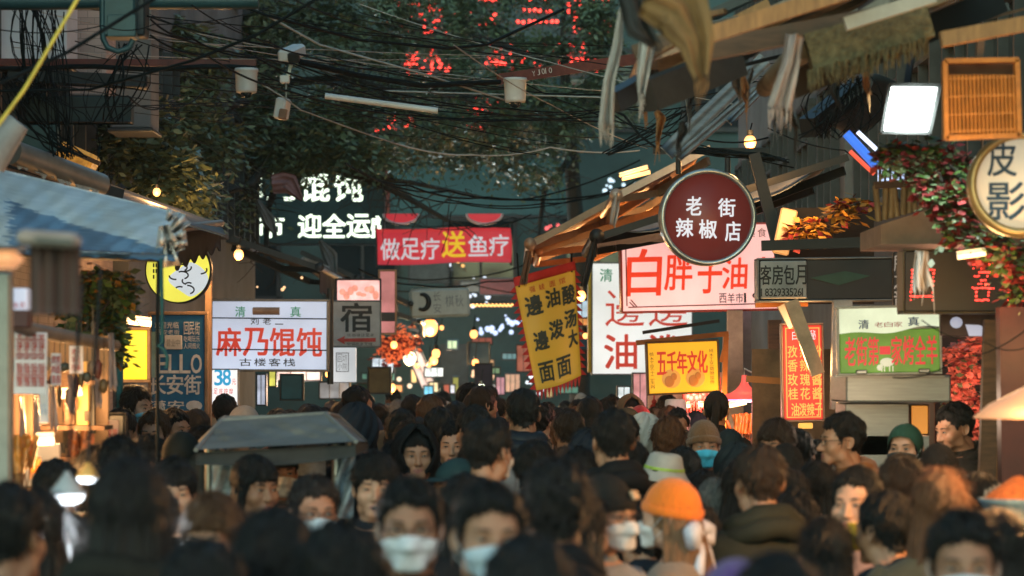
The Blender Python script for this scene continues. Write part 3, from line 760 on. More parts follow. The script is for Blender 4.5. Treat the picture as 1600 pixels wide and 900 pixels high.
# pale rendered column and tiled pier high at the near corner of the left side
for (nm, lab, x0, x1, y0, y1, D, m) in (('pale_wall', 'pale blue grey wall panel behind the cable bundle', -30, 104, -30, 100, 19.5, M_PALE), ('tiled_pier', 'beige tiled pier beside the teal meter box', 108, 166, -30, 150, 20.5, M_TILE),
                                         ('concrete_pier', 'grey concrete pier behind the tree leaves by the meter box', 172, 236, -30, 200, 22, M_CONC)):
    s_ = Sign(nm, lab, 'wall', (x0, y0, x1, y1), D); s_.panel('face', m, t=.5, bev=.01); s_.panel('coping', M_DGREY, (x0-4, y1, x1+4, y1+6), .56, -.03)
s_ = Sign('window_strip', 'bright white window strip half hidden by twigs', 'window', (238, 5, 254, 170), 30)
s_.panel('pane', lit('cold window glow', (.62, .75, .95), .5, var=.6, scale=3), t=.03); s_.frame(M_DGREY, 2)
for k in range(5): s_.panel('bar', M_DGREY, (238, 30+k*28, 254, 33+k*28), .04, -.02)
# ================================================================== signs
INK = mat('black ink', (.012, .012, .013), .5); RINK = mat('red ink', (.42, .035, .025), .5)
FR_G = mat('sign frame grey', (.16, .17, .17), .45, .5); FR_B = mat('sign frame brown', (.12, .065, .035), .55)
def post(root, pts, r, m, name='bracket'):
    return MB().tube(pts, r, 8).build(name, m, root)
def hang(s, px, py0, y=.03, m=M_BLACK, r=.014, name='hanger'):
    return MB().tube([s.q(px, s.y0, y), s.q(px, py0, y)], r, 6).build(name, m, s.root)
# wonton lightbox
s = Sign('lightbox_sign', 'white lightbox with large red wonton lettering below the awnings', 'sign', (331, 471, 511, 577), 27, yaw=-4, roll=.3)
s.panel('box', lit('cool lightbox', (.66, .78, 1.0), .52, var=.30, scale=1.1), t=.16); s.frame(FR_G, 4, .2, -.02)
s.text([('麻乃馄饨', 336, 513, 505, 556, 'h', .08)], lit('red backlit letters', (.62, .05, .03), .55), .035)
s.text([('清', 366, 479, 384, 495), ('真', 453, 479, 471, 495)], lit('green backlit letters', (.03, .30, .16), .35), .02, name='green_lettering')
s.text([('刘老二', 388, 497, 446, 507, 'h', .35), ('古楼客栈', 372, 560, 464, 572, 'h', .2)], INK, .02, name='small_lettering')
MB().tube([s.q(395, 486, -.006), s.q(437, 486, -.006)], 6*s.k, 12).build('blank_strip', mat('tan tape', (.35, .24, .17), .6), s.root)
for py in (497, 546): MB().tube([s.q(330, py, -.012), s.q(512, py+1, -.012)], .006, 5).build('wire', M_CABLE, s.root)
post(s.root, [s.q(514, 450, .1), s.q(515, 600, .1)], .03, M_DGREY, 'post')
# blue street board
s = Sign('street_board', 'tall blue board reading HELLO with white characters', 'sign', (236, 492, 320, 642), 24, yaw=-3)
s.panel('board', mat('blue board', (.010, .13, .30), .5, var=.12), t=.05); s.frame(mat('tan wood', (.26, .17, .10), .6, var=.3), 5, .09)
WL = mat('white paint letters', (.62, .64, .66), .5)
s.text([('HELLO', 227, 554, 316, 583, 'h', .08), ('长安街', 232, 586, 315, 616, 'h', .06), ('潇安·', 232, 626, 318, 642)], WL, .03)
s.text([('欢迎光临', 241, 503, 280, 513), ('西安老街', 243, 515, 281, 523), ('回民街', 287, 503, 313, 523), ('吃喝玩乐', 287, 525, 313, 534), ('人间烟火', 287, 536, 313, 545)], WL, .01, name='small_lettering')
s.panel('white_notice', M_WHITE, (257, 524, 285, 546), .01, -.012)
s.text([('营业中', 260, 530, 282, 541)], mat('grey ink', (.2, .22, .24), .6), .0, y=-.015, name='notice_lettering')
# yellow round sign
s = Sign('round_sign', 'round yellow lit sign with a pale blank patch under the dark valance', 'sign', (230, 374, 330, 472), 21.5)
yl = lit('yellow lightbox', (.86, .80, .10), .8, var=.12)
MB().lathe([(0, -.07), (49*s.k, -.07), (50*s.k, -.06), (50*s.k, .06), (0, .06)], (0, 0, 0), 48, 0, 'Y').build('disc', yl, s.root)
MB().lathe([(49.5*s.k, -.08), (51.5*s.k, -.08), (51.5*s.k, .07), (49.5*s.k, .07)], (0, 0, 0), 48, 0, 'Y').build('rim', M_DGREY, s.root)
b = MB(); n = 40
b.prism([(s.k*(16 + 27*math.cos(a) + 4*math.cos(3*a)), s.k*(-14 + 26*math.sin(a) + 3*math.sin(2*a))) for a in np.linspace(0, 2*math.pi, n, endpoint=False)], -.078, -.072)
b.build('pale_patch', lit('pale lightbox', (.72, .80, .86), .6), s.root)
# plain yellow board
b = MB(); rj = random.Random(4)
for i in range(9):
    x, z, rr_ = rj.uniform(-8, 38), rj.uniform(-34, 8), rj.uniform(4, 12); a0 = rj.uniform(0, 6); b.tube([(s.k*(x + rr_*math.cos(a0+t_)), -.082, s.k*(z + rr_*.6*math.sin(a0+t_))) for t_ in np.linspace(0, rj.uniform(1.5, 3.5), 9)], .006, 5)
for i in range(7): b.box((s.k*(-38 + 4*(i % 3)), -.072, s.k*(8 - 9*(i//3))), (2.4*s.k, .004, 6*s.k))
b.build('line_drawing', INK, s.root)
s = Sign('menu_board', 'blank bright yellow board beside the blue street board', 'sign', (190, 516, 230, 593), 19)
s.panel('board', lit('yellow panel', (.86, .74, .02), .75), t=.04); s.frame(mat('tan wood', (.26, .17, .10), .6), 5, .07)
# inn sign
s = Sign('inn_sign', 'grey square inn sign with a brush character over a red arrow', 'sign', (520, 471, 594, 541), 29, yaw=3)
s.panel('box', mat('inn sign face', (.42, .43, .41), .6, var=.15), t=.10); s.frame(FR_G, 2, .12)
s.text([('宿', 532, 474, 581, 518, 'h', .02)], INK, .03)
s.text([('住宿请往里走', 542, 521, 585, 526), ('空调热水无线', 542, 535, 582, 540)], INK, 0, name='small_lettering')
b = MB(); q = lambda x, y: (s.q(x, y).x, s.q(x, y).z)
b.prism([q(526, 531), q(539, 525), q(538, 529), q(587, 528), q(587, 534), q(538, 534), q(539, 538)], -.012, -.004).build('arrow', RINK, s.root)
# white cube sign under it
s = Sign('lightbox_sign', 'small white box sign with a grey square emblem below the inn sign', 'sign', (519, 543, 556, 597), 30)
s.panel('box', lit('dim lightbox', (.70, .76, .80), .5), t=.14); s.text([('回坊', 527, 553, 543, 566), ('小院', 527, 567, 543, 578)], mat('grey ink', (.2, .22, .24), .6), 0)
b = MB()
for (x0, y0, x1, y1) in ((525, 551, 545, 552), (525, 580, 545, 581), (525, 551, 526, 581), (544, 551, 545, 581)): b.box(s.q((x0+x1)/2, (y0+y1)/2, -.003), ((x1-x0)*s.k, .004, (y1-y0)*s.k))
b.build('emblem_frame', INK, s.root)
# 38 sign
s = Sign('price_sign', 'white price sign reading 38 under the wonton lightbox', 'sign', (331, 578, 371, 634), 25)
s.panel('box', lit('white lightbox', (.85, .90, .95), .72), t=.08); s.frame(FR_G, 2)
s.text([('38', 335, 577, 361, 602, 'h', .05)], lit('cyan letters', (.02, .36, .70), .6), .03); s.text([('元', 362, 592, 369, 601), ('足底按摩', 333, 607, 365, 616, 'h', .2)], lit('red backlit letters', (.62, .05, .03), .55), .0, name='small_lettering')
# pink picture panels
s = Sign('photo_sign', 'glowing pink food picture panel above the inn sign', 'sign', (527, 438, 593, 470), 31, yaw=4)
s.panel('screen', lit('pink screen', (1., .52, .48), .85, var=.5, scale=6), t=.08); s.frame(M_BLACK, 3)
b = MB()
for k in range(9): b.ball(s.q(535+k*6.5, 456+6*math.sin(k*1.7), -.005), (5*s.k, .004, (5+2*math.sin(k))*s.k), 10, 6)
b.build('dish_picture', lit('salmon picture', (.95, .36, .26), .7, var=.4, scale=14), s.root)
s = Sign('photo_sign', 'tall dim pink poster panel in a tan frame beside the inn sign', 'sign', (594, 424, 617, 520), 32, yaw=6)
s.panel('poster', lit('dim pink poster', (.65, .25, .25), .40, var=.7, scale=3), t=.05); s.frame(mat('tan wood', (.26, .17, .10), .6), 3, .08)
s.panel('dark_band', M_DGREY, (594, 488, 617, 502), .01, -.012)
# big dark board with white-green lamp lettering
s = Sign('lamp_board', 'wide dark board with two rows of glowing white lettering behind the twigs', 'sign', (338, 268, 598, 380), 45)
s.panel('board', mat('board black teal', (.016, .050, .054), .5), t=.2); s.frame(M_DGREY, 3, .24)
wg = lit('white green lamps', (.86, 1., .78), 1.7)
s.text([('麻乃馄饨', 362, 271, 570, 314, 'h', .14), ('西市', 352, 336, 446, 371, 'h', .1), ('迎全运盛', 465, 335, 618, 371, 'h', .06)][:2], wg, .035)
s.text([('迎全运', 465, 335, 579, 371, 'h', .06), ('盛', 579, 338, 596, 371)], wg, .035, name='lettering')
# red cloth banner
s = Sign('cloth_banner', 'red cloth banner with white and yellow foot massage lettering over the street', 'banner', (588, 357, 798, 411), 42, roll=-.8)
RB = lit('red banner cloth', (.80, .045, .07), .30, base=(.62, .03, .045))  # cloth given a glow in place of light falling on it
MB().grid(lambda u, v: s.q(588+210*u + 2*math.sin(v*3), 357+54*v + 1.4*math.sin(u*7) + (1-u)*2*(v-.5), .012*math.sin(u*17+v*2)), 40, 8, 0, True, .006).build('cloth', RB, s.root)
s.text([('做足疗', 594, 372, 688, 405, 'h', .06), ('鱼疗', 731, 368, 796, 401, 'h', .06)], lit('white banner letters', (.8, .78, .85), .45), .02, y=-.035)
s.text([('送', 690, 362, 728, 402, 'h', .04)], lit('yellow banner letters', (.95, .62, .02), .5), .03, y=-.035, name='yellow_lettering')
for px in (588, 798): MB().tube([s.q(px, 350, .02), s.q(px, 416, .02)], .02, 6).build('side_rod', M_DGREY, s.root)
for px, pw in ((627, 27), (757, 27)):
    s = Sign('bunting_flag', 'red half-round bunting with white trim nearest the %s' % ('dark lamp board' if px < 700 else 'yellow noodle banner'), 'bunting', (px-pw, 333, px+pw, 352), 43)
    b = MB(); b.prism([(s.q(px+pw*math.cos(a), 334).x, s.q(0, 334 + 14*math.sin(a)).z) for a in np.linspace(0, math.pi, 18)], -.01, .01); b.build('cloth', RB, s.root)
    MB().tube([s.q(px+(pw+1)*math.cos(a), 334+16*math.sin(a)) for a in np.linspace(0, math.pi, 18)], .022, 6).build('trim', M_WHITE, s.root)
# large dark teal board over the street
s = Sign('blank_board', 'large blank dark teal board spanning the street behind the red banner', 'board', (602, 248, 902, 336), 50)
s.panel('board', mat('board teal', (.026, .080, .084), .5, var=.15, scale=1), t=.25); s.frame(M_DGREY, 3, .3)
s.panel('tube_light', lit('cold tube', (.6, .68, .7), .5), (612, 243, 692, 248), .06, -.1)
post(s.root, [s.q(606, 240, -.1), s.q(606, 345, -.1)], .04, M_RUST, 'post')
# red lamp lettering on the corner building, above and behind the crown
rl = lit('red lamp dots', (1., .05, .035), 4.0)
for (lab, rows, n) in (('upper row of red dot-lamp characters seen through the tree', [('老西安', 600, -16, 700, 55), ('美食', 708, -20, 780, 42), ('羊馆', 800, -14, 960, 56)], 8), ('lower row of red dot-lamp noodle lettering seen through the tree', [('老小六', 625, 76, 725, 118), ('羊汉泡馄饨', 757, 66, 940, 112)], 9),
                       ('lowest row of pinkish red dot-lamp characters seen through the leaves', [('清真', 585, 170, 670, 205), ('大酒楼', 712, 150, 780, 205)], 7)):
    s = Sign('lamp_lettering', lab, 'sign', (600, rows[0][2], 940, rows[0][4]), 50.5)
    s.panel('backing', mat('board black teal', (.016, .050, .054), .5), (590, rows[0][2]-4, 962, rows[0][4]+4), .12, .05)
    s.dots([(t_, a, b_, c, d) for (t_, a, b_, c, d) in rows], rl, n, .0, -.02, 3.0)
# small pale sign far down the street
s = Sign('hanging_sign', 'small pale sign with faint grey lettering under the red banner', 'sign', (640, 450, 734, 496), 38, roll=-2)
s.panel('board', mat('pale sign', (.52, .56, .52), .6, var=.1), t=.08, bev=.05)
s.text([('长', 676, 455, 690, 470), ('安', 676, 474, 690, 489), ('棋秋', 695, 462, 725, 480)], mat('grey ink', (.2, .22, .24), .6), .0)
MB().tube([s.q(660 + 10*math.cos(a), 471+12*math.sin(a), -.004) for a in np.linspace(-1.9, 2.2, 14)], [.02+.02*math.sin(i/13*3.1) for i in range(14)], 6).build('emblem', INK, s.root)
# yellow pennant banner with red fringe
s = Sign('pennant_banner', 'tall yellow noodle banner with ragged red edging hanging askew', 'banner', (806, 415, 908, 612), 28)
YB = lit('yellow cloth', (.80, .56, .05), .10, base=(.52, .36, .045)); RC = mat('red cloth', (.42, .03, .03), .7, var=.2)  # yellow cloth also glows faintly, standing for light falling on it
def yb(u, v):   # leaning, narrowing sheet
    x0, y0 = 805 + 33*v, 447 + 163*v; x1, y1 = 898 + 10*v, 421 + 165*v
    x, y = x0 + (x1-x0)*u, y0 + (y1-y0)*u + 4*math.sin(u*3)*v
    return s.q(x, y, .03*math.sin(u*5+v*2) + .02*math.sin(v*9) - .05*max(0, u-.85)*6*v)
MB().grid(yb, 16, 24, 0, True, .006).build('cloth', YB, s.root)
def ybt(u, v): x = 804 + 96*u; y = 438 - 26*u*1. + 14*v + (0); return s.q(x-2+v*2, y-4, .02*math.sin(u*5) - .01)
MB().grid(ybt, 12, 3, 0, True, .008).build('top_band', RC, s.root)
fb = MB()
def flame(u, v, n, e):
    for k in range(n):
        t0, t1 = k/n, (k+.92)/n; 
        if e == 'l': a, b_ = yb(0, t0), yb(0, t1); tip = (a+b_)/2 + Vector((-10*s.k, .01, -5*s.k))
        elif e == 'r': a, b_ = yb(1, t0), yb(1, t1); tip = (a+b_)/2 + Vector((9*s.k, -.03, -5*s.k))
        else: a, b_ = yb(t0, 1), yb(t1, 1); tip = (a+b_)/2 + Vector((0, -.02, -17*s.k))
        o = Vector((0, -.006, 0)); fb.add([a+o, b_+o, tip, a-o, b_-o, tip-o], [(0, 1, 2), (5, 4, 3), (0, 3, 4, 1), (1, 4, 5, 2), (2, 5, 3, 0)])
flame(0, 0, 15, 'l'); flame(0, 0, 15, 'r'); flame(0, 0, 12, 'b'); fb.build('fringe', RC, s.root)
def on_cloth(rows, m, bold, name):
    vs, fs = [], []
    for (ch, u0, v0, u1, v1) in rows:
        v_, f_ = glyph(ch, 0)
        for n_, (ox, oy) in enumerate(((0, 0), (-1, -1), (1, 1), (-1, 1), (1, -1)) if bold > .012 else ((0, 0),)):
            o = len(vs)
            for (a, b_) in v_: vs.append(yb(u0+(u1-u0)*a + ox*.008, v1-(v1-v0)*b_ + oy*.005) + Vector((0, -.012 - .0006*n_, 0)))
            fs.extend([tuple(i+o for i in q) for q in f_])
    return mesh_obj(name, [tuple(v) for v in vs], fs, m, None, None, s.root)
on_cloth([('邊', .10, .13, .40, .31), ('邊', .14, .47, .42, .64), ('油', .47, .12, .71, .28), ('泼', .46, .41, .72, .58), ('酸', .76, .13, .97, .30), ('汤', .76, .36, .97, .52), ('大', .80, .55, .97, .70), ('面', .14, .76, .44, .94), ('面', .52, .76, .80, .94)], mat('faded blue black ink', (.03, .05, .05), .6), .015, 'lettering')
on_cloth([('强', .22, .045, .32, .10), ('娃', .38, .045, .48, .10), ('面', .56, .045, .66, .10), ('馆', .72, .045, .83, .10)], RC, .01, 'small_lettering')
for u_ in (.04, .97): MB().tube([yb(.06 if u_ < .5 else .95, .02), s.q(808 if u_ < .5 else 893, 395, .05)], .010, 6).build('cord', M_CABLE, s.root)
# tall white noodle sign
s = Sign('lightbox_sign', 'tall white lightbox with big red noodle characters behind the pink sign', 'sign', (926, 412, 1081, 584), 33, yaw=2)
s.panel('box', lit('white shop lightbox', (.86, .89, .86), .66, var=.22, scale=1), t=.18); s.frame(FR_G, 2, .2)
rbl = lit('red backlit letters', (.62, .05, .03), .55)
s.text([('邊邊', 942, 453, 1078, 510, 'h', .1)], rbl, -.004, name='outline_lettering'); s.text([('油', 941, 523, 998, 576), ('泼', 1010, 523, 1066, 576)], rbl, .03)
s.text([('清', 936, 420, 958, 440), ('真', 1046, 420, 1070, 440)], lit('green backlit letters', (.03, .30, .16), .35), .02, name='green_lettering')
s.panel('side_edge', mat('yellow trim', (.5, .38, .03), .5), (919, 414, 924, 582), .16, .02)
# pink oil tea sign
s = Sign('lightbox_sign', 'wide pink lightbox with red oil tea lettering behind the round sign', 'sign', (972, 352, 1226, 484), 27, yaw=3, roll=-1.2)
s.panel('box', lit('pink lightbox', (1.0, .58, .54), .72, var=.32, scale=.9), t=.18); s.frame(mat('red trim', (.35, .06, .05), .5), 3, .2)
s.text([('白', 976, 388, 1036, 460), ('胖', 1036, 396, 1084, 452), ('子', 1088, 398, 1130, 458), ('油', 1126, 404, 1170, 452), ('茶', 1176, 404, 1228, 452)], lit('vermilion letters', (.85, .055, .02), .62), .025, slant=.06)
s.text([('西羊市19号', 1122, 459, 1200, 474)], INK, .01, name='small_lettering'); s.text([('食', 1184, 358, 1200, 372), ('美', 1170, 360, 1182, 372)], mat('brown ink', (.2, .07, .04), .6), .0, name='corner_lettering')
b = MB()
for pts in (((978, 476), (978, 358)), ((980, 478), (1216, 476)), ((982, 470), (990, 478)), ((984, 466), (994, 478))): b.tube([s.q(*pts[0], -.006), s.q(*pts[1], -.006)], .006, 5)
b.build('border_line', mat('brown ink', (.2, .07, .04), .6), s.root)
# round pepper shop sign
s = Sign('round_sign', 'round maroon sign with white lettering in a silver rim', 'sign', (1030, 265, 1180, 415), 22, yaw=3)
MB().lathe([(0, -.06), (68*s.k, -.06), (68*s.k, .06), (0, .06)], (0, 0, 0), 64, 0, 'Y').build('disc', lit('maroon lightbox', (.13, .022, .018), .42, base=(.13, .022, .02), var=.35, scale=1.5), s.root)
MB().lathe([(67.5*s.k, -.055), (68*s.k, -.085), (70*s.k, -.10), (74*s.k, -.10), (75.5*s.k, -.08), (75.5*s.k, .08), (67.5*s.k, .08)], (0, 0, 0), 64, 0, 'Y').build('rim', mat('brushed rim', (.42, .50, .52), .35, .75, var=.15), s.root)
wl = lit('white backlit letters', (.72, .74, .82), .62)
s.text([('老', 1069, 308, 1096, 337), ('街', 1119, 311, 1149, 339), ('辣', 1053, 342, 1083, 371), ('椒', 1089, 344, 1120, 373), ('店', 1130, 347, 1157, 377)], wl, .03, y=-.066)
for px in (1060, 1137): MB().tube([s.q(px, 232, 0), s.q(px, 272, 0)], .022, 8).build('hanger', M_DGREY, s.root)
MB().bar(s.q(1020, 236, 0), s.q(1200, 236, .0), .04, .05).build('bracket', M_BLACK, s.root)
# room-rent box
s = Sign('box_sign', 'long dark box sign with a grey room rent panel', 'sign', (1186, 405, 1395, 468), 19, roll=-.6)
s.panel('box', M_BLACK, t=.22); s.frame(mat('sign frame grey', (.16, .17, .17)), 3, .25, -.015)
s.panel('grey_panel', mat('grey sign face', (.30, .31, .30), .6), (1188, 407, 1260, 466), .02, -.022)
s.text([('客房包月', 1187, 414, 1260, 444, 'h', .08), ('18329335261', 1188, 450, 1258, 462, 'h', .1)], INK, .02, y=-.026)
b = MB(); q = lambda x, y: (s.q(x, y).x, s.q(x, y).z)
b.prism([q(1266, 434), q(1320, 424), q(1360, 432), q(1310, 446)], -.012, -.002).build('green_arrow', mat('dim green', (.01, .05, .03), .5), s.root)
# vertical dark sign beside
s = Sign('vertical_sign', 'narrow dark vertical sign with pale brush lettering beside the room rent box', 'sign', (1396, 393, 1412, 482), 18)
s.panel('board', M_BLACK, t=.06); s.text([('所之音', 1397, 397, 1411, 480, 'v', .05)], mat('pale ink', (.45, .48, .52), .5), .02)
# orange culture sign
s = Sign('hanging_sign', 'orange sign with red five thousand years lettering on an ochre frame', 'sign', (1013, 535, 1122, 613), 25, yaw=4, roll=-2.2)
s.panel('board', lit('orange lightbox', (.95, .46, .02), .72, var=.15, scale=2), t=.09); s.frame(FR_B, 3, .11)
s.text([('五千年文化', 1026, 549, 1106, 584, 'h', .05)], lit('red sign letters', (.72, .04, .02), .5), .03)
s.text([('桃木工艺十二生肖', 1015, 548, 1022, 606, 'v', .15), ('桃木工艺貔貅挂件', 1109, 546, 1116, 602, 'v', .15)], mat('brown ink', (.2, .07, .04), .6), .0, name='side_lettering')
b = MB()
for cx in (1048, 1086):
    b.ball(s.q(cx, 591, -.004), (15*s.k, .004, 15*s.k), 20, 8); b.ball(s.q(cx-3, 595, -.010), (8*s.k, .004, 9*s.k), 12, 6, 1); b.ball(s.q(cx+4, 588, -.012), (5*s.k, .004, 6*s.k), 12, 6, 1)
b.build('trinket_picture', [lit('pale orange picture', (.80, .36, .07), .55), lit('brown orange picture', (.55, .18, .03), .5)], s.root)
OW = mat('orange steel', (.42, .15, .03), .5, var=.2)
b = MB(); b.bar(s.q(996, 533, .05), s.q(1142, 524, .05), .03, .045); b.bar(s.q(1138, 522, .05), s.q(1128, 672, .05), .045, .045); b.bar(s.q(1128, 568, .05), s.q(1140, 530, .05), .03, .03); b.build('bracket', OW, s.root)
MB().bar(s.q(1010, 517, .2), s.q(1132, 503, .2), .03, .03).build('rail', M_BLACK, s.root)
# red menu sign
s = Sign('menu_sign', 'tall red menu sign with yellow sauce lettering behind the orange awning arm', 'sign', (1224, 508, 1285, 656), 20, yaw=2, roll=-1)
s.panel('board', lit('red lightbox', (.80, .06, .04), .50, var=.2, scale=2), t=.07); s.frame(mat('steel trim', (.3, .22, .18), .4, .6), 3, .09)
yk = lit('amber letters', (.95, .52, .12), .62)
s.text([('孜香玫桂', 1231, 538, 1246, 626, 'v', .16), ('然辣瑰花', 1250, 538, 1265, 626, 'v', .16), ('粉酱酱酱', 1269, 538, 1284, 626, 'v', .16), ('油泼辣子', 1235, 630, 1284, 650, 'h', .05)], yk, .02)
s.text([('白', 1238, 516, 1248, 531), ('家', 1252, 516, 1262, 531), ('秘', 1266, 516, 1276, 531)], lit('white backlit letters', (.72, .74, .82), .62), .01, name='small_lettering')
b = MB()
for (x0, y0, x1, y1) in ((1228, 512, 1281, 513.4), (1228, 651, 1281, 652.4), (1228, 512, 1229.4, 652), (1280, 512, 1281.4, 652)): b.box(s.q((x0+x1)/2, (y0+y1)/2, -.003), ((x1-x0)*s.k, .004, (y1-y0)*s.k))
b.build('border_line', yk, s.root)
s.panel('amber_base', lit('amber strip', (1., .5, .1), .8), (1247, 661, 1269, 670), .05, 0)
# roast lamb lightbox on steel hood
s = Sign('lightbox_sign', 'green pasture lightbox with red roast lamb lettering on the steel hood', 'sign', (1312, 481, 1467, 582), 16, yaw=-4, roll=-1.2)
s.panel('box', lit('meadow green', (.12, .25, .03), .6, var=.45, scale=5), (1312, 515, 1467, 582), .14, .001)
b = MB(); b.grid(lambda u, v: s.q(1312+155*u, 481 + (36 + 4*math.sin(u*4+1) - 3*math.sin(u*9))*v, -.001), 24, 3)
me = b.build('sky_picture', lit('sky picture', (.66, .72, .52), .85, var=.4, scale=2), s.root)
s.panel('backing', M_GREY, (1312, 481, 1467, 516), .14, .004)
s.frame(mat('cream frame', (.42, .40, .34), .45), 4, .18, -.02)
s.text([('老街第一家烤全羊', 1319, 526, 1464, 570, 'h', .10)], lit('crimson letters', (.72, .03, .04), .62), .016, y=-.012)
s.text([('清', 1341, 499, 1359, 513), ('真', 1418, 496, 1437, 510)], mat('blue ink', (.01, .04, .16), .5), .02, y=-.012, name='blue_lettering')
s.text([('老白家', 1366, 503, 1411, 511, 'h', .12)], RINK, .01, y=-.012, name='small_lettering')
b = MB(); b.ball(s.q(1385, 566, -.008), (11*s.k, .003, 7*s.k), 14, 8); b.ball(s.q(1374, 574, -.008), (5*s.k, .003, 5*s.k), 10, 6)
for px in (1377, 1381, 1389, 1394): b.box(s.q(px, 576, -.008), (1.6*s.k, .003, 9*s.k))
b.build('lamb_picture', lit('cream lamb picture', (.75, .72, .52), .55), s.root)
for px in (1345, 1442): s.panel('clip', M_GREY, (px-9, 577, px+9, 584), .03, -.04)
# hood below it
t = thing('steel_hood', 'brushed steel cooking hood under the roast lamb lightbox', 'cooking hood', P(1385, 650, 16.2))
def W(px, py, D): return P(px, py, D)
ST = mat('brushed steel', (.34, .335, .31), .42, .35, var=.12, stretch=(1, 1, 12))
MB().box(W(1390, 607, 16.45), (165*16/F, .75, 42*16/F), None, 0, .01).build('canopy', ST, t)
MB().box(W(1362, 670, 16.6), (102*16/F, .5, 84*16/F), None, 0, .006).build('duct', ST, t)
MB().box(W(1390, 588, 16.05), (172*16/F, .03, 2.5*16/F)).build('lip', ST, t)
MB().box(W(1375, 720, 16.6), (.5, .5, .3)).build('cabinet', ST, t)
# red dot-lamp sign at the right
s = Sign('lamp_sign', 'black sign box with red dot-lamp characters behind the hanging cloth', 'sign', (1413, 392, 1640, 487), 14.5)
s.panel('box', M_BLACK, t=.2); s.frame(mat('dull brass', (.10, .085, .05), .5, .4), 3, .23, -.015)
s.dots([('白', 1420, 407, 1462, 472), ('客', 1515, 404, 1556, 472), ('栈', 1566, 404, 1606, 472)], lit('red lamp dots', (1., .06, .04), 2.4), 11, .0, -.012, 1.5, slant=.05)
# cream shadow-play sign
s = Sign('round_sign', 'round cream sign with blue brush characters in a brass rim', 'sign', (1512, 205, 1678, 371), 12.5, yaw=-6)
MB().lathe([(0, -.04), (70*s.k, -.04), (70*s.k, .05), (0, .05)], (0, 0, 0), 64, 0, 'Y').build('disc', lit('cream lightbox', (.68, .60, .44), .46, base=(.6, .5, .36), var=.12), s.root)
MB().lathe([(69*s.k, -.045), (72*s.k, -.075), (78*s.k, -.075), (83*s.k, -.04), (83*s.k, .06), (69*s.k, .06)], (0, 0, 0), 64, 0, 'Y').build('rim', mat('dull brass rim', (.42, .33, .16), .4, .6), s.root)
s.text([('皮', 1540, 222, 1590, 276), ('影', 1538, 286, 1604, 344)], mat('blue brush ink', (.012, .05, .11), .5), .02, y=-.046)
# ================================================================== awnings, beams and roofs
CL_GREY = mat('grey awning cloth', (.17, .18, .18), .75, var=.25, scale=3, stretch=(1, .3, 1), bump=.2, bscale=10)
CL_DARK = mat('dark awning cloth', (.035, .034, .032), .85, var=.25, bump=.2, bscale=10)
CL_TAN = mat('ochre awning cloth', (.36, .19, .08), .8, var=.3, scale=4, bump=.2, bscale=10)
CL_PALE = mat('frayed pale cloth', (.42, .39, .36), .85, var=.2, scale=8, stretch=(6, 6, .4), bump=.4, bscale=30)
AL = mat('awning aluminium', (.34, .30, .26), .45, .5, var=.2)
def awning(label, f, wl, D0, D1, cloth, bar=AL, r=.045, sag=.08, valance=0.0, vm=None, arms=True, name='awning', group='awnings over the street'):
    """f, wl: photo points of the street-side and wall-side corner at the near end; D0..D1 the stretch along the street"""
    a, b = P(*f, D0), P(*wl, D0); a2, b2 = a + Vector((0, D1-D0, 0)), b + Vector((0, D1-D0, 0))
    t = thing(name, label, 'awning', (a+b)/2 - Vector((0, 0, .2)), group)
    def sh(u, v):
        p = a.lerp(b, u).lerp(a2.lerp(b2, u), v); p.z += -sag*math.sin(math.pi*u)*(.6+.4*math.cos(v*18)) + .012*math.sin(u*23+v*9); return p
    MB().grid(sh, 18, 16, 0, True, .012).build('canopy', cloth, t)
    MB().tube([a + Vector((0, -.06, -.02)), a2 + Vector((0, .06, -.02))], r, 12).build('front_bar', bar, t)
    MB().lathe([(0, -.03), (r*1.25, -.03), (r*1.25, .03), (0, .03)], a + Vector((0, -.07, -.02)), 14, 0, 'Y').build('end_cap', bar, t)
    MB().bar(a + Vector((0, -.02, -.03)), b + Vector((0, -.02, -.03)), .03, .06).build('edge_rail', bar, t)
    if arms:
        for y in (.25, (D1-D0)-.3):
            el = a.lerp(b, .5) + Vector((0, y+.5, -.16)); ar = MB(); ar.bar(a + Vector((0, y, -.04)), el, .035, .06); ar.bar(el, b + Vector((0, y, -.12)), .04, .07); ar.build('folding_arm', bar, t)
    if valance:
        def va(u, v): p = a.lerp(a2, u) + Vector((.02*math.sin(u*40)*v, 0, -.03 - v*valance*(1+.10*math.sin(u*37)))); return p
        MB().grid(va, 50, 4, 0, True, .006).build('valance', vm or cloth, t)
    return t
def strip(label, pts, D, wd, m=CL_PALE, fray=10, name='cloth_strip', group=None, thick=.006):
    """a hanging length of frayed cloth following photo points"""
    n = len(pts); W3 = [P(x, y, D) for x, y in pts]; b = MB()
    ws = wd if isinstance(wd, (list, tuple)) else [wd]*n
    def at(v):
        t = v*(n-1); i = min(n-2, int(t)); f = t-i; return W3[i].lerp(W3[i+1], f), ws[i]*(1-f)+ws[i+1]*f, (W3[i+1]-W3[i]).normalized()
    def g(u, v):
        p, w_, d = at(v); x = d.cross(Vector((0, 1, 0))).normalized(); k = D/F
        return p + x*(u-.5)*w_*k + Vector((0, .03*math.sin(u*9+v*3) + .02*math.sin(u*21), 0)) + d*(.02*math.sin(u*31)*v)
    b.grid(g, 14, 14, 0, True, thick)
    for i in range(fray):
        u = random.random(); p = g(u, 1); b.tube([p, p + Vector((random.gauss(0, .01), 0, -random.uniform(.03, .12)*D/12))], [.004, .001], 4)
    o = b.build(name, m); tag(o, label, 'cloth', group); return rebase(o)

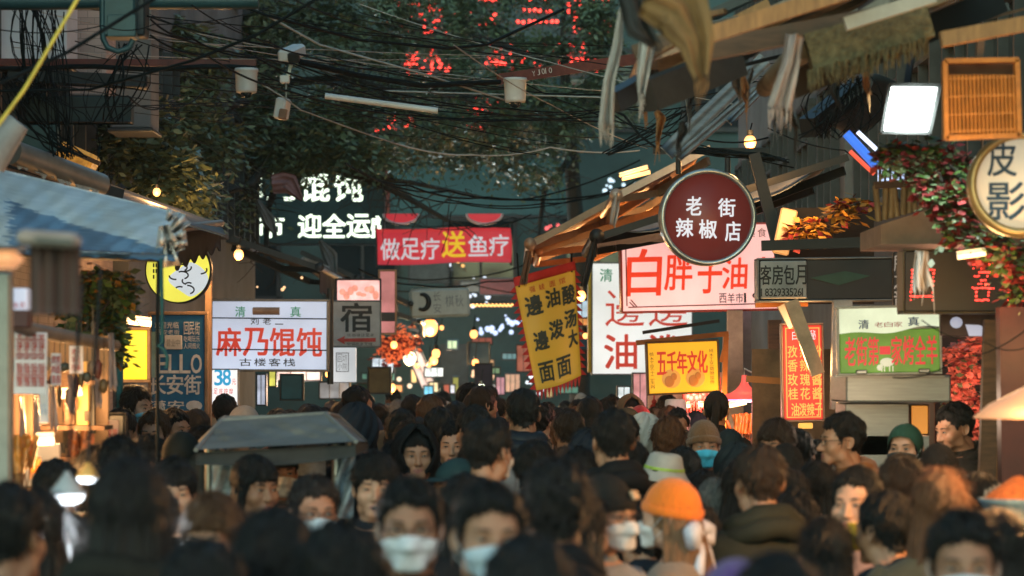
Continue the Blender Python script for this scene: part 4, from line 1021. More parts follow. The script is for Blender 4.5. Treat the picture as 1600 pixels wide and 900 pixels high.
# left: blue and white tarpaulin canopy
t = thing('tarpaulin_canopy', 'blue tarpaulin canopy wrapped in clear white plastic', 'canopy', P(120, 400, 14))
def tarp(u, v):
    x0, x1 = -40 + 0*v, 278 + 12*(1-v); x = x0 + (x1-x0)*u
    top, bot = 254 + .245*(x+40), 384 + .045*(x+40); y = top + (bot-top)*v + 4*math.sin(u*6)*math.sin(v*3)
    D = 15.4 - 2.2*v**.8 + .10*math.sin(u*11 + v*4) + .05*math.sin(u*29 - v*9) + .03*math.sin(u*60+v*22)
    return P(x, y, D)
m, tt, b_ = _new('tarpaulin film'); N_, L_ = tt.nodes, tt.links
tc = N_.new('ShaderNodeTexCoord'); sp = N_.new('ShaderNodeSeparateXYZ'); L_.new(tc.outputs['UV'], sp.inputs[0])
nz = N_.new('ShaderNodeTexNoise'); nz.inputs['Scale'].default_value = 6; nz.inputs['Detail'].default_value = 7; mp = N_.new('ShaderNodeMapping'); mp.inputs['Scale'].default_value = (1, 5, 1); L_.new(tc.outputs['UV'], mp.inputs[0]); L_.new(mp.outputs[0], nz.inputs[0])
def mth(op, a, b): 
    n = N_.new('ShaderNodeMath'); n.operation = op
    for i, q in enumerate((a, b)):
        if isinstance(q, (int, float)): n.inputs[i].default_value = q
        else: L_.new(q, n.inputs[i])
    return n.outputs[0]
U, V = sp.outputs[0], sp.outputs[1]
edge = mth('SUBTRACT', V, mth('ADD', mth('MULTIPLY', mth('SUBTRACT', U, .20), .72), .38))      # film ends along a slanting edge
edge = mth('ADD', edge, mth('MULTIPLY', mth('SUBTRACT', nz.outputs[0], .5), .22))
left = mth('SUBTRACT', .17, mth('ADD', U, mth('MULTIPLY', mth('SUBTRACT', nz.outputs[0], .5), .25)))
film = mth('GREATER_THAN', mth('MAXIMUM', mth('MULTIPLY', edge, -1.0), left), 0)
cr = N_.new('ShaderNodeValToRGB'); cr.color_ramp.elements[0].color = (.80, .79, .77, 1); cr.color_ramp.elements[1].color = (.92, .90, .87, 1); cr.color_ramp.elements[0].position = .35; cr.color_ramp.elements[1].position = .6; L_.new(nz.outputs[0], cr.inputs[0])  # sky highlights painted as the white colour of the clear film
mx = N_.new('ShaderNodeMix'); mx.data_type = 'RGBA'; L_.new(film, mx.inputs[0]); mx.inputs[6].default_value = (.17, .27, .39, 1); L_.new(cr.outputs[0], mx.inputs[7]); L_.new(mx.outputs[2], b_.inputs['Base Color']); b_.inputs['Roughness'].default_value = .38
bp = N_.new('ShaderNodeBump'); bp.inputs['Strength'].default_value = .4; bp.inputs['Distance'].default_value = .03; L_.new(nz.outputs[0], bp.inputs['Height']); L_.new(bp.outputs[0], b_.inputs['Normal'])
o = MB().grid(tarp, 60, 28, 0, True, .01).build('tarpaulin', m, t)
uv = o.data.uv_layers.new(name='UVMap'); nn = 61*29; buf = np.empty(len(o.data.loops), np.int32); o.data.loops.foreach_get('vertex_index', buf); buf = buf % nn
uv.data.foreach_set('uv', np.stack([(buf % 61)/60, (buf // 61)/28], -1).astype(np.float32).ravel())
MB().grid(lambda u, v: P(-40+318*u, 384+.045*318*u + (8+2.5*abs(math.sin(u*40)))*v, 13.2), 90, 2, 0, True, .006).build('scalloped_edge', mat('blue trim', (.04, .11, .22), .6), t)
b = MB()
for (x0, y0, x1, y1, w_) in ((262, 345, 272, 330, 16), (268, 362, 290, 340, 22), (270, 375, 292, 372, 20), (262, 380, 268, 416, 24), (256, 352, 262, 384, 30), (266, 392, 284, 380, 18)):
    def pl(u, v, x0=x0, y0=y0, x1=x1, y1=y1, w_=w_):
        dx, dy = x1-x0, y1-y0; L = math.hypot(dx, dy); s_ = math.sin(math.pi*min(1, .25+v))
        return P(x0+dx*v - dy/L*w_*(u-.5)*(.5+v*.7), y0+dy*v + dx/L*w_*(u-.5)*(.5+v*.7), 13.3 + .09*math.sin(u*9+x1) + .05*math.sin(v*7))
    b.grid(pl, 10, 8, 0, True, .004)
b.build('plastic_bunch', mat('crumpled clear plastic', (.75, .72, .70), .3, var=.2), t)
MB().tube([P(248, 395, 13.4), P(246, 500, 13.4), P(247, 1150, 13.4)], .009, 8).build('pole', M_CABLE, t)
MB().tube([P(-40, 392, 13.5), P(262, 404, 13.5)], .02, 8).build('rail', M_BLACK, t)
# dangling green rope from it
o = MB().tube([P(252, 404, 13.0), P(253, 470, 13.0), P(254, 535, 13.0), P(247, 540, 13.), P(256, 545, 13.), P(262, 560, 13), P(260, 575, 13)], .009, 6).build('hanging_rope', mat('teal rope', (.01, .08, .09), .7)); tag(o, 'knotted teal rope hanging in front of the blue street board', 'rope'); rebase(o)
# grey awning behind it with dark valance
t = thing('awning', 'dusty grey awning with a dark ragged valance above the yellow round sign', 'awning', P(260, 400, 20), 'awnings over the street')
MB().grid(lambda u, v: P(20+325*u + 8*v, 232 + 118*u + 40*v*(1-.55*u) , 22.5 - 2.5*v), 24, 8, 0, True, .012).build('canopy', CL_GREY, t)
MB().grid(lambda u, v: P(275+70*u, 358 - 10*u + v*(62-22*u + 5*math.sin(u*33)), 19.9 + 1.8*u), 36, 4, 0, True, .008).build('valance', CL_DARK, t)
MB().tube([P(20, 272, 20.4), P(158, 300, 20.1), P(276, 358, 19.9)], .035, 8).build('front_bar', AL, t)
MB().tube([P(345, 349, 21.8), P(275, 358, 19.9)], .03, 8).build('side_bar', AL, t)
# rolled awning tube over it
t = thing('awning_roller', 'torn rolled awning tube above the tarpaulin canopy', 'awning', P(90, 265, 17), 'awnings over the street')
MB().tube([P(20, 238, 17), P(158, 290, 17.6)], .075, 14).build('roller', AL, t)
MB().tube([P(158, 290, 17.59), P(162, 291.5, 17.62)], .05, 14).build('end_cap', M_BLACK, t)
MB().grid(lambda u, v: P(26+128*u, 250+47*u + v*(8+4*math.sin(u*25)+3*math.sin(u*61)), 17.0+.5*u), 60, 3, 0, True, .006).build('torn_cloth', CL_PALE, t)
MB().bar(P(0, 250, 17.5), P(190, 305, 18), .05, .07).build('rail', M_DGREY, t)
for (lab, f, wl, D0, D1, cl, sag, val) in (
    ('wide dark awning reaching out above the wonton lightbox', (500, 415), (360, 368), 30, 35, CL_DARK, .05, .25),
    ('drooping grey awning between the wonton lightbox and the lamp board', (560, 432), (470, 390), 36, 41, CL_GREY, .06, .3),
    ('small dusty awning under the lamp board', (600, 450), (540, 425), 42, 47, CL_GREY, .05, .3)):
    awning(lab, f, wl, D0, D1, cl, M_DGREY, .04, sag, val)
strip('grey cloth flap hanging beside the lamp board', [(402, 312), (420, 345), (432, 368)], 33, [6, 22, 4], CL_GREY, 0)
strip('faded pink cloth flap hanging across the lamp lettering', [(425, 288), (450, 285), (472, 312)], 34, [30, 34, 6], mat('faded pink cloth', (.28, .15, .15), .8), 0)
strip('grey cloth flap beneath the lamp board beside the red banner', [(500, 376), (515, 400), (524, 432)], 35, [6, 26, 8], CL_GREY, 0)
strip('pale umbrella edge under the lamp board', [(470, 405), (510, 428)], 34, [10, 26], CL_PALE, 0)

rf = random.Random(3)
for k in range(12):
    e = -1 if k % 2 == 0 else 1; D = 38 + 2.0*k; px = 800 + e*(105 + rf.uniform(-12, 25))*38/D*(1.0 if e > 0 else 1.55); py = 585 - rf.uniform(95, 150)*38/D
    awning('dusty far awning among the clutter of the distant lane', (px, py + 12), (px + e*rf.uniform(55, 80), py - rf.uniform(8, 26)), D, D + 1.8, [CL_GREY, CL_DARK, mat('teal awning', (.03, .075, .08), .8), mat('rust awning', (.13, .05, .035), .8)][k % 4], M_DGREY, .03, .06, .22, None, False, group='far awnings in the distant lane')
# right: awnings on the street's other side
awning('ochre awning with a round capped bar beside the round maroon sign', (828, 378), (1052, 258), 26, 30, CL_TAN, mat('warm bar', (.30, .19, .12), .45, .3), .045, .05, .10)
awning('lower ochre awning with a black underside behind the round maroon sign', (842, 388), (1045, 318), 26.6, 29.8, CL_TAN, mat('orange bar', (.45, .20, .08), .45, .3), .035, .03, 0)
awning('grey cloth awning reaching behind the round maroon sign', (932, 366), (1325, 240), 23.2, 26.2, CL_GREY, M_BLACK, .05, .18, .12, CL_DARK)
awning('upper awning with a pale bar end above the pink lightbox', (962, 302), (1110, 226), 24.5, 27.5, CL_TAN, AL, .045, .04, .12)
awning('large dark awning whose bars cross the top above the floodlight', (1010, 78), (1420, -60), 13.0, 14.3, mat('dusty brown cloth', (.12, .10, .06), .9, var=.4), mat('warm bar', (.30, .19, .12), .45, .3), .035, .06, .0, None, False)
awning('heavy awning with a dusty roller sloping above the floodlight', (1250, 68), (1560, -52), 12.0, 13.6, mat('dusty brown cloth', (.12, .10, .06), .9, var=.4), mat('dusty bar', (.13, .11, .07), .8, var=.4), .045, .04, .0, None, False)
for (lab, a, b_, D, w_, m, nm) in (
    ('ochre timber batten crossing above the dangling cloth', (1085, 62), (1345, -20), 11.5, .055, M_OWOOD, 'timber_batten'), ('dark brown batten below the ochre batten', (1090, 82), (1410, 20), 11.9, .07, M_WOOD, 'timber_batten'),
    ('black gutter bar slanting under the dusty roller', (1232, 135), (1560, 0), 12.6, .10, M_BLACK, 'gutter_bar'), ('mossy roller tube slanting above the floodlight', (1262, 84), (1450, 30), 11.9, .13, mat('mossy felt', (.12, .105, .055), .95, var=.5, scale=30, bump=.8, bscale=60), 'roller_tube'),
    ('weathered beam leaning above the ribbed lamp back', (1470, 62), (1640, 30), 11.4, .05, M_OWOOD, 'timber_batten'), ('pale plank slanting across the top of the dusty roller', (1320, 38), (1460, -6), 11.6, .045, mat('pale plank', (.40, .36, .30), .7, var=.2), 'plank'), ('brown timber rail behind the hanging strips', (990, 82), (1110, 40), 12.4, .05, M_WOOD, 'timber_rail'),
    ('dark sagging gutter below the dangling ochre cloth', (1010, 150), (1150, 95), 12.8, .12, CL_DARK, 'gutter_bar'), ('black bar beneath the frayed strips', (955, 160), (1020, 125), 13.2, .08, M_BLACK, 'gutter_bar'),
    ('black sloping post behind the round maroon sign', (1178, 240), (1222, 410), 21.5, .07, M_BLACK, 'slanted_post'), ('black rail above the room rent box', (1190, 384), (1368, 378), 20, .06, M_BLACK, 'rail'),
    ('orange awning arm leaning across the red menu sign', (1236, 470), (1278, 585), 18.8, .075, mat('peach steel', (.58, .34, .20), .5), 'awning_strut'), ('white steel arm behind the orange awning arm', (1222, 476), (1240, 510), 19.2, .06, M_WHITE, 'awning_strut'),
    ('brown steel bar below the room rent box', (1180, 474), (1262, 472), 19.4, .05, OW, 'rail'), ('orange bar holding the red lamp', (1166, 592), (1228, 596), 21, .04, OW, 'rail'),
    ('grey steel column behind the orange hanging sign', (1148, 485), (1150, 760), 27, .12, mat('grey column', (.30, .30, .32), .6), 'column_post'), ('blue grey column beside the red lamp', (1166, 480), (1166, 760), 27.5, .09, mat('blue column', (.20, .24, .30), .6), 'column_post'),
    ('dark timber post beside the red menu sign', (1210, 500), (1214, 760), 23, .09, M_WOOD, 'column_post'), ('pale steel column between menu and roast lamb signs', (1316, 470), (1312, 640), 18.2, .10, M_GREY, 'column_post'),
    ('red timber post beside the pink blossom', (1582, 480), (1586, 800), 13.8, .12, mat('red lacquer', (.06, .011, .009), .45), 'column_post'), ('brown timber post behind the seller', (1550, 500), (1540, 800), 14.6, .07, M_WOOD, 'column_post'), ('pale timber post behind the seller', (1568, 510), (1560, 800), 14.8, .05, M_OWOOD, 'column_post')):
    o = MB().bar(P(*a, D), P(*b_, D + (.0 if nm != 'gutter_bar' else .3)), w_, w_*1.2).build(nm, m); tag(o, lab, 'post' if 'post' in nm or 'strut' in nm else 'bar'); rebase(o)
# frayed bristles under the mossy roller, and hanging strips
b = MB()
for k in range(260):
    u = random.random(); p = P(1262+190*u, 92-54*u, 11.85) + Vector((0, random.uniform(-.05, .05), -.05)); b.tube([p, p + Vector((random.gauss(0, .012), random.gauss(0, .01), -random.uniform(.02, .10)))], [.005, .002], 4)
o = b.build('bristle_fringe', MC['mossy felt']); tag(o, 'mossy ragged fringe hanging under the dusty roller', 'fringe'); rebase(o)
strip('big ochre cloth dangling at the top beside the red lettering', [(1010, -10), (1060, 10), (1088, 60), (1096, 122)], 9.6, [70, 100, 62, 22], mat('ochre hanging cloth', (.22, .12, .045), .85, var=.3, scale=5, bump=.3, bscale=10), 8)
strip('dark cloth fold beside the big ochre cloth', [(985, -10), (1000, 40), (1025, 70)], 9.9, [40, 44, 12], CL_DARK, 3)
strip('long frayed pale strip hanging left of the short pale strip', [(972, 12), (966, 70), (952, 130), (948, 196)], 12.6, [6, 14, 16, 22], CL_PALE, 16)
strip('short frayed pale strip under the dark bar', [(1012, 66), (1006, 110), (1003, 150)], 12.3, [26, 20, 10], CL_PALE, 8)
strip('pinkish frayed strip hanging before the curved tiles', [(1243, 54), (1236, 100), (1218, 168)], 11.8, [28, 26, 36], mat('pinkish frayed cloth', (.44, .36, .33), .85, var=.2, stretch=(6, 6, .4), bump=.4), 14)
strip('small pale strip by the round capped awning bar', [(964, 302), (962, 325), (958, 350)], 24.4, [10, 12, 10], CL_PALE, 3)
strip('brown strip dangling from the ochre awning bar', [(826, 392), (822, 420), (818, 444)], 25.9, [8, 10, 12], mat('brown strap', (.16, .09, .05), .8), 0)
strip('dark strap dangling from the grey awning bar', [(930, 372), (922, 410), (914, 446)], 23.1, [8, 10, 8], CL_DARK, 0)
strip('pale cloth strip wrapped on the lamp sign', [(1442, 392), (1440, 430), (1444, 452)], 14.2, [20, 24, 34], CL_PALE, 4)
for (lab, a, b_, w_) in (('wide grey folded strip slanting behind the black sloping twig', (1196, 92), (1042, 238), 26), ('narrower grey folded strip slanting under the wide one', (1204, 122), (1060, 245), 15), ('grey metal strip slanting above the orange lit eave', (1240, 90), (1140, 190), 12)):
    def fs_(u, v): 
        A, B_ = P(*a, 17.5), P(*b_, 16.6); d = (B_-A).normalized(); n = d.cross(Vector((0, 1, 0))).normalized(); return A.lerp(B_, v) + n*(u-.5)*w_*17/F + Vector((0, .012*math.cos(u*12), 0))
    o = MB().grid(fs_, 16, 10, 0, True, .01).build('folded_strip', mat('grey folded strip', (.24, .25, .25), .55, var=.25, stretch=(1, 1, 4))); tag(o, lab, 'strip'); rebase(o)
# jumble of rafters and sheets at the top right
jr = random.Random(17)
TONES = [M_WOOD, M_OWOOD, M_BLACK, M_DGREY, mat('worn brown timber', (.16, .085, .04), .7, var=.4, scale=5, stretch=(6, 1, 1)), mat('dusty grey timber', (.20, .18, .15), .8, var=.3, scale=5, stretch=(6, 1, 1))]
for i in range(48):
    x0 = jr.uniform(1000, 1440); y0 = 150 - (x0-1000)*.18 - jr.uniform(0, 120); L = jr.uniform(70, 230); sl_ = jr.uniform(-.62, -.20); D = jr.uniform(12.2, 16.5)
    o = MB().bar(P(x0, y0, D), P(x0+L, y0+L*sl_, D + jr.uniform(-.3, .6)), jr.uniform(.012, .045), jr.uniform(.012, .045)).build('rafter', TONES[i % 6]); tag(o, 'thin weathered rafter in the jumble of eaves above the round maroon sign', 'rafter', 'rafters of the tangled eaves'); rebase(o)
for i, (x0, y0, x1, y1, D, hh, m) in enumerate(((1100, 60, 1300, -10, 14.5, 46, mat('rusty sheet', (.15, .07, .035), .7, var=.5)), (1330, 60, 1500, 0, 15, 50, mat('grey sheet', (.12, .13, .13), .6, var=.4)))):
    def cg(u, v): 
        a, b_ = P(x0, y0, D), P(x1, y1, D + .4); p = a.lerp(b_, u); return p + Vector((.1*v, .5*v + .0, -hh*D/F*v*.55 + .008*math.sin(u*90)))
    o = MB().grid(cg, 90, 3, 0, True, .006).build('corrugated_sheet', m); tag(o, ['rust brown corrugated sheet over the ochre batten', 'grey corrugated sheet over the mossy roller', 'grey corrugated sheet behind the pinkish frayed strip', 'rust brown corrugated sheet above the round maroon sign'][i], 'roof sheet'); rebase(o)
for i in range(13):
    x, y = jr.uniform(1010, 1380), 0; y = 170 - (x-1000)*.22 + jr.uniform(-30, 40)
    strip('small torn scrap dangling from the tangled eaves', [(x, y), (x + jr.uniform(-8, 8), y + jr.uniform(12, 26)), (x + jr.uniform(-14, 10), y + jr.uniform(30, 48))], jr.uniform(12.5, 17), [8, jr.uniform(8, 16), 3], [CL_GREY, CL_TAN, CL_DARK][i % 3], 4, 'cloth_scrap', 'torn scraps on the tangled eaves')
# curved tile eave at the right
t = thing('tiled_eave', 'dark curved tile eave beside the floodlight', 'roof', P(1320, 200, 17)); b = MB()
for k in range(12):
    pts = [P(1275+7*k + 60*v**1.2, 185 - 5*k + 0*v + 60*v**1.6 - 40*v, 17.5+.06*k + .8*v) for v in np.linspace(0, 1, 8)]; b.tube(pts, [.05]*8, 8)
b.build('roof_tile', mat('dark roof tile', (.045, .052, .052), .7, var=.4), t); MB().bar(P(1262, 200, 17.4), P(1350, 130, 18.2), .1, .12).build('ridge', M_BLACK, t)

# ------------------------------------------------------------------ poles, pipes, cameras
t = thing('meter_box', 'teal metal meter box with a looped conduit under the pipe', 'meter box', P(200, 60, 16))
MB().box(P(190, 16, 16), (50*16/F, .22, 88*16/F), None, 0, .012).build('case', M_TEAL, t); MB().box(P(222, 20, 16.1), (16*16/F, .2, 78*16/F), None, 0, .01).build('side_case', M_DGREY, t)
MB().box(P(190, 40, 15.87), (44*16/F, .012, 34*16/F), None, 0, .004).build('door', M_TEAL, t)
MB().tube([P(160, -20, 15.9), P(160, 40, 15.9), P(161, 60, 15.9), P(168, 74, 15.9), P(185, 81, 15.9), P(202, 74, 15.9), P(208, 62, 15.9)], .017, 10).build('conduit', M_TEAL, t)
o = MB().tube([P(-40, 3, 16.4), P(404, 1, 16.4)], .048, 14).build('utility_pipe', M_TEAL); tag(o, 'thick teal pipe running across the top beside the meter box', 'pipe'); rebase(o)
t = thing('cable_beam', 'rusty red steel arm wrapped in cables above the white dome camera', 'steel arm', P(200, 100, 18))
MB().bar(P(-20, 97, 18), P(400, 99, 18), .05, .042).build('arm', M_RUST, t)
MB().tube([P(-20+42*i, 106 + 2.5*math.sin(i*1.3), 17.96) for i in range(11)], .016, 8).build('wrapped_cable', M_CABLE, t)
t = thing('steel_beam', 'rusty red steel arm marked YJ010 above the right-hand crowd', 'steel arm', P(930, 110, 20))
MB().bar(P(778, 124, 20), P(1130, 72, 20.4), .05, .075).build('arm', M_RUST, t)
s = Sign('x', None, None, (825, 100, 870, 125), 19.93); tx = s.text([('Y', 831, 109, 836.5, 117), ('J', 839, 108, 844, 116.5), ('010', 846, 107.2, 863, 116)], mat('pale stencil', (.5, .45, .42), .6), .01, slant=0)
tx.parent = t; tx.location = s.root.location - t.location; tx.rotation_euler = (0, R(-8.3), 0); bpy.data.objects.remove(s.root); tx.name = 'lettering'
def dome_cam(px, py, D, label):
    t = thing('dome_camera', label, 'camera', P(px, py, D)); k = D/F; c = P(px, py, D)
    MB().lathe([(0, 20*k), (18*k, 20*k), (19*k, 17*k), (18.5*k, 15*k), (17.5*k, 14*k), (16.5*k, -14*k), (15.5*k, -18*k), (0, -18*k)], c, 24).build('housing', M_WHITE, t)
    MB().lathe([(9*k, -18*k), (9*k, -21*k), (6.5*k, -25*k), (0, -27*k)], c, 18).build('dome', M_GLASS, t)
dome_cam(385, 127, 17.8, 'white dome camera under the cable wrapped red arm'); dome_cam(805, 142, 19.8, 'white dome camera under the arm marked YJ010')
t = thing('bullet_camera', 'white bullet camera on a bracket above the grey wooden box', 'camera', P(456, 90, 18)); k = 18/F
MB().box(P(456, 83, 18.1), (24*k, .30, 20*k), (R(14), 0, R(-14)), 0, .015).build('housing', M_WHITE, t); MB().box(P(459, 90, 17.94), (19*k, .03, 15*k), (R(14), 0, R(-14)), 0, .008).build('lens_face', M_BLACK, t)
MB().bar(P(456, 98, 18.1), P(447, 128, 18.1), .02, .02).build('bracket', M_GREY, t); MB().box(P(445, 124, 18.05), (15*k, .06, 12*k), None, 0, .006).build('junction_box', M_WHITE, t)
t = thing('hanging_speaker', 'small weathered horn speaker box hanging below the bullet camera', 'speaker', P(441, 170, 18))
MB().box(P(441, 170, 18), (17*k, .12, 34*k), (0, R(10), R(-15)), 0, .012).build('case', M_WHITE, t); MB().box(P(442, 178, 17.92), (13*k, .02, 16*k), (0, R(10), R(-15)), 0, .006).build('front', mat('rusty front', (.20, .11, .07), .8), t)
MB().tube([P(447, 130, 18), P(447, 153, 18)], .008, 6).build('stem', M_GREY, t)
o = MB().tube([P(508, 150, 19), P(684, 173, 19)], .021, 10).build('fluorescent_tube', mat('unlit tube', (.62, .62, .60), .3, var=.04)); tag(o, 'unlit white tube light hanging askew below the cables', 'tube light'); rebase(o)
o = MB().tube([P(-20, 250, 12.5), P(28, 190, 12.5)], [.09, .055], 14).build('grey_duct', mat('grey pvc', (.26, .27, .28), .5)); tag(o, 'grey plastic duct leaning at the left above the tarpaulin', 'duct'); rebase(o)
# dark eaves and boxes of the left corner
for (lab, x0, y0, x1, y1, D, m) in (('dark teal fascia board behind the cable tangle', 40, 150, 205, 192, 20, mat('dark teal-toned cladding', (.018, .042, .045))), ('narrow black ledge below the rusty arm', 10, 112, 230, 132, 19.2, M_BLACK), ('dark shop fascia behind the golden lamp cover', 30, 195, 90, 240, 19.2, M_TEAL)):
    s_ = Sign('fascia_board', lab, 'board', (x0, y0, x1, y1), D, roll=3 if y0 < 120 else 0); s_.panel('board', m, t=.15); s_.panel('lip', M_DGREY, (x0, y1-3, x1, y1), .18, -.03)
t = thing('lamp_cover', 'golden mesh lamp cover glowing above the tarpaulin', 'lamp', P(122, 245, 19))
MB().box(P(122, 246, 19), (58*19/F, .3, 28*19/F), (0, R(24), 0), 0, .02).build('mesh', lit('golden mesh', (.75, .36, .06), .32, var=.8, scale=30), t); MB().bar(P(92, 228, 18.8), P(156, 256, 18.8), .03, .03).build('rim', M_WOOD, t)

# ------------------------------------------------------------------ overhead cables
def cable(label, pts, r=.008, sag=0, m=M_CABLE, group='overhead cables', n=10, name='cable'):
    W3 = [P(*p) for p in pts]; out = []
    for i in range(len(W3)-1):
        for j in range(n):
            t_ = j/n; p = W3[i].lerp(W3[i+1], t_); p.z -= sag*4*t_*(1-t_); out.append(p)
    out.append(W3[-1]); o = MB().tube(out, r, 6).build(name, m); tag(o, label, 'cable', group); return rebase(o)
M_YEL = mat('yellow cable', (.62, .50, .08), .5); M_PCAB = mat('pale cable', (.30, .31, .30), .6)
cable('yellow cable slanting down past the tiled pier', [(125, -8, 11), (38, 140, 10.8), (-10, 205, 10.6)], .0075, 0, M_YEL)
cable('thick black cable slanting down across the meter box', [(245, -5, 13), (105, 82, 12.6), (-10, 135, 12.2)], .009)
cable('thick black cable running from the red arm up to the top beside the bullet camera', [(500, -5, 15), (400, 55, 15.2), (300, 95, 15.5), (140, 140, 16), (-10, 142, 16)], .009)
cable('heavy cable bundle swagged from the bullet camera to the right arm', [(470, 97, 18), (560, 118, 18.5), (660, 134, 19), (780, 128, 19.8)], .020)
cable('thick cable looping high over the tree up to the top', [(340, -5, 17), (420, 25, 17), (560, 62, 18), (700, 76, 18.5), (760, 70, 19), (880, 15, 20)], .011)
cable('pale cable slanting across the tree behind the tube light', [(400, 15, 18), (500, 70, 18.5), (660, 115, 19), (800, 160, 20)], .007, 0, M_PCAB)
cable('pale cable running right from the dome camera toward the frayed strip', [(600, 142, 20), (800, 148, 20), (940, 152, 20)], .006, 0, M_PCAB)
cable('thin pale cable hanging from the small speaker', [(400, 126, 17.8), (440, 150, 17.8), (470, 172, 18), (560, 205, 19), (640, 232, 20)], .005, 0, M_PCAB)
cable('pale cable drooping over the blank teal board', [(620, 224, 24), (740, 242, 24), (860, 230, 24), (1000, 235, 24)], .007, .03, M_PCAB)
k_ = 0
for (pts, r, sg) in (
    ([(230, 25, 16), (420, 70, 17), (600, 112, 19), (800, 140, 20.5), (960, 146, 21)], .009, .02), ([(230, 45, 16), (460, 100, 18), (640, 150, 19), (800, 170, 20), (930, 172, 21)], .010, .02), ([(235, 30, 16), (300, 60, 16.5), (400, 90, 17), (520, 130, 18), (700, 165, 19), (960, 190, 21)], .010, .03),
    ([(235, 55, 16), (320, 85, 16.5), (450, 142, 18), (640, 180, 20), (940, 182, 21)], .011, .03), ([(300, 8, 16), (420, 65, 17), (500, 85, 18), (800, 138, 20)], .007, .03), ([(-10, 45, 15), (160, 40, 15.5), (240, 38, 16), (420, 12, 18)], .006, .03),
    ([(640, 175, 20), (800, 188, 20.5), (960, 168, 21), (1080, 165, 21.5), (1240, 120, 22)], .010, .03), ([(640, 168, 20), (850, 180, 21), (1030, 160, 21), (1180, 128, 22)], .008, .02), ([(800, 118, 20), (900, 165, 20.5), (1010, 200, 21), (1240, 262, 22)], .008, .02),
    ([(930, 160, 18), (975, 180, 18), (1000, 212, 18), (1032, 236, 18)], .014, 0), ([(960, 180, 18), (1060, 205, 18), (1200, 215, 18.5)], .010, .05), ([(540, 255, 28), (640, 290, 30), (760, 308, 32), (960, 300, 34)], .019, .06), ([(600, 285, 30), (700, 298, 31), (830, 310, 33), (1000, 250, 33)], .017, .05),
    ([(700, 312, 32), (850, 318, 33), (960, 295, 34), (1060, 255, 34)], .015, .05), ([(560, 265, 28), (720, 318, 32), (900, 312, 33), (1010, 270, 33)], .014, .08), ([(598, 345, 40), (700, 352, 40), (800, 340, 40), (880, 330, 40)], .012, .05), ([(640, 348, 38), (740, 355, 38), (830, 335, 36)], .012, .06),
    ([(590, 425, 40), (700, 435, 40), (830, 410, 40)], .02, .06), ([(560, 420, 36), (650, 445, 38), (760, 440, 40), (900, 420, 40)], .02, .05), ([(620, 455, 44), (740, 445, 44), (880, 465, 44)], .018, .04), ([(1200, 200, 20), (1320, 235, 19), (1390, 262, 18)], .008, .03),
    ([(1395, 590, 13), (1500, 560, 13), (1610, 510, 13)], .006, .03), ([(1440, 500, 13.5), (1540, 535, 13.5), (1610, 540, 13.5)], .005, .03), ([(620, 380, 36), (602, 420, 36), (585, 440, 36)], .010, 0), ([(705, 330, 34), (700, 365, 34), (690, 395, 34)], .010, 0), ([(150, 110, 17), (200, 150, 17), (260, 165, 18), (320, 140, 19)], .008, .05)):
    k_ += 1; cable('black overhead cable sagging across the street among many alike', pts, r*.6, sg)
cj = random.Random(9)
for i in range(30):
    x0, x1 = cj.choice([(cj.uniform(-20, 260), cj.uniform(600, 1000)), (cj.uniform(200, 480), cj.uniform(820, 1080)), (cj.uniform(560, 820), cj.uniform(1000, 1320))]); y0, y1 = cj.uniform(-10, 190), cj.uniform(60, 250); D0, D1 = cj.uniform(15, 22), cj.uniform(19, 30)
    cable('thin black overhead wire crossing the tangle above the street', [(x0, y0, D0), ((x0+x1)/2, (y0+y1)/2 + cj.uniform(0, 25), (D0+D1)/2), (x1, y1, D1)], cj.uniform(.0025, .0045), cj.uniform(.01, .05), M_CABLE if i % 5 else M_PCAB, 'thin overhead wires', 8, 'wire') if i % 5 else cable('thin pale overhead wire crossing the tangle above the street', [(x0, y0, D0), ((x0+x1)/2, (y0+y1)/2 + 12, (D0+D1)/2), (x1, y1, D1)], .0035, .02, M_PCAB, 'thin pale overhead wires', 8, 'wire')
def bundle(label, x0, y0, x1, y1, D, n, spread, r=.0042):
    b = MB()
    for i in range(n):
        a = random.gauss(0, spread); c = random.gauss(0, spread*1.3); mx_ = random.gauss(0, spread*1.6)
        b.tube([P(x0+a + (x1-x0)*t_ + mx_*math.sin(math.pi*t_) + (c-a)*t_, y0 + (y1-y0)*t_ + random.gauss(0, 2), D + random.gauss(0, .06)) for t_ in np.linspace(0, 1, 7)], r*random.uniform(.5, 1.4), 5)
    o = b.build('cable_bundle', M_CABLE); tag(o, label, 'cable bundle', kind='stuff'); rebase(o)
bundle('thick tangle of black cables falling past the pale wall panel', 40, 5, 62, 160, 17, 22, 12, .004); bundle('tangle of black cables beside the beige tiled pier', 78, 15, 100, 250, 17.3, 14, 9, .004); bundle('loose cables hanging below the rusty arm', 20, 120, 110, 245, 17.2, 18, 22)
bundle('grey cable fan spreading below the meter box', 205, 70, 175, 190, 17.6, 16, 16); bundle('cable tangle on the curved tile eave', 1330, 120, 1300, 215, 16.9, 24, 22); bundle('tangled cables over the round sign bracket', 1040, 230, 1220, 250, 21.6, 14, 8, .007); bundle('cables knotted behind the hanging strips', 950, 240, 1060, 170, 19, 12, 9)
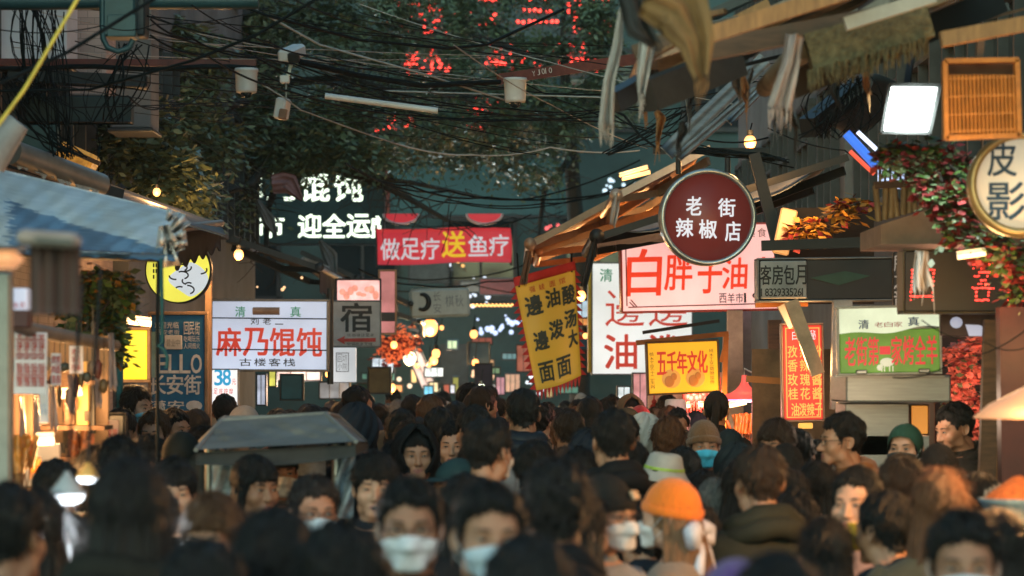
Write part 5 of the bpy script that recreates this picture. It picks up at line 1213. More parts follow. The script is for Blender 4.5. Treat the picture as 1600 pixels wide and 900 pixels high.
# ================================================================== trees and plants
LEAF = mat('locust leaf', (.105, .145, .075), .42, var=.55, scale=1.3, spec=.5); LEAF2 = mat('young leaf', (.17, .21, .11), .42, var=.4, scale=1.5, spec=.5)
BARK = mat('bark', (.045, .038, .03), .85, var=.4, scale=8, bump=.5)
def leaf_quads(n, centre_fn, L, wd, rng, spray=9, droop=.35, ext=3.2):
    """pinnate sprays: each a curved stalk of paired leaflets"""
    ns = n // spray; c = centre_fn(ns, rng); az = rng.uniform(0, 2*np.pi, ns); el = rng.normal(-.25, .45, ns)
    d = np.stack([np.cos(az)*np.cos(el), np.sin(az)*np.cos(el), np.sin(el)], -1); up = np.array((0, 0, 1.)); side = np.cross(d, up); side /= np.linalg.norm(side, axis=1)[:, None] + 1e-9; nrm = np.cross(side, d)
    V = []; S_ = L*ext
    for k in range(spray):
        t = (k//2 + .6)/(spray/2); e = 1 if k % 2 else -1
        sc = rng.uniform(.7, 1.2, ns)[:, None]; p = c + d*(S_*t) - up*(droop*S_*t*t) 
        o = side*e*.85 + d*.55 + rng.normal(0, .28, (ns, 3)) - up*.15; o /= np.linalg.norm(o, axis=1)[:, None]
        tw = nrm*1. + rng.normal(0, .35, (ns, 3)); w_ = np.cross(o, tw); w_ /= np.linalg.norm(w_, axis=1)[:, None] + 1e-9
        V.append(np.stack([p, p + o*L*sc*.5 + w_*wd*sc, p + o*L*sc, p + o*L*sc*.5 - w_*wd*sc], 1))
    V = np.concatenate(V).reshape(-1, 3); q = len(V)//4; return V, np.arange(q*4).reshape(q, 4)
def tree(name, label, base, top, limbs, blobs, n, L=.10, wd=.022, trunk_r=.16, cat='tree'):
    t = thing(name, label, cat, base); rng = np.random.default_rng(int(abs(base[0])*100)+3)
    b = MB(); base, top = Vector(base), Vector(top); mid = base.lerp(top, .5) + Vector((.15, .1, 0))
    b.tube([base, base.lerp(mid, .5), mid, mid.lerp(top, .5), top], [trunk_r, trunk_r*.85, trunk_r*.75, trunk_r*.6, trunk_r*.35], 12)
    b.build('trunk', BARK, t); lb = MB()
    for pts in limbs:
        W3 = [P(*p) for p in pts]; lb.tube(W3, [max(.012, .055*(1 - i/(len(W3)))+.008) for i in range(len(W3))], 7)
        for k in range(26):
            i = random.randrange(len(W3)-1); p = W3[i].lerp(W3[i+1], random.random()); q = p
            dr = Vector((random.gauss(0, 1), random.gauss(0, 1), random.gauss(-.25, .7))).normalized(); pp = [p]
            for s_ in range(4): q = q + dr*random.uniform(.12, .24); dr = (dr + Vector((random.gauss(0, .4), random.gauss(0, .4), random.gauss(-.1, .4)))).normalized(); pp.append(q)
            lb.tube(pp, [.010, .008, .006, .004, .003], 4)
    lb.build('limb', BARK, t)
    bl = np.array([(*P(x, y, D), rx*D/F, ry*D/F, wgt) for (x, y, D, rx, ry, wgt) in blobs])
    def cf(ns, rng):
        k = rng.choice(len(bl), ns, p=bl[:, 5]/bl[:, 5].sum()); u = rng.normal(0, .5, (ns, 3)); u[:, 1] *= 1.2
        sub = rng.normal(0, .42, (len(bl), 9, 3)); j = rng.integers(0, 9, ns); c = sub[k, j]*.8 + u*.42
        return bl[k, :3] + c*np.stack([bl[k, 3], bl[k, 3]*.8, bl[k, 4]], -1)
    v, f = leaf_quads(n, cf, L, wd, rng)
    mi = (rng.random(len(f)) < .28).astype(int); org = ORG[t.name]
    mesh_obj('crown', v - np.array(org), f, [LEAF, LEAF2], mi, np.zeros(len(f), bool), t, org); return t
tree('street_tree', 'leafy street tree over the lamp board with drooping bare twigs', tuple(P(330, 815, 39.5)), tuple(P(385, 120, 38.6)),
     [[(440, 200, 38), (500, 230, 37), (545, 275, 36), (640, 285, 36), (760, 310, 36)], [(440, 220, 38), (370, 300, 37), (330, 350, 36)], [(450, 240, 38), (420, 320, 37), (415, 400, 36)], [(430, 150, 38), (330, 170, 33), (250, 220, 28)], [(420, 120, 38), (330, 90, 32), (240, 60, 29)], [(440, 130, 38), (540, 120, 37), (640, 150, 37)], [(435, 120, 38), (400, 20, 37.5), (380, -60, 37)], [(440, 230, 37), (390, 290, 35), (350, 300, 34), (300, 345, 33)], [(380, 240, 36), (330, 290, 34), (280, 300, 33)], [(520, 255, 36.5), (620, 300, 36), (700, 345, 36)]],
     [(250, 60, 29, 50, 50, .8), (250, 160, 29, 45, 50, .9), (300, 110, 30, 60, 60, 1.0), (235, 225, 27, 36, 40, .8), (210, 200, 24, 34, 36, .5), (255, 255, 24, 36, 30, .5), (200, 150, 24, 24, 40, .3), (270, 300, 25, 40, 14, .3), (300, 215, 30, 60, 40, .9), (290, 280, 29, 50, 24, .5), (300, 60, 37, 70, 60, 1.2), (400, 40, 37, 90, 60, 1.3), (520, 50, 37, 90, 60, 1.2), (290, 180, 36, 80, 60, 1.2), (400, 160, 36, 90, 60, 1.3), (520, 180, 36, 90, 50, 1.2), (330, 262, 36, 80, 30, .7), (450, 232, 36, 100, 26, .9), (240, 250, 36, 45, 40, .6), (560, 238, 36, 90, 20, .5), (400, -40, 38, 200, 60, 1), (600, 150, 38, 70, 50, .8), (370, 320, 35, 50, 18, .10)], 60000, .11, .024, .17)
tree('street_tree', 'broad street tree screening the red dot lettering with hanging twigs', tuple(P(905, 800, 46)), tuple(P(880, 80, 46)),
     [[(890, 220, 46), (800, 240, 45), (700, 230, 44)], [(885, 160, 46), (780, 150, 45), (690, 150, 44)], [(882, 110, 46), (760, 60, 45), (640, 30, 44)], [(890, 200, 46), (940, 160, 45), (960, 90, 45)], [(890, 250, 46), (850, 300, 45), (842, 370, 44)], [(880, 100, 46), (880, 0, 46)]],
     [(650, 60, 46, 60, 40, .55), (690, 130, 45, 70, 22, .8), (760, 50, 46, 40, 45, .6), (840, 70, 46, 60, 25, .9), (930, 60, 46, 40, 60, .9), (760, 150, 45, 90, 25, .9), (860, 140, 45, 70, 30, .7), (640, 215, 44, 80, 30, .8), (740, 220, 44, 110, 28, .9), (850, 200, 45, 90, 30, .9), (800, 265, 44, 110, 14, .2), (700, 0, 46, 90, 25, .6), (820, -20, 46, 120, 30, .8), (720, 85, 46, 30, 30, .5), (620, 130, 45, 40, 30, .5), (950, 140, 45, 35, 45, .6), (600, 60, 44, 40, 50, .8), (620, 0, 44, 60, 30, .7), (690, 180, 43, 60, 22, .8), (780, 185, 43, 70, 20, .8), (880, 180, 44, 60, 30, .7), (720, 20, 43, 30, 40, .5), (810, 110, 43, 50, 16, .6), (930, 10, 44, 40, 50, .7)], 42000, .11, .024, .2)
def vine(name, label, blobs, n, mats, probs, L, wd, cat='plant', stems=()):
    c0 = P(blobs[0][0], blobs[0][1]+20, blobs[0][2]); t = thing(name, label, cat, c0); rng = np.random.default_rng(n)
    bl = np.array([(*P(x, y, D), rx*D/F, ry*D/F, w_) for (x, y, D, rx, ry, w_) in blobs])
    def cf(ns, rng):
        k = rng.choice(len(bl), ns, p=bl[:, 5]/bl[:, 5].sum()); u = rng.normal(0, .5, (ns, 3)); return bl[k, :3] + u*np.stack([bl[k, 3], bl[k, 3]*.6, bl[k, 4]], -1)
    v, f = leaf_quads(n, cf, L, wd, rng, 5, .5, 1.2); mi = rng.choice(len(mats), len(f)//5 + 1, p=probs).repeat(5)[:len(f)]
    mesh_obj('foliage', v - np.array(c0), f, mats, mi, np.zeros(len(f), bool), t, c0)
    b = MB()
    for k in range(len(blobs)-1): b.tube([P(*blobs[k][:3]), (P(*blobs[k][:3]) + P(*blobs[k+1][:3]))/2 + Vector((.03, 0, .03)), P(*blobs[k+1][:3])], .008, 5)
    b.build('stem', BARK, t); return t
RF = mat('red flower', (.20, .022, .022), .6, var=.5, scale=14); PK = mat('pink blossom', (.70, .20, .16), .6, var=.35, scale=10); GL = mat('bright ivy leaf', (.06, .12, .025), .5, var=.4, scale=8)
AL_ = mat('autumn leaf', (.40, .20, .03), .55, var=.4, scale=6)
vine('flower_garland', 'red flower and ivy garland drooping toward the cream round sign', [(1400, 238, 14.2, 20, 12, .8), (1440, 262, 14.2, 24, 20, 1.2), (1478, 300, 14.1, 22, 26, 1.2), (1500, 345, 14, 22, 22, 1.0), (1545, 375, 13.9, 22, 12, 1.0), (1580, 400, 13.8, 20, 20, .9), (1598, 450, 13.8, 12, 20, .5), (1500, 262, 14.3, 24, 24, .9), (1450, 232, 14.3, 40, 12, .8), (1520, 320, 14.1, 14, 24, .6)], 4200, [RF, LEAF, GL], [.45, .35, .20], .055, .018)
vine('ivy', 'green and yellow ivy hanging above the left-hand stall papers', [(150, 440, 15, 40, 25, 1.2), (120, 470, 15, 30, 25, .9), (165, 490, 15, 24, 40, 1), (185, 450, 15, 20, 30, .8), (130, 520, 14.8, 20, 20, .4), (178, 530, 15, 10, 28, .4)], 2600, [LEAF, GL, AL_], [.5, .3, .2], .06, .018)
vine('blossom_branch', 'pink artificial blossom behind the seller in the black coat', [(1508, 575, 17.5, 20, 22, 1.3), (1500, 615, 17.5, 18, 20, 1.2), (1516, 655, 17.5, 18, 20, 1.2), (1500, 548, 17.6, 18, 10, .7), (1552, 620, 17.4, 5, 50, 1), (1528, 535, 17.5, 16, 8, .5)], 3600, [PK, RF, LEAF], [.75, .15, .10], .05, .02, 'artificial flower')
vine('leaf_garland', 'yellow leaf garland with red blossom lit under the dark eave', [(1270, 350, 20.5, 26, 9, 1), (1312, 328, 20.5, 14, 20, 1.2), (1250, 358, 20.5, 12, 9, .6), (1345, 315, 20.5, 14, 8, .5)], 420, [AL_, RF], [.75, .25], .085, .024, 'garland')
vine('blossom_cluster', 'orange red blossom cluster glowing in the distance beside the pink poster', [(612, 540, 42, 22, 18, 1), (628, 528, 42, 20, 14, 1)], 900, [lit('glow blossom', (1, .20, .06), .5, var=.8, scale=4), RF], [.5, .5], .09, .03, 'artificial flower')

# ================================================================== lamps
WARM = (1.0, .50, .18)
def bulb(px, py, D, r=.045, label=None, watts=0, col=(1, .42, .12), st=2.6, group='bare bulbs over the stalls', cord=30, name='bulb'):
    c = P(px, py, D); t = thing(name, label, 'lamp', c, group)
    MB().ball(c, (r, r, r*1.15), 12, 8).build('glass', lit('bulb glow %.2f %.2f %g' % (col[1], col[2], st), col, st), t)
    MB().tube([c + Vector((0, 0, r)), c + Vector((0, 0, r*1.9))], r*.5, 8).build('socket', M_BLACK, t)
    MB().tube([c + Vector((0, 0, r*1.8)), c + Vector((.02, .05, cord*D/F))], .006, 5).build('cord', M_CABLE, t)
    if watts: lamp(c - Vector((0, .12, .08)), watts, WARM if col[2] < .5 else col, .06, parent=t)
    return t
bulb(373, 398, 24, .042, 'bare warm bulb over the wonton lightbox', 30); bulb(672, 512, 44, .12, 'brightest distant warm lamp below the small pale sign', 60, (1, .34, .08), 3.4); bulb(908, 462, 30, .05, 'warm bulb between the yellow banner and the white noodle sign', 20)
bulb(245, 300, 22, .03, 'warm bulb half hidden by the eave near the tree', 12); bulb(514, 584, 31, .04, 'small warm bulb beside the white box sign', 8); bulb(640, 560, 44, .10, 'wide distant white lamp below the orange blossom', 25, (1, .80, .5), 2.0)
bulb(752, 607, 36, .05, 'greenish white pear lamp over the distant crowd', 8, (.95, 1, .7), 6); bulb(1172, 222, 23, .05, 'orange lamp at the top of the dark eave', 25)
bulb(612, 606, 34, .05, 'warm lamp low over the crowd by the olive panel', 14)
def tube_lamp(px0, py0, px1, py1, D, label, watts=0, col=(1, .66, .34), st=3.6, r=.016, group=None):
    a, b_ = P(px0, py0, D), P(px1, py1, D); t = thing('tube_lamp', label, 'lamp', (a+b_)/2, group)
    MB().tube([a, b_], r, 8).build('tube', lit('tube glow %.2f %g' % (col[2], st), col, st), t); MB().bar(a + Vector((0, .02, r*1.6)), b_ + Vector((0, .02, r*1.6)), .03, .02).build('fitting', M_WHITE, t)
    if watts: lamp((a+b_)/2 - Vector((0, .15, .1)), watts, WARM, .1, parent=t)
tube_lamp(185, 500, 236, 506, 18.5, 'bright warm strip lamp above the plain yellow board', 14, st=4, r=.02); tube_lamp(92, 618, 108, 617, 14, 'short warm tube lamp among the hanging papers', 8); tube_lamp(116, 615, 128, 613, 14.2, 'second short warm tube lamp beside the amber panel', 6)
tube_lamp(56, 690, 84, 689, 12.6, 'white strip lamp over the skewers on the left stall', 10, st=4, r=.018); tube_lamp(968, 275, 1012, 262, 28, 'upper yellow tube lamp behind the awning bars', 10, (1, .55, .2), 1.5, .012); tube_lamp(972, 281, 1016, 270, 28.1, 'lower yellow tube lamp behind the awning bars', 0, (1, .55, .2), 1.5, .012)
tube_lamp(1132, 636, 1166, 629, 25, 'warm tube lamp under the red pendant lamp', 12); tube_lamp(1496, 402, 1540, 396, 13.8, 'slatted warm ceiling lamp near the red dot sign', 6, (1, .8, .45), 1.2, .012); tube_lamp(1060, 635, 1078, 634, 26, 'small warm lamp over the trinkets', 10); tube_lamp(1092, 633, 1106, 632, 26.1, 'second small warm lamp over the trinkets', 0)
br = random.Random(12)
for i in range(16):
    e = -1 if i % 2 else 1; D = br.uniform(34, 48); px = 800 + e*br.uniform(60, 230)*30/D + (20 if e > 0 else -10); py = 585 - br.uniform(10, 110)*30/D
    bulb(px, py, D, br.uniform(.03, .055), 'bare warm bulb hanging among others along the far stalls', 5 if i % 3 == 0 else 0, (1, .40, .11), 2.6, 'warm bulbs along the far stalls')
# red pendant lamp
t = thing('pendant_lamp', 'red enamel pendant lamp glowing pink under the orange hanging sign', 'lamp', P(1163, 608, 22)); c = P(1163, 622, 22); k = 22/F
MB().lathe([(4*k, 36*k), (5*k, 26*k), (8*k, 20*k), (14*k, 13*k), (22*k, 8*k), (32*k, 5*k), (34*k, 0), (32*k, -2*k), (16*k, 6*k), (5*k, 15*k)], c, 32).build('shade', lit('red enamel glow', (.95, .12, .09), .75, base=(.5, .06, .045)), t)
MB().lathe([(32*k, 0), (29*k, -4*k), (12*k, -6*k), (0, -6*k)], c, 24).build('diffuser', lit('pink lamp glow', (1, .28, .62), 2.2), t); MB().tube([c + Vector((0, 0, 32*k)), c + Vector((0, 0, 46*k)), c + Vector((.12, 0, 34*k))], .007, 5).build('cord', M_WHITE, t)
lamp(c - Vector((0, 0, .1)), 14, (1, .35, .3), .08, parent=t)
# white cone lamps near the left stall
for (px, py, D, lab) in ((105, 772, 8.4, 'white cone lamp hanging low over the near crowd'), (137, 745, 9.2, 'second white cone lamp with an ochre shade behind the first')):
    c = P(px, py, D); k = D/F; t = thing('cone_lamp', lab, 'lamp', c); q = 1 if px < 120 else .62
    MB().lathe([(3*k, 36*k*q), (6*k, 30*k*q), (27*k*q, 4*k), (28*k*q, 0), (26*k*q, 0)], c, 28).build('shade', mat('grey lamp shade', (.34, .36, .38), .5) if px < 120 else mat('ochre lamp shade', (.42, .24, .06), .5), t)
    MB().lathe([(27*k*q, 1*k), (27*k*q, -4*k), (22*k*q, -11*k*q), (10*k, -15*k*q), (0, -16*k*q)], c, 24).build('diffuser', lit('cold lamp glow', (.85, .93, 1.), 3.2), t); MB().tube([c + Vector((0, 0, 34*k*q)), c + Vector((0, .3, 330*k))], .006, 5).build('cord', M_CABLE, t)
    lamp(c - Vector((0, 0, .12)), 7, (.85, .93, 1), .1, parent=t)
# floodlight
t = thing('floodlight', 'square floodlight glowing white beside the wicker-like lamp back', 'lamp', P(1422, 170, 14)); k = 14/F
b = MB(); pts = [(1393, 136), (1464, 137), (1449, 205), (1381, 204)]; C4 = [P(x, y, 13.9) for x, y in pts]
b.add(C4 + [p + Vector((0, .03, 0)) for p in C4], [(3, 2, 1, 0), (4, 5, 6, 7), (0, 1, 5, 4), (1, 2, 6, 5), (2, 3, 7, 6), (3, 0, 4, 7)]); b.build('glass', lit('floodlight glow', (.92, 1., .97), 6.0), t)
cc = sum(C4, Vector())/4; b = MB(); O4 = [cc + (p-cc)*1.10 for p in C4]
for i in range(4): b.bar(O4[i], O4[(i+1) % 4], .05, .016)
b.add([p + Vector((0, .035, 0)) for p in O4] + [cc + (p-cc)*.8 + Vector((0, .13, .01)) for p in O4], [(0, 1, 2, 3), (7, 6, 5, 4), (0, 4, 5, 1), (1, 5, 6, 2), (2, 6, 7, 3), (3, 7, 4, 0)]); b.build('case', M_BLACK, t)
MB().bar(cc + Vector((0, .15, .08)), cc + Vector((.05, .3, .30)), .03, .03).build('bracket', M_BLACK, t); lamp(cc - Vector((0, .08, 0)), 45, (.86, 1, .95), .12, 'SPOT', (R(62), 0, R(-12)), t, 150)
# ribbed orange-lit lamp back
t = thing('heat_lamp', 'square ribbed lamp back painted as lit orange beside the floodlight', 'lamp', P(1532, 160, 12)); k = 12/F; OR_ = mat('orange-lit rib metal', (.40, .16, .03), .5, .2, var=.3, scale=20)
MB().box(P(1532, 158, 12.10), (112*k, .10, 120*k), (0, R(-2), 0), 0, .012).build('case', mat('dark gap metal', (.10, .035, .01), .6), t); b = MB()  # orange light painted on the ribs, dark gaps on the case
for i in range(17): b.box(P(1483+6.1*i, 164, 11.99), (3.4*k, .07, 92*k), (0, R(-2), R(8)))
for y in (122, 150, 178, 204): b.box(P(1532, y, 11.965), (106*k, .02, 2.2*k), (0, R(-2), 0))
b.build('rib', OR_, t); b = MB()
for (x0, y0, x1, y1) in ((1476, 96, 1590, 94), (1478, 216, 1592, 212), (1476, 96, 1478, 218), (1588, 94, 1592, 214)): b.bar(P(x0, y0, 11.97), P(x1, y1, 11.97), .05, .02)
b.build('frame', OR_, t); MB().bar(P(1530, 94, 12), P(1532, 60, 12), .04, .03).build('bracket', M_WOOD, t); lamp(P(1532, 190, 11.55), 3.2, (1, .42, .08), .15, parent=t)
for (lab, pts, m) in (('blue glowing strip light near the flower garland', [(1322, 208), (1368, 258)], lit('blue strip', (.06, .22, .9), .8)), ('white glowing strip light beside the blue one', [(1340, 206), (1372, 236)], lit('white strip', (.75, .82, 1), 1.6)), ('thin red glowing strip light under the blue one', [(1328, 236), (1366, 272)], lit('red strip', (1, .12, .06), .9))):
    o = MB().tube([P(x, y, 16) for x, y in pts], .026 if 'blue' in lab[:5] else .012, 8).build('strip_light', m); tag(o, lab, 'lamp'); rebase(o)
s = Sign('window', 'cold lit window with bars behind the wooden balcony', 'window', (1372, 245, 1416, 295), 17.5); s.panel('pane', lit('cold shop glow', (.55, .68, 1), .8, var=.6, scale=9), t=.03)
for i in range(6): s.panel('bar', M_DGREY, (1373+8*i, 245, 1376+8*i, 295), .05, -.03)

# ================================================================== stalls
def board(name, label, cat, box, D, m, t=.04, yaw=0, roll=0, group=None, frame=None, text=None, tm=None, bold=.0):
    s = Sign(name, label, cat, box, D, yaw, roll, group); s.panel('panel', m, t=t)
    if frame: s.frame(frame, 2, t+.03)
    if text: s.text(text, tm or INK, bold)
    return s
AMB = lit('painted amber wall glow', (.95, .42, .12), .12, base=(.24, .12, .05), var=.5, scale=2.5)  # lamplight on the wall painted in as a weak glow
# left stall
PAP = mat('stall paper', (.68, .63, .64), .8, var=.1)
s = board('menu_paper', 'large paper menu with rows of red writing hanging on the grey post', 'paper', (22, 519, 73, 616), 11.5, PAP, .006, 0, 1)
s.text([('羊肉泡馍牛肉饼', 25+11.5*i, 522, 35+11.5*i, 562, 'v', .1) for i in range(4)] + [('红柳烤肉酸梅汤', 26+11.5*i, 567, 36+11.5*i, 604, 'v', .1) for i in range(4)], RINK, .045)
s = board('menu_paper', 'narrow red lettered paper beside the large paper menu', 'paper', (80, 552, 95, 602), 12.2, PAP, .006, 8); s.text([('烤肉筋', 81, 554, 87, 600, 'v'), ('烤面筋', 88, 554, 94, 600, 'v')], RINK, .01)
s = board('menu_paper', 'white paper hanging under the ivy', 'paper', (108, 540, 130, 584), 13, PAP, .006); s.text([('烤羊排', 112, 544, 118, 580, 'v'), ('十元串', 120, 544, 126, 580, 'v')], RINK, -.005)
board('paper_notice', 'tall white notice with pale blue writing behind the large menu', 'paper', (61, 600, 76, 662), 12.4, mat('white notice', (.6, .63, .66), .7), .01, text=[('价目', 64, 630, 73, 648, 'v')], tm=mat('blue ink pale', (.15, .3, .45), .6))
board('box_sign', 'small white box sign with red marks at the edge above the large paper menu', 'sign', (18, 450, 42, 484), 10.5, lit('dim white box', (.6, .66, .8), .5), .1, text=[('串', 20, 472, 29, 482), ('吧', 31, 472, 40, 482)], tm=RINK)
board('dark_fascia', 'dark red fascia above the papers on the left stall', 'board', (-30, 478, 45, 512), 10.8, mat('dark red fascia', (.06, .02, .018), .6), .08)
o = MB().tube([P(-20, 497, 11), P(60, 518, 11.6), P(180, 540, 14)], .03, 8).build('canopy_rail', mat('old rail', (.16, .14, .12), .6)); tag(o, 'worn rail carrying the papers of the left-hand stall', 'rail'); rebase(o)
o = MB().box(P(6, 660, 10.4), (26*10.4/F, .08, 1.1), None, 0, .01).build('stall_post', mat('grey green steel', (.14, .16, .15), .45, .5)); tag(o, 'broad grey steel post at the edge beside the skewers', 'post'); rebase(o)
for (lab, x, y0, y1, wd) in (('first', 84, 600, 668, 12), ('second', 112, 585, 642, 10), ('third', 154, 540, 632, 9), ('fourth', 176, 520, 606, 12), ('fifth', 36, 620, 690, 8), ('sixth', 58, 618, 680, 9)):
    strip('%s translucent plastic strip hanging on the left stall, counted from the one by the notice' % lab if 0 else {'first': 'translucent strip hanging beside the tall white notice', 'second': 'flared translucent strip below the white paper', 'third': 'long translucent strip beside the dark post', 'fourth': 'pink translucent strip beside the teal post', 'fifth': 'dull strip hanging below the large menu near the grey post', 'sixth': 'dull strip hanging below the large menu near the notice'}[lab], [(x-3, y0), (x, (y0+y1)/2), (x+2, y1)], 13.4, [wd*.5, wd*.8, wd], mat('translucent plastic strip', (.36, .29, .27), .4, var=.2), 0, 'plastic_strip')
t = thing('food_stall', 'amber lit skewer stall at the left with a back wall of posters', 'stall', P(90, 720, 13.8))
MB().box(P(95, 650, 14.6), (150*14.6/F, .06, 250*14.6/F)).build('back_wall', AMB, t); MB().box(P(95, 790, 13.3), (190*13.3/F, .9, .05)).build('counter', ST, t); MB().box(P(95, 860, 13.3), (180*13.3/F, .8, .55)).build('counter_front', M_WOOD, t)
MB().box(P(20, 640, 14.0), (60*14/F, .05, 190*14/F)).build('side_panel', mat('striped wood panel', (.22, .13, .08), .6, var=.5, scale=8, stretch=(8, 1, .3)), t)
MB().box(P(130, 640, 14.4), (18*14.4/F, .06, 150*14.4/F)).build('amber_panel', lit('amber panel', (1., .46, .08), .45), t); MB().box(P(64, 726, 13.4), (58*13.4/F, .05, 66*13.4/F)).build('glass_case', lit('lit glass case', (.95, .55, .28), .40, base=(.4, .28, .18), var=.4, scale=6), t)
for (x0, y0, x1, y1) in ((98, 622, 114, 660), (99, 672, 116, 700)):
    MB().box(P((x0+x1)/2, (y0+y1)/2, 14.5), ((x1-x0)*14.5/F, .02, (y1-y0)*14.5/F)).build('poster', mat('dark poster', (.12, .09, .06), .6, var=.5, scale=12), t)
pr_ = random.Random(8)
for i in range(16):
    x, y = 28 + 8.2*i + pr_.uniform(-3, 3), pr_.choice((606, 632, 650, 684, 700)); w_, h_ = pr_.uniform(8, 16), pr_.uniform(12, 30)
    MB().box(P(x, y, 14.45 - .012*i), (w_*14/F, .012, h_*14/F), (0, R(pr_.uniform(-3, 3)), 0)).build('poster', [mat('stall poster %d' % (i % 5), [(.35, .22, .14), (.16, .07, .04), (.42, .34, .26), (.07, .06, .05), (.30, .10, .05)][i % 5], .7, var=.6, scale=16)][0], t)
for i in range(18):
    x, y = 16 + 8.6*i, pr_.uniform(556, 606); hb = MB(); c_ = P(x, y, 13.7 - .02*i); w_ = pr_.uniform(.012, .03); L_ = pr_.uniform(.04, .11)
    hb.tube([c_ + Vector((0, 0, .25)), c_], .002, 4); hb.tube([c_, c_ - Vector((0, 0, L_*.2)), c_ - Vector((.004, 0, L_*.7)), c_ - Vector((0, 0, L_))], [w_*.3, w_, w_, w_*.4], 8); hb.build('hanging_pack', mat('hanging pack %d' % (i % 4), [(.12, .03, .02), (.10, .07, .03), (.05, .06, .05), (.22, .15, .10)][i % 4], .4, var=.4, scale=20), t)
for y in (598, 668, 716): MB().box(P(95, y, 14.2), (150*14.2/F, .3, .02)).build('shelf', M_WOOD, t)
MB().box(P(146, 590, 14.2), (5*14.2/F, .05, 175*14.2/F)).build('post', M_BLACK, t)
lamp(P(70, 640, 13.7), 5, WARM, .1, parent=t); lamp(P(125, 610, 13.9), 3.5, WARM, .1, parent=t)
def skewers(label, px, py, D, n, spread, h, m, lean=.15):
    b = MB(); c = P(px, py, D)
    for i in range(n):
        x = random.uniform(-spread, spread)*D/F; y = random.uniform(-.08, .08); L = h*D/F*random.uniform(.7, 1.1); top = c + Vector((x + random.gauss(0, lean)*L, y, L)); bs = c + Vector((x, y, 0))
        b.tube([bs, bs.lerp(top, .35)], .003, 4, 1); 
        pts = [bs.lerp(top, .35 + .65*j/9) for j in range(10)]; b.tube(pts, [.010 + .008*random.random() for _ in pts], 6)
    o = b.build('skewer_bunch', [m, M_OWOOD]); tag(o, label, 'skewers'); return rebase(o)
MEAT = mat('grilled meat', (.30, .09, .025), .4, var=.5, scale=30); MEAT2 = mat('orange fried skewer', (.55, .20, .03), .4, var=.4, scale=30)
skewers('bunch of orange fried skewers beside the grey steel post', 26, 760, 12.2, 26, 13, 78, MEAT2); skewers('bunch of dark red skewers standing by the amber panel', 122, 728, 13.2, 22, 14, 52, MEAT, .05); skewers('small bunch of orange skewers behind the cone lamps', 54, 748, 12.8, 9, 6, 34, MEAT2); skewers('pile of orange squid skewers under the red pendant lamp', 1158, 692, 22.5, 26, 14, 44, MEAT2, .2)
# framed board by the crowd on the left
s = Sign('framed_notice', 'black framed notice board with a pale sheet in front of the left stall', 'notice board', (141, 648, 194, 710), 14.6); s.panel('board', mat('dark board', (.03, .04, .045), .3), t=.03); s.frame(M_BLACK, 4, .06); s.panel('sheet', mat('grey pink sheet', (.34, .28, .27), .7), (157, 656, 186, 706), .006, -.01); s.text([('大盘鸡', 159, 670, 184, 682)], RINK, .0, y=-.014); s.panel('seal', RINK, (160, 659, 171, 663), .003, -.014)
MB().tube([s.q(167, 712), s.q(167, 1130)], .02, 8).build('stand', M_BLACK, s.root)
o = MB().box(P(187, 570, 17.5), (10*17.5/F, .06, 180*17.5/F), None, 0, .01).build('teal_post', mat('turquoise paint', (.02, .14, .15), .5)); tag(o, 'turquoise painted post beside the plain yellow board', 'post'); rebase(o)
o = MB().box(P(326, 560, 24.3), (9*24.3/F, .1, 260*24.3/F)).build('timber_post', mat('tan wood', (.26, .17, .10), .6)); tag(o, 'tan post between the blue board and the wonton lightbox', 'post'); rebase(o)
board('amber_menu', 'small pale green menu sheet hanging over the blue board', 'paper', (236, 518, 248, 590), 22, mat('pale green sheet', (.36, .46, .44), .7), .01)
# near blurred curtain roller
t = thing('rolled_curtain', 'brown striped curtain hanging from a beige roller nearest the camera', 'curtain', P(78, 430, 7.2))
MB().box(P(76, 374, 7.2), (98*7.2/F, .06, 24*7.2/F), (0, R(4), 0), 0, .012).build('roller_case', mat('beige case', (.30, .24, .21), .5), t); MB().box(P(84, 376, 7.16), (58*7.2/F, .01, 9*7.2/F), (0, R(4), 0)).build('badge', mat('olive badge', (.10, .10, .09), .6), t)
MB().grid(lambda u, v: P(46+80*u, 384+108*v, 7.25 + .008*math.sin(u*26)), 60, 6, 0, True, .004).build('curtain', mat('brown striped curtain', (.085, .048, .04), .85, var=.6, scale=4, stretch=(9, 1, .05)), t)
t = thing('tube_lantern', 'blurred orange lit box lamp at the edge beside the beige roller', 'lamp', P(10, 405, 7.6)); MB().box(P(8, 405, 7.6), (52*7.6/F, .1, 28*7.6/F), None, 0, .02).build('box', lit('peach lamp', (.95, .42, .18), .55, var=.3), t); MB().box(P(8, 388, 7.6), (56*7.6/F, .11, 5*7.6/F)).build('cap', M_DGREY, t)
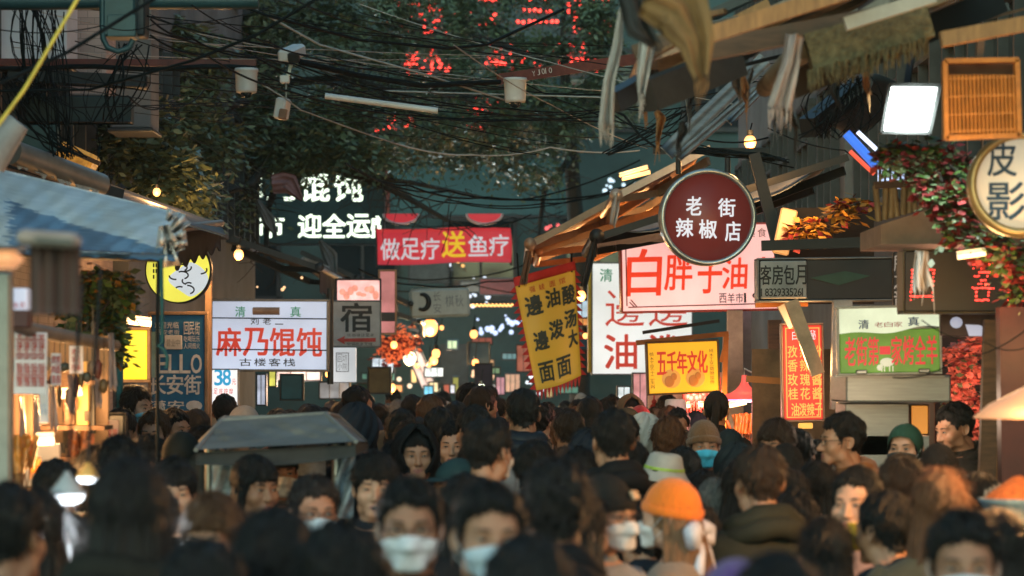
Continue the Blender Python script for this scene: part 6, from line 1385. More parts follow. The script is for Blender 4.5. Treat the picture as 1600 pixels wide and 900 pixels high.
# right side: balcony, counters, trinkets, spice tray
t = thing('balcony', 'wooden balcony with bamboo rails under the flower garland', 'balcony', P(1424, 330, 15.2)); k = 15.2/F
MB().prism([(P(1369, y, 15.2).x if x == 0 else P(x, y, 15.2).x, P(0, y, 15.2).z) for x, y in ((1369, 384), (1369, 354), (1455, 326), (1462, 356), (1520, 384))], 15.0, 15.9).build('floor_board', mat('pale plank wood', (.30, .20, .14), .6, var=.2), t)
b = MB()
for i in range(9): b.tube([P(1373+9.5*i, 346-2.5*i, 15.05), P(1371+9.5*i + (4 if i % 3 else -3), 290-.6*i, 15.05)], .017, 7)
b.build('bamboo_rail', mat('bamboo', (.24, .17, .08), .5, var=.35), t); MB().bar(P(1366, 290, 15.05), P(1428, 286, 15.05), .05, .04).build('handrail', M_WOOD, t)
o = MB().box(P(1226, 362, 20.6), (26*20.6/F, .06, 72*20.6/F), (0, R(12), 0), 0, .01).build('interior_glow', lit('orange lit shutter', (1, .42, .12), .42, base=(.6, .35, .18), var=.5, scale=5)); tag(o, 'orange lit shutter panel behind the black sloping post', 'interior glow'); rebase(o)  # glowing panel added to stand for an orange-lit interior
lamp(P(1240, 330, 20.2), 9, WARM, .08, name='eave_light'); lamp(P(1010, 300, 26.8), 45, WARM, .1, name='awning_light'); lamp(P(900, 362, 27.6), 12, WARM, .1, name='awning_light')
t = thing('market_stall', 'trinket stall under the orange hanging sign with lit shelves', 'stall', P(1080, 690, 27)); k = 27/F
MB().box(P(1085, 645, 27.8), (150*k, .06, 130*k)).build('back_wall', lit('painted rosy wall glow', (.9, .38, .22), .18, base=(.5, .3, .22), var=.9, scale=7), t)  # rosy lamplight painted into the back wall as glow
for y in (640, 665, 690): MB().box(P(1085, y, 27.4), (140*k, .35, .02)).build('shelf', M_WOOD, t)
MB().box(P(1085, 730, 27), (150*k, .8, .5)).build('counter', M_WOOD, t)
trm = [mat('trinket red', (.5, .04, .04), .4), mat('trinket gold', (.5, .30, .06), .35, .4), mat('trinket cream', (.55, .48, .4), .5), mat('trinket pink', (.55, .10, .22), .5)]
for i in range(46):
    px, row = 1022+2.9*i, i % 3; b = MB(); c = P(px, (636, 661, 686)[row], 27.25); kk = random.choice((0, 1, 2))
    if kk == 0: b.ball(c + Vector((0, 0, -.0)), (.045, .04, .05), 10, 7)
    elif kk == 1: b.lathe([(0, .0), (.035, 0), (.045, .05), (.02, .09), (.028, .11), (0, .11)], c - Vector((0, 0, .03)), 10)
    else: b.ball(c, (.04, .03, .035), 8, 6); b.ball(c + Vector((0, 0, .05)), .026, 8, 6); b.tube([c + Vector((0, 0, .07)), c + Vector((0, 0, .12))], .008, 5)
    o = b.build('trinket', trm[i % 4]); tag(o, 'small bright trinket on the lit shelves under the orange hanging sign', 'trinket', 'trinkets on the shelves'); rebase(o)
for i in range(12):
    c = P(1074+5.2*i, 618+4*math.sin(i*2.3), 26.4); b = MB(); b.ball(c, (.05, .04, .055), 10, 7); b.tube([c - Vector((0, 0, .05)), c - Vector((0, 0, .16))], [.016, .004], 6); b.tube([c + Vector((0, 0, .05)), c + Vector((0, 0, .15))], .004, 4)
    o = b.build('red_tassel', trm[0]); tag(o, 'little red lantern tassel hanging above the trinket shelves', 'tassel', 'tassels over the trinkets'); rebase(o)
t = thing('round_fan', 'round dark fan hanging on the orange frame', 'fan', P(1120, 630, 24.6)); MB().lathe([(0, -.01), (.075, -.01), (.08, 0), (.075, .01), (0, .01)], P(1120, 628, 24.6), 20, 0, 'Y').build('blade', mat('fan face', (.30, .26, .22), .6, var=.5, scale=30), t); MB().tube([P(1120, 640, 24.6), P(1120, 664, 24.6)], .01, 6).build('handle', M_BLACK, t)
lamp(P(1085, 625, 26.2), 18, (1, .5, .3), .1, parent=t)
t = thing('spice_tray', 'heaped red spice in a blue patterned basin at the near right stall', 'spice tray', P(1585, 800, 10.2)); k = 10.2/F; c = P(1592, 780, 10.2)
MB().lathe([(0, -60*k), (36*k, -58*k), (44*k, -30*k), (60*k, -6*k), (64*k, 0), (60*k, 2*k), (54*k, -4*k)], c, 36).build('basin', patt('blue patterned enamel', 'brick', (.05, .13, .20), (.22, .27, .28), 20), t)
MB().lathe([(58*k, -2*k), (46*k, 9*k), (26*k, 24*k), (9*k, 35*k), (0, 37*k)], c, 36).build('spice_heap', mat('red spice', (.30, .085, .02), .9, var=.45, scale=60, bump=.8, bscale=120), t)
t = thing('snack_rack', 'clear packets of snacks standing under the spice basin', 'snack rack', P(1590, 870, 10.1)); MB().box(P(1600, 880, 10.2), (90*k, .3, 30*k), None, 0, .01).build('tray', M_GREY, t)
for i in range(9): MB().box(P(1562+8*i, 852, 10.05 + .03*(i % 2)), (6.5*k, .02, (34+6*math.sin(i*2))*k), (0, R(4*math.sin(i*3)), 0), 0, .004).build('packet', [mat('cream packet', (.5, .45, .36), .3), mat('pink packet', (.45, .20, .16), .3), mat('green packet', (.28, .38, .06), .3)][i % 3], t)
t = thing('spoon_stand', 'tray edge with upright scoops beside the spice heap', 'scoop stand', P(1556, 770, 10.3)); 
for i in range(4): MB().tube([P(1540+7*i, 782, 10.3), P(1541+7*i, 765-3*i, 10.3)], .006, 6).build('scoop', M_GREY, t)
o = MB().lathe([(.02, .09), (.06, .07), (.16, .02), (.22, -.03), (.215, -.035), (.15, .01), (.02, .07)], P(1610, 640, 11), 28).build('hanging_lamp', lit('peach shade', (.95, .36, .16), .34, base=(.6, .35, .22))); tag(o, 'blurred peach coloured lamp shade at the edge above the spice basin', 'lamp'); rebase(o); lamp(P(1606, 655, 10.8), 4, WARM, .08, name='shade_light')
s = board('wall_poster', 'dark poster with pale brush shapes above the pink blossom', 'poster', (1470, 490, 1584, 526), 14.8, mat('dark plum poster', (.05, .025, .03), .5), .04); b = MB(); b.ball(s.q(1494, 504, -.004), (10*s.k, .004, 9*s.k), 14, 6); b.prism([(s.q(x, y).x, s.q(x, y).z) for x, y in ((1508, 507), (1530, 508), (1566, 525), (1514, 525))], -.008, -.003); b.build('pale_shape', lit('pale poster shape', (.55, .60, .80), .45), s.root)
s = board('glowing_sign', 'small glowing orange panel between the steel duct and the seller', 'panel', (1424, 634, 1450, 678), 16.6, lit('orange panel', (.95, .36, .06), .5), .03, frame=M_WOOD)
lamp(P(1508, 590, 16.7), 18, (1, .45, .25), .12, name='shop_fill'); lamp(P(1395, 640, 15.0), 4, (1, .7, .5), .1, name='hood_fill'); lamp(P(1250, 560, 19.0), 12, WARM, .1, name='menu_light')  # bodiless lamps added to brighten the blossom and the steel hood
lamp(P(1570, 560, 12), 10, WARM, .1, name='shop_fill')  # another bodiless fill lamp added for warm light at the right-hand stalls
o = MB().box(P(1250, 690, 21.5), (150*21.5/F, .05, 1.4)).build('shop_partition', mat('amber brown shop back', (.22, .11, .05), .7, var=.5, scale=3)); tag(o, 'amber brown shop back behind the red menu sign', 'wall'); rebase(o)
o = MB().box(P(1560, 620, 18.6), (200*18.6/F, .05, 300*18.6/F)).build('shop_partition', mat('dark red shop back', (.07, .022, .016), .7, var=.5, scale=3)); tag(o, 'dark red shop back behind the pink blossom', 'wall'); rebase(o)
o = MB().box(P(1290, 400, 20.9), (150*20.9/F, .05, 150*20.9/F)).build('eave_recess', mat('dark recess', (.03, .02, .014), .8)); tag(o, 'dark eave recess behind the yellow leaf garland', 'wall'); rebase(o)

bulb(1640, 575, 9.6, .04, 'unseen warm bulb added over the spice basin at the near right stall', 44); bulb(-40, 560, 9.4, .04, 'unseen warm bulb added over the near left stall beside the grey steel post', 4); bulb(1660, 520, 13.2, .04, 'unseen warm bulb added deep under the red dot sign', 5)  # bulbs added out of view for warm rim light on the crowd
# ================================================================== far end of the street
FAR = [ # label, category, box, D, kind, colours
 ('dim white lit board far down beside the pale slanting banner', (582, 560, 614, 582), 47, (.75, .88, 1), .8), ('white lit sign with dark edges low over the far crowd', (664, 575, 692, 588), 46, (.9, 1, .98), 1.0), ('long slanting pink white banner far down the street', (648, 548, 668, 606), 48, (.95, .66, .56), .55),
 ('olive dark panel above the far crowd', (576, 575, 609, 614), 33, None, (.09, .075, .03)), ('dark blue sign high in the far lane', (732, 536, 764, 568), 44, None, (.012, .05, .10)), ('navy vertical banner below the dark blue sign', (743, 569, 768, 612), 43, None, (.025, .028, .06)), ('deep teal board above the far crowd beside the wonton lightbox', (439, 586, 472, 624), 27, None, (.006, .07, .10)),
 ('yellow lit strip sign beside the deep teal board', (421, 578, 430, 603), 29, (.9, .85, .15), .6), ('pale lit shop front low beside the price sign', (402, 586, 414, 632), 28.5, (.7, .75, .9), .45), ('rosy lit shop window row under the wonton lightbox', (432, 578, 500, 594), 30, (.95, .72, .66), .55), ('blue lit strip beside the white box sign', (518, 540, 524, 580), 31.5, (.3, .5, .9), .5),
 ('small blue lit sign over the far crowd', (663, 604, 676, 616), 45, (.1, .5, .85), .8), ('small cream lit sign over the far crowd', (671, 598, 684, 612), 46, (1, .85, .5), .9), ('tiny white lit sign over the far crowd', (697, 602, 710, 614), 46, (.85, .9, 1), .8), ('reddish lit board behind the pale fringe banner', (808, 540, 838, 580), 46, (.5, .16, .11), .35), ('orange lit shelf low in the far lane', (608, 602, 628, 612), 45, (1, .42, .16), .9),
 ('cold lit shop front behind the yellow banner foot', (900, 470, 918, 500), 36, (.6, .8, .95), .5), ('orange lit box below the warm bulb', (903, 498, 918, 508), 35.5, (1, .4, .1), .5), ('blue dark board behind the yellow banner', (903, 528, 919, 545), 37, None, (.01, .06, .11)), ('white lit case beside the white noodle sign foot', (966, 605, 984, 632), 30, (.85, .95, .95), .8), ('rosy lit case below the noodle sign', (990, 584, 1010, 640), 31, (.85, .4, .42), .5),
 ('white lit panel behind the trinkets', (1024, 628, 1042, 652), 28.2, (.9, 1, .98), .9), ('pale white lit sheet behind the trinkets', (1132, 590, 1142, 622), 28, (.8, .85, .8), .6), ('greyish box sign far beyond the red banner', (640, 400, 700, 440), 52, None, (.05, .07, .075)), ('rust red far eave board beyond the string lights', (750, 436, 822, 460), 50, None, (.12, .03, .03)), ('grey far roof board beyond the pale sign', (720, 440, 780, 456), 51, None, (.16, .18, .18)),
 ('dark far shop board behind the pale slanting banner', (690, 540, 730, 600), 52, None, (.03, .045, .05)), ('olive lit narrow sign over the far crowd', (708, 590, 716, 616), 47, (.5, .5, .12), .45), ('pinkish lit narrow sign beside the pear lamp', (776, 590, 788, 616), 46, (.75, .4, .5), .45), ('peach lit far shop front below the pear lamp', (790, 585, 812, 612), 48, (.9, .45, .28), .4),
 ('teal shop front far behind the olive panel', (560, 600, 576, 622), 40, None, (.01, .06, .07)), ('pale grey shop front behind the blossom cluster', (500, 598, 545, 622), 34, (.6, .6, .6), .3)]
fr_ = random.Random(31)
for i in range(26):
    x, y, D = fr_.uniform(555, 935), fr_.uniform(500, 606), fr_.uniform(44, 53); w_, h_ = fr_.choice([(22, 8), (8, 20), (14, 12), (30, 9)]); c_ = fr_.choice([(.85, .9, 1), (1, .55, .25), (.2, .5, .6), (.9, .25, .2), (.95, .8, .4), (.3, .75, .6)])
    FAR.append(('small dim shop sign lost among the lights of the far lane', (x, y, x+w_, y+h_), D, c_, fr_.uniform(.05, .2)))
for (lab, bx, D, col, st) in FAR:
    m = mat('board %.3f %.3f %.3f' % st, st, .6, var=.3) if col is None else lit('shop glow %.2f %.2f %.2f %.2f' % (*col, st), col, st*.9, var=.75, scale=7)
    s = Sign('shop_sign' if 'sign' in lab or 'board' in lab or 'banner' in lab else 'lit_display', lab, 'sign', bx, D, roll=-24 if 'slanting' in lab and 'long' in lab else 0, group='dim shop signs in the far lane' if 'lost among' in lab else None); s.panel('panel', m, t=.1)
    s.frame(M_DGREY, 2.2, .16)
    if col is not None and bx[2]-bx[0] > 9: [s.panel('divider', M_DGREY, (bx[0]+(bx[2]-bx[0])*q-.5, bx[1], bx[0]+(bx[2]-bx[0])*q+.5, bx[3]), .03, -.02) for q in ((.33, .68) if bx[2]-bx[0] > 20 else (.5,))]
for i in range(34):
    c = P(735 + 67*i/33, 477 + 1.6*math.sin(i*2.1) , 41); o = MB().ball(c, .014, 8, 6).build('string_bulb', lit('fairy bulb', (1, .50, .16), 2.0)); tag(o, 'tiny warm bulb in the bright string beside the small pale sign', 'bulb', 'string of warm bulbs'); rebase(o)
cable('thin cord carrying the string of warm bulbs', [(730, 474, 41.05), (806, 475, 41.05)], .012)
rr = random.Random(5)
for i, (px, py, n, col, sp_) in enumerate([(745, 462, 9, (.75, .85, 1), 26), (790, 505, 16, (.55, .68, 1), 22), (760, 515, 8, (.55, .68, 1), 18), (690, 425, 6, (.7, .85, 1), 40), (715, 410, 3, (1, .5, .15), 12), (960, 290, 9, (.6, .78, .9), 22), (815, 440, 5, (.8, .85, .95), 14), (660, 590, 6, (1, .75, .5), 40), (770, 595, 8, (1, .6, .35), 40), (870, 350, 5, (1, .15, .15), 26), (640, 520, 7, (1, .3, .1), 22), (420, 440, 6, (1, .6, .3), 40), (560, 590, 6, (1, .5, .25), 50), (850, 600, 6, (.8, .9, 1), 40), (1090, 640, 10, (1, .6, .4), 34)]):
    for j in range(n):
        c = P(px + rr.gauss(0, sp_*.6), py + rr.gauss(0, sp_*.28), 34 if px in (420, 1090) and px != 1090 else 27.1 if px == 1090 else 53); rd = rr.uniform(.02, .055) if px not in (420, 1090) else rr.uniform(.010, .022); o = MB().ball(c, (rd, rd, rd), 8, 6).build('shop_bulb', lit('far bulb %.2f %.2f' % col[1:], col, 1.2)); tag(o, '%s distant shop bulb glowing as a soft spot among others' % ('bluish white' if col[2] > .8 else 'red' if col[1] < .2 else 'orange'), 'bulb', 'distant shop bulbs, ' + ('bluish' if col[2] > .8 else 'red' if col[1] < .2 else 'orange')); rebase(o)
lamp(P(740, 470, 47), 80, (.5, .85, .95), .3, name='lane_fill'); lamp(P(700, 540, 48), 100, (1, .6, .35), .3, name='lane_fill'); lamp(P(620, 590, 40), 30, WARM, .2, name='lane_fill'); lamp(P(470, 600, 30), 14, (1, .75, .6), .2, name='lane_fill')  # bodiless fill lamps added for glow in the far lane

# ================================================================== tricycle with canopy
t = thing('tricycle', 'passenger tricycle with a grey cloth canopy and clear plastic sides', 'tricycle', (P(438, 800, 12.8).x, 12.8, 0)); k = 12.4/F
TOP = [P(345, 657, 12.6), P(508, 646, 12.6), P(528, 650, 14.0), P(352, 652, 14.0)]; LOW = [P(306, 703, 12.0), P(556, 690, 12.0), P(572, 690, 14.3), P(312, 690, 14.3)]
CAN = mat('grey canopy cloth', (.150, .142, .132), .62, var=.30, scale=4, bump=.3, bscale=7)
b = MB()
def face(a, b_, c, d, nu=44, nv=16, w_=.02):
    def g(u, v): p = a.lerp(b_, u).lerp(d.lerp(c, u), v); return p + Vector((0, .0, -.02*math.sin(math.pi*u)*math.sin(math.pi*v))) + Vector((0, w_*1.6*(math.sin(u*9+v*5) + .5*math.sin(u*31+v*13) + .4*math.sin(u*17-v*21))*math.sin(math.pi*v), 0))
    b.grid(g, nu, nv)
face(LOW[0], LOW[1], TOP[1], TOP[0]); face(LOW[1], LOW[2], TOP[2], TOP[1]); face(LOW[2], LOW[3], TOP[3], TOP[2]); face(LOW[3], LOW[0], TOP[0], TOP[3]); face(TOP[0], TOP[1], TOP[2], TOP[3])
b.build('canopy', CAN, t); b = MB()
for i in range(4): b.tube([TOP[i], TOP[(i+1) % 4]], .010, 6)
for i in range(4): b.tube([TOP[i], LOW[i]], .010, 6)
b.build('piping', mat('grey piping', (.20, .20, .19), .6), t)
MB().grid(lambda u, v: LOW[0].lerp(LOW[1], u) + Vector((0, -.01, -.012 - v*(.05 + .02*math.sin(u*3.1)))) , 30, 3, 0, True, .006).build('valance', CL_DARK, t)
FR = mat('chrome tube', (.32, .32, .30), .3, .8)
for (a, z0) in ((P(326, 700, 12.3), 0.5), (P(525, 695, 12.3), 0.5), (P(330, 692, 14.1), .5), (P(545, 690, 14.1), .5)): MB().tube([a, Vector((a.x, a.y, z0))], .018, 8).build('upright', FR, t)
CLR = mat('clear vinyl', (.28, .33, .37), .22, var=.5, scale=5, stretch=(1, 1, 2)); 
MB().grid(lambda u, v: P(330+40*u, 704+98*v, 12.25 + .03*math.sin(u*8+v*6)), 10, 16, 0, True, .004).build('clear_side', CLR, t); MB().grid(lambda u, v: P(526+30*u - 4*v, 700+110*v, 12.3+.05*math.sin(u*7+v*9)), 10, 16, 0, True, .004).build('clear_side', CLR, t)
MB().box(P(450, 722, 14.2), (120*14/F, .01, 42*14/F)).build('rear_window', CLR, t)
MB().grid(lambda u, v: P(289+38*u, 716-14*u+90*v, 12.35 + .03*math.sin(u*7)), 8, 8, 0, True, .006).build('side_curtain', CL_DARK, t); MB().grid(lambda u, v: P(552+24*u, 688+4*u + (26-14*u)*v, 12.2 + 1.2*u), 8, 4, 0, True, .006).build('corner_flap', CL_DARK, t)
bc = P(440, 800, 12.9); MB().box((bc.x, 13.3, .62), (.95, 1.2, .5), None, 0, .04).build('body', mat('tricycle paint', (.03, .05, .06), .35, .2), t); MB().box((bc.x, 13.2, .95), (.8, .5, .14), None, 0, .04).build('seat', M_BLACK, t)
for (x, y) in ((bc.x-.45, 13.5), (bc.x+.45, 13.5), (bc.x, 12.3)):
    w_ = MB(); w_.tube([(x, y + .25*math.cos(a), .28 + .25*math.sin(a)) for a in np.linspace(0, 2*math.pi, 25)], .045, 8); wo2 = w_.build('wheel', M_BLACK, t); h_ = MB()
    for i in range(10): h_.tube([(x, y, .28), (x, y+.22*math.cos(i*.628), .28+.22*math.sin(i*.628))], .004, 4)
    h_.build('spoke', M_GREY, wo2)
MB().tube([(bc.x-.3, 12.6, 1.05), (bc.x, 12.45, 1.02), (bc.x+.3, 12.6, 1.05)], .016, 8).build('handlebar', FR, t); MB().tube([(bc.x, 12.45, 1.02), (bc.x, 12.3, .3)], .025, 8).build('fork', FR, t)
# ================================================================== the crowd
BLK, NAV, OLV, GRY, TAN_, BRN, WHT, PUR, ORG_ = (.013, .013, .014), (.016, .022, .032), (.035, .034, .022), (.07, .07, .072), (.19, .12, .065), (.05, .032, .022), (.42, .41, .40), (.05, .042, .045), (.26, .10, .03)
MSK_B, MSK_W, MSK_T = (.58, .60, .63), (.64, .61, .58), (.12, .42, .60)
def bow(root, hs, tr, hz):
    b = MB()
    for e in (-1, 1):
        b.tube([(e*.01, .10, -.055), (e*.05, .112, -.035), (e*.085, .115, -.045), (e*.08, .118, -.085), (e*.03, .112, -.075)], [.014, .030, .034, .030, .014], 12)
        b.tube([(e*.01, .115, -.06), (e*.035, .13, -.12), (e*.07, .135, -.19), (e*.075, .135, -.21)], [.012, .020, .022, .012], 8)
    b.ball((0, .118, -.057), (.02, .016, .02), 12, 8); b.v = [tuple(q) for q in tr(np.array(b.v))]; b.build('hair_bow', mat('white satin', (.58, .56, .60), .4, var=.1), root)
def pink_tie(root, hs, tr, hz):
    b = MB(); b.tube([(.035*math.cos(a)*.8, .108 + .0*a, .0+.02*math.sin(a)) for a in np.linspace(0, 6.28, 14)], .012, 8); b.v = [tuple(q) for q in tr(np.array(b.v))]; b.build('hair_tie', mat('magenta tie', (.55, .02, .16), .6), root)
def tag_patch(root, hs, tr, hz):
    b = MB(); b.box((.03, -.098, .075), (.045, .012, .032), (R(-28), 0, R(16)), 0, .003); b.v = [tuple(q) for q in tr(np.array(b.v))]; b.build('badge', mat('tan badge', (.55, .36, .22), .5), root)
def cup(root, hs, tr, hz):
    h = MB(); w_ = (-.13, -.27, hz-.42)
    h.tube([(-.25, -.02, hz-.50), (-.20, -.16, hz-.47), w_], [.052, .046, .036], 10); h.build('coat_sleeve', MC['coat pink'], root)
    b = MB(); b.tube([(w_[0], w_[1], w_[2]), (w_[0]+.02, w_[1]-.05, w_[2]+.01), (w_[0]+.05, w_[1]-.075, w_[2]+.02)], [.026, .034, .028], 8)
    for k in range(4): z = w_[2] + .045 - .022*k; b.tube([(w_[0]+.05, w_[1]-.075, z-.005), (w_[0]+.085, w_[1]-.085, z), (w_[0]+.105, w_[1]-.065, z+.002), (w_[0]+.10, w_[1]-.035, z+.002)], [.010, .0095, .009, .007], 6)
    b.tube([(w_[0]+.02, w_[1]-.05, w_[2]+.03), (w_[0]+.035, w_[1]-.06, w_[2]+.06), (w_[0]+.055, w_[1]-.05, w_[2]+.075)], [.012, .011, .008], 6); b.build('hand', M_SKIN[2], root)
def cup_held(px, py, D):
    c = P(px, py, D); t = thing('paper_cup', 'yellow paper cup held by the woman in the pinkish coat', 'cup', c)
    MB().lathe([(0, 0), (.030, 0), (.040, .095), (.041, .097), (.037, .095), (.028, .01), (0, .01)], c, 18).build('cup', mat('yellow paper', (.60, .38, .04), .5), t); MB().tube([c + Vector((0, 0, .05)), c + Vector((.02, 0, .17))], .004, 6).build('straw', M_WHITE, t)

pp = make_person
# nearest row -------------------------------------------------------
pp(15, 758, 7.3, yaw=160, hair='crop', hcol='black', coat=OLV, shape=1, skin=1, label='short haired man in olive jacket cut off beside the grey steel post')
pp(58, 768, 8.3, yaw=190, hair='long', hcol='black', coat=BRN, shape=2, label='dark long haired woman beneath the white cone lamps')
pp(205, 722, 6.9, yaw=172, hair='bob', hcol='soft black', coat=(.022, .021, .016), hood='down', bulk=1.2, label='large dark figure in bulky black hooded coat in front of the smiling woman')
pp(318, 846, 5.9, yaw=182, hair='crop', hcol='black', coat=BLK, label='black haired head low in front of the brown fringed young person')
pp(330, 775, 8.2, yaw=-8, hair='bowl', hcol='brown', coat=OLV, shape=2, skin=0, eyes=.8, label='young person with brown fringe peering over the dark head below')
pp(432, 800, 6.2, yaw=176, hair='bob', hcol='black', coat=BLK, label='dark bobbed head in front of the bespectacled man with pale mask')
pp(532, 828, 5.9, yaw=188, hair='messy', hcol='black', coat=BLK, label='untidy dark head low beside the man with grey blue mask')
pp(640, 748, 7.7, yaw=2, hair='crop', hcol='black', coat=BLK, shape=1, skin=1, mask=MSK_B, glasses=True, label='man facing us in glasses and blue grey mask under the dark canopy side')
pp(764, 754, 7.0, yaw=12, hair='crop', hcol='black', coat=BLK, shape=0, skin=0, mask=(.44, .53, .60), label='man facing us with blue mask half hidden by a dark head')
pp(825, 840, 5.7, yaw=180, hair='crop', hcol='black', coat=BLK, label='dark head lowest in front of the blue masked man')
pp(868, 728, 7.9, yaw=178, hair='messy', hcol='soft black', coat=BLK, skin=1, hood='down', label='man with thick black hair seen from behind beside the badge beanie')
pp(948, 738, 9.6, yaw=48, hair='crop', hcol='black', coat=(.30, .30, .30), shape=0, skin=0, hat='beanie', hatcol=(.014, .012, .010), mask=MSK_W, glasses=True, extra=tag_patch, label='person in black beanie with tan badge, glasses and white mask')
pp(1046, 744, 10.3, yaw=-112, hair='parted', hcol='light brown', coat=(.34, .25, .18), shape=2, skin=2, hat='beanie', hatcol=(.80, .19, .018), mask=MSK_W, extra=bow, label='woman in bright orange beanie with a white bow in her hair')
pp(1150, 868, 6.0, yaw=180, hair='crop', hat='beanie', hatcol=(.10, .05, .20), coat=(.10, .08, .18), label='purple knitted hat just rising at the bottom below the orange beanie')
pp(1212, 872, 5.8, yaw=185, hair='bob', hcol='black', coat=BLK, label='dark head at the bottom beside the purple knitted hat')
pp(1185, 697, 10.5, yaw=196, hair='crop', hcol='dark brown', coat=OLV, shape=1, skin=0, bulk=1.15, hood='down', label='broad man in olive jacket seen from behind below the blue masked beanie man')
pp(1468, 733, 9.5, yaw=165, hair='long', hcol='chestnut', coat=TAN_, shape=2, skin=0, label='brown long haired woman in tan coat beside the man with lowered white mask')
pp(1505, 800, 7.0, yaw=-4, hair='crop', hcol='black', coat=BLK, shape=1, skin=1, mask=(.50, .58, .66), label='blurred man facing us with pale blue mask at the corner below the spice basin')
pp(1412, 712, 11.6, yaw=140, hair='crop', hcol='dark brown', coat=PUR, shape=0, skin=0, mask=MSK_W, hood='down', label='man turned away in dusky purple hooded jacket with lowered white mask')
pp(1338, 730, 10.4, yaw=-28, hair='parted', hcol='black', coat=(.40, .27, .24), coatname='coat pink', shape=3, skin=2, eyes=.85, mask=None, extra=cup, label='woman in pinkish coat looking aside and holding a yellow cup')
cup_held(1341, 860, 10.08)
# second row --------------------------------------------------------
pp(185, 686, 12.0, yaw=175, hair='messy', hcol='black', coat=BLK, label='messy dark haired man beneath the framed notice')
pp(236, 682, 13.6, yaw=120, hair='crop', hcol='black', coat=BLK, mask=(.02, .02, .022), shape=1, label='man in black mask turning aside behind the messy haired man')
pp(271, 719, 11.3, yaw=10, hair='bowl', hcol='black', coat=BLK, shape=3, skin=2, eyes=.6, label='smiling woman with straight black fringe next to the tricycle')
pp(284, 672, 13.2, yaw=180, hair='crop', hat='cap', hatcol=(.010, .012, .010), coat=OLV, label='person in dark olive cap seen from behind beside the canopy')
pp(240, 644, 17, yaw=-6, hair='swept', hcol='brown', coat=BLK, shape=0, skin=2, mask=(.015, .015, .017), fine=True, label='young man with brown swept hair and black mask below the blue board')
pp(274, 639, 18, yaw=52, hair='crop', hcol='black', coat=GRY, shape=1, skin=0, fine=True, label='dark haired man in profile near the foot of the blue board')
pp(308, 640, 19, yaw=170, hair='long', hcol='black', coat=BLK, label='long haired woman behind the canopy corner near the blue board')
pp(322, 668, 15, yaw=110, hair='long', hcol='black', coat=BLK, skin=2, label='woman with pale cheek tucked against the canopy corner')
pp(213, 604, 17.5, yaw=62, hair='long', hcol='dark brown', coat=(.05, .12, .13), shape=2, skin=2, mask=MSK_T, stand=.12, fine=True, label='long haired woman in profile with turquoise mask below the plain yellow board')
pp(400, 714, 11.8, yaw=38, hair='bangs', hcol='black', coat=(.18, .22, .23), shape=3, skin=1, eyes=.8, label='woman with black bangs looking aside before the canopy')
pp(438, 694, 13.8, yaw=14, hair='crop', hcol='black', hat='cap', hatcol=(.02, .03, .028), coat=(.16, .13, .10), shape=0, skin=0, mask=MSK_W, label='person in dark cap and white mask sitting under the grey canopy')
pp(491, 744, 10.4, yaw=20, hair='crop', hcol='soft black', coat=BLK, shape=1, skin=1, mask=(.50, .60, .66), glasses=True, label='man in glasses with pale mask below the canopy')
pp(586, 710, 11.2, yaw=3, hair='bowl', hcol='black', coat=NAV, shape=0, skin=2, mouth=1.0, eyes=.7, label='young man with open mouth and blunt black fringe in navy jacket')
pp(650, 662, 14.0, yaw=8, hair='crop', hcol='black', coat=BLK, shape=1, skin=0, hood='up', eyes=.8, label='stern man with black hood pulled over his head')
pp(708, 659, 15.6, yaw=-4, hair='crop', hcol='black', coat=BLK, shape=0, skin=2, eyes=.8, label='bare faced young man beside the black hood')
pp(712, 714, 13.0, yaw=-62, hair='crop', hcol='black', hat='cap', hatcol=(.018, .045, .05), coat=BLK, skin=1, label='person in teal cap facing sideways in front of the black hood')
pp(764, 654, 11.5, yaw=148, hair='crop', hcol='black', coat=BLK, shape=1, skin=0, mask=MSK_W, label='tall black haired man turned away with mask straps beside the teal cap')
pp(726, 742, 10.4, yaw=184, hair='long', hcol='black', coat=BLK, label='dark long hair between the two masked men facing us')
pp(817, 609, 15.2, yaw=184, hair='crop', hcol='black', coat=NAV, style='puffer', hood='down', shape=1, skin=1, fine=True, label='tallest man seen from behind in navy puffer jacket beneath the yellow banner')
pp(957, 641, 12.2, yaw=192, hair='crop', hcol='black', coat=BLK, style='jacket', hood='down', skin=0, shape=1, label='black haired man in black jacket seen from behind below the noodle sign')
pp(556, 628, 14.4, yaw=178, hair='crop', hcol='black', coat=NAV, hood='up', bulk=1.2, label='person in navy hooded coat seen from behind beyond the canopy')
pp(1033, 706, 13.4, yaw=150, tilt=-8, hair='crop', hcol='black', hat='bucket', hatcol=(.40, .39, .36), coat=BLK, label='person in pale grey bucket hat with a lime band')
pp(1100, 654, 15.2, yaw=4, hair='crop', hcol='black', hat='beanie', hatcol=(.15, .075, .035), coat=BRN, shape=0, skin=1, mask=(.05, .42, .62), eyes=.7, label='man in brown beanie facing us with bright blue mask')
pp(1118, 749, 13.0, yaw=178, hair='crop', hcol='grey', coat=GRY, skin=0, label='small grey haired head beside the orange beanie')
pp(1098, 738, 14.0, yaw=175, hair='bob', hcol='black', coat=BLK, label='dark bobbed head below the bright blue mask')
pp(1314, 646, 13.8, yaw=-78, hair='crop', hcol='black', coat=ORG_, coatname='coat rust', hood='down', shape=1, skin=0, glasses=True, label='man in profile with glasses and rust coloured hooded coat')
pp(1496, 628, 15.2, yaw=-66, nod=12, hair='crop', hcol='black', coat=(.020, .018, .014), shape=0, skin=0, stand=.15, hood='down', bulk=1.12, label='seller in black coat looking down before the pink blossom')
pp(1414, 660, 14.6, yaw=-24, hair='parted', hcol='black', hat='hijab', hatcol=(.02, .06, .04), coat=BLK, shape=3, skin=2, mask=(.02, .025, .025), label='woman in dark green patterned headscarf and black mask beside the seller')
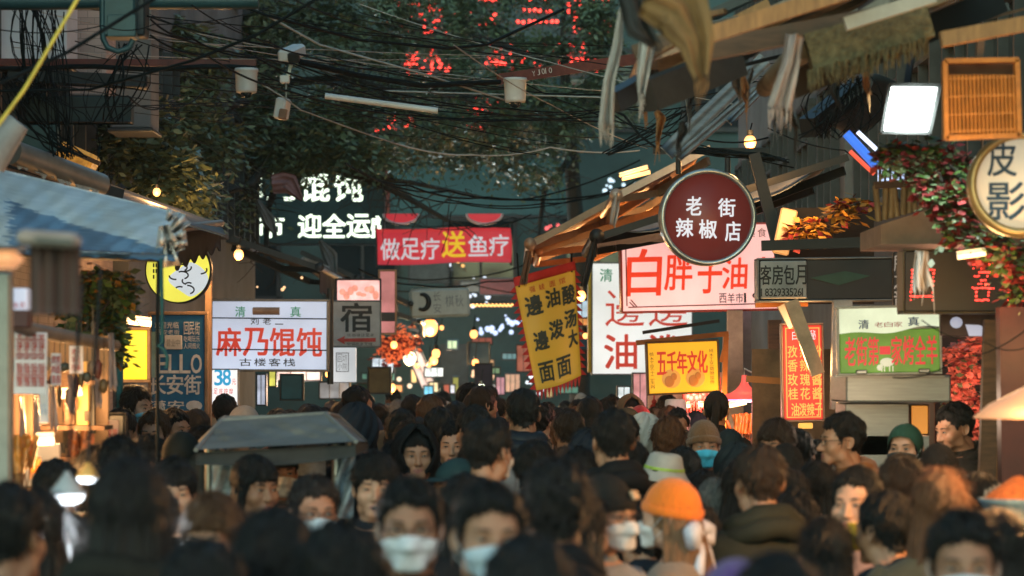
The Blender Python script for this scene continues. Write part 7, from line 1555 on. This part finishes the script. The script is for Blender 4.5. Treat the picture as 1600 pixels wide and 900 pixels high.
pp(1466, 690, 12.6, yaw=178, hair='bob', hcol='black', hat='beanie', hatcol=(.012, .011, .011), coat=BLK, label='black hat between the seller and the tan coated woman')
pp(1212, 657, 14.2, yaw=-30, hair='bowl', hcol='dark brown', coat=OLV, mask=(.60, .48, .47), skin=1, fine=True, label='person with bowl cut and pinkish mask below the red menu sign')
pp(1244, 672, 14.6, yaw=186, hair='crop', hcol='black', coat=BLK, label='dark haired man seen from behind beside the rust coat')
pp(1228, 690, 13.6, yaw=170, hair='bob', hcol='black', hat='beanie', hatcol=(.012, .012, .012), coat=BLK, label='black knitted hat beside the bespectacled profile')
pp(1232, 734, 12.6, yaw=185, hair='tail', hcol='black', coat=BLK, extra=pink_tie, label='dark ponytailed woman with a magenta hair tie')
pp(1275, 722, 12.8, yaw=180, hair='long', hcol='black', coat=BLK, label='long dark hair just before the rust coat')
pp(1008, 644, 17, yaw=176, hair='crop', hood='up', hatcol=(.50, .47, .43), coat=(.40, .38, .35), fine=True, label='person with pale hood up beneath the noodle sign')
pp(1055, 622, 23, yaw=-20, hair='crop', hcol='black', hat='kufi', hatcol=(.52, .52, .52), coat=BLK, skin=0, fine=True, label='man in white skullcap by the trinket stall')
pp(1042, 655, 16.6, yaw=190, hair='messy', hcol='chestnut', coat=BRN, label='person with chestnut hair beside the brown beanie')
pp(1000, 632, 22, yaw=184, hair='crop', hat='beanie', hatcol=(.50, .03, .04), coat=BLK, label='person in red knitted hat below the white noodle sign')
pp(886, 650, 17, yaw=160, hair='messy', hcol='chestnut', coat=BRN, skin=0, label='person with tousled chestnut hair beside the puffer jacket')
pp(918, 672, 15.2, yaw=170, hair='bob', hcol='black', coat=(.28, .03, .05), label='dark bobbed person in crimson scarf coat beside the puffer jacket')
pp(737, 600, 22, yaw=110, hair='crop', hcol='black', coat=NAV, skin=0, fine=True, label='tall man in profile above the crowd below the navy vertical banner')
pp(560, 604, 20, yaw=120, hair='crop', hcol='black', coat=BLK, skin=0, label='tall dark haired man above the navy hood')
pp(352, 617, 21, yaw=165, hair='crop', hcol='black', coat=NAV, label='tall dark haired man standing under the price sign')
pp(627, 640, 16.5, yaw=178, hair='bun', hcol='black', coat=GRY, label='woman with small hair bun behind the black hood')
pp(686, 638, 16.4, yaw=185, hair='crop', hcol='soft black', coat=BLK, label='round dark head behind the bare faced young man')
pp(672, 620, 19, yaw=176, hair='messy', hcol='brown', coat=GRY, label='brown haired person deep in the crowd above the black hood')
pp(712, 628, 18, yaw=182, hair='long', hcol='black', coat=WHT, label='long haired person in white coat below the tall profile man')
pp(1140, 668, 16.6, yaw=180, hair='crop', hcol='black', hat='beanie', hatcol=(.02, .028, .03), coat=NAV, label='dark teal knitted hat beside the brown beanie')
pp(1150, 690, 15.0, yaw=176, hair='crop', hcol='black', hood='up', coat=(.02, .028, .032), label='dark hooded figure behind the olive jacket man')
pp(660, 705, 14.6, yaw=180, hair='crop', hcol='black', coat=BLK, label='dark head below the stern hooded man')
pp(540, 690, 15.4, yaw=182, hair='crop', hcol='black', coat=BLK, label='dark head under the canopy edge beside the navy hood')
pp(905, 700, 13.4, yaw=178, hair='long', hcol='black', coat=BLK, label='long dark hair before the puffer jacket')
pp(985, 690, 13.6, yaw=186, hair='crop', hcol='black', coat=BLK, hood='down', label='dark head beside the pale bucket hat')
pp(1560, 800, 8.9, yaw=170, hair='bob', hcol='black', coat=BLK, label='dark head beneath the snack packets')
pp(1290, 810, 9.8, yaw=182, hair='long', hcol='black', coat=(.02, .028, .03), label='dark haired figure between olive jacket and pinkish coat')
pp(110, 805, 9.6, yaw=180, hair='crop', hcol='black', coat=(.02, .03, .025), label='dark head under the first white cone lamp')
# dark backs filling the gaps of the nearer crowd
for i, (x, y, d, hr, hcx, ct, lb) in enumerate(((385, 815, 9.2, 'long', 'black', BLK, 'dark long hair below the woman with black bangs'), (235, 760, 9.8, 'crop', 'black', BLK, 'dark head below the smiling woman'),
    (905, 770, 9.4, 'long', 'black', BLK, 'dark long hair left of the badge beanie'), (1000, 790, 11.6, 'crop', 'black', NAV, 'dark head between badge beanie and orange beanie'), (1090, 790, 11.8, 'crop', 'dark brown', BRN, 'brown haired head behind the white bow'), (1245, 770, 11.2, 'crop', 'black', BLK, 'dark head below the magenta hair tie'), (1380, 770, 9.8, 'crop', 'black', NAV, 'dark head beside the woman holding a cup'),
    (1530, 740, 11.4, 'crop', 'black', BLK, 'dark head just below the seller'), (620, 690, 14.6, 'crop', 'black', BLK, 'dark head left of the stern hooded man'), (745, 690, 13.6, 'bob', 'dark brown', BRN, 'brown bobbed head behind the teal cap'), (838, 690, 12.6, 'crop', 'black', BLK, 'dark head right below the tallest man'), (880, 705, 14.4, 'swept', 'brown', GRY, 'brown swept hair beside the tallest man'),
    (1065, 700, 14.8, 'crop', 'black', BLK, 'dark head under the bright blue mask'), (1165, 720, 12.8, 'long', 'black', BLK, 'dark long hair behind the broad olive jacket'), (1270, 690, 14.8, 'crop', 'black', NAV, 'dark head before the rust hooded coat'), (505, 700, 15.6, 'crop', 'black', BLK, 'dark head under the canopy corner flap'), (190, 640, 16.5, 'crop', 'black', BLK, 'dark head behind the framed notice'), (150, 700, 12.5, 'bob', 'black', BLK, 'dark bobbed head under the framed notice'), (90, 720, 11.6, 'crop', 'black', GRY, 'dark head before the lit glass case'))):
    pp(x, y, d, yaw=180 + 40*math.sin(i*2.3), hair=hr, hcol=hcx, coat=ct, shape=i % 4, skin=i % 3, hood='down' if i % 3 == 0 else None, label=lb)
# deeper crowd: seen from behind, told apart by hair, coat and the sign they stand under
rc = random.Random(21); used = []
MARKS = [(300, 'blue board'), (420, 'wonton lightbox'), (560, 'inn sign'), (690, 'pale hanging sign'), (800, 'warm string lights'), (900, 'yellow banner'), (1010, 'noodle sign'), (1200, 'orange sign')]
seen = {}
for D, n in ((15.5, 9), (17.5, 13), (20, 17), (23, 19), (26.5, 20), (31, 20), (37, 18)):
    for i in range(n):
        x0, x1 = 800 - 2.0*F/D, 800 + 1.55*F/D
        x0, x1 = max(330 if D > 17 else 420, x0), min(1190, x1); px = x0 + (x1-x0)*(i + rc.uniform(.1, .9))/n
        if D < 18 and (px < 640 or 780 < px < 860 or px > 980): continue
        d_ = D + rc.uniform(-1, 1.2); ht = rc.gauss(1.66, .075); top = HZ + (HCAM - ht)*F/d_
        hc = rc.choices(['black', 'soft black', 'dark brown', 'brown', 'chestnut', 'grey'], [6, 4, 3, 1.3, .6, .5])[0]
        st = rc.choices(['crop', 'messy', 'long', 'bob', 'bun', 'swept', 'tail'], [6, 2, 2.4, 2, .7, 1.2, .8])[0]; hat = None; hcol = None; hd = None
        if rc.random() < .12: hat, hcol = 'beanie', rc.choice([(.02, .02, .022), (.35, .33, .30), (.05, .06, .09), (.25, .05, .06), (.10, .07, .04)]); st = 'crop'
        elif rc.random() < .08: hd = 'up'
        cn, cc = rc.choice([('black', BLK), ('black', BLK), ('navy', NAV), ('grey', GRY), ('brown', BRN), ('olive', OLV), ('white', WHT), ('dull red', (.14, .02, .025)), ('tan', TAN_)])
        front = rc.random() < .16; mk = min(MARKS, key=lambda q: abs(q[0]-px))[1]
        stn = {'crop': 'short', 'messy': 'untidy', 'long': 'long', 'bob': 'bobbed', 'bun': 'bunned', 'swept': 'swept', 'tail': 'ponytailed'}[st]
        hcn = {'soft black': 'black'}.get(hc, hc)
        head = ('knitted hat' if hat else 'raised hood' if hd else f'{stn} {hcn} hair'); dep = 'nearer' if D < 19 else 'midway' if D < 25 else 'deep'
        lab = f'{"masked" if front else "back-turned"} person, {head}, {cn} coat, {dep} in crowd below {mk}'
        seen[lab] = seen.get(lab, 0) + 1
        pp(px, top, d_, yaw=(rc.uniform(-25, 25) if front else 180 + rc.gauss(0, 28)), hair=st, hcol=hc, coat=cc, hat=hat, hatcol=hcol, hood=hd, skin=rc.randrange(3), shape=rc.randrange(4), mask=rc.choice([MSK_B, MSK_W, (.02, .02, .02)]) if front else None, label=lab, group='people deep in the crowd')

# ------------------------------------------------------------------ smoky evening air
hm = bpy.data.materials.new('evening air'); hm.use_nodes = True; ht = hm.node_tree; ht.nodes.clear()
pv = ht.nodes.new('ShaderNodeVolumePrincipled'); pv.inputs['Color'].default_value = (.60, .88, .90, 1); pv.inputs['Density'].default_value = .0005; pv.inputs['Anisotropy'].default_value = .25
ho = ht.nodes.new('ShaderNodeOutputMaterial'); ht.links.new(pv.outputs[0], ho.inputs['Volume'])
hz_ = MB().box((0, 44, 11.5), (42, 104, 25.2)).build('haze', hm); tag(hz_, kind='stuff'); hz_.display_type = 'WIRE'
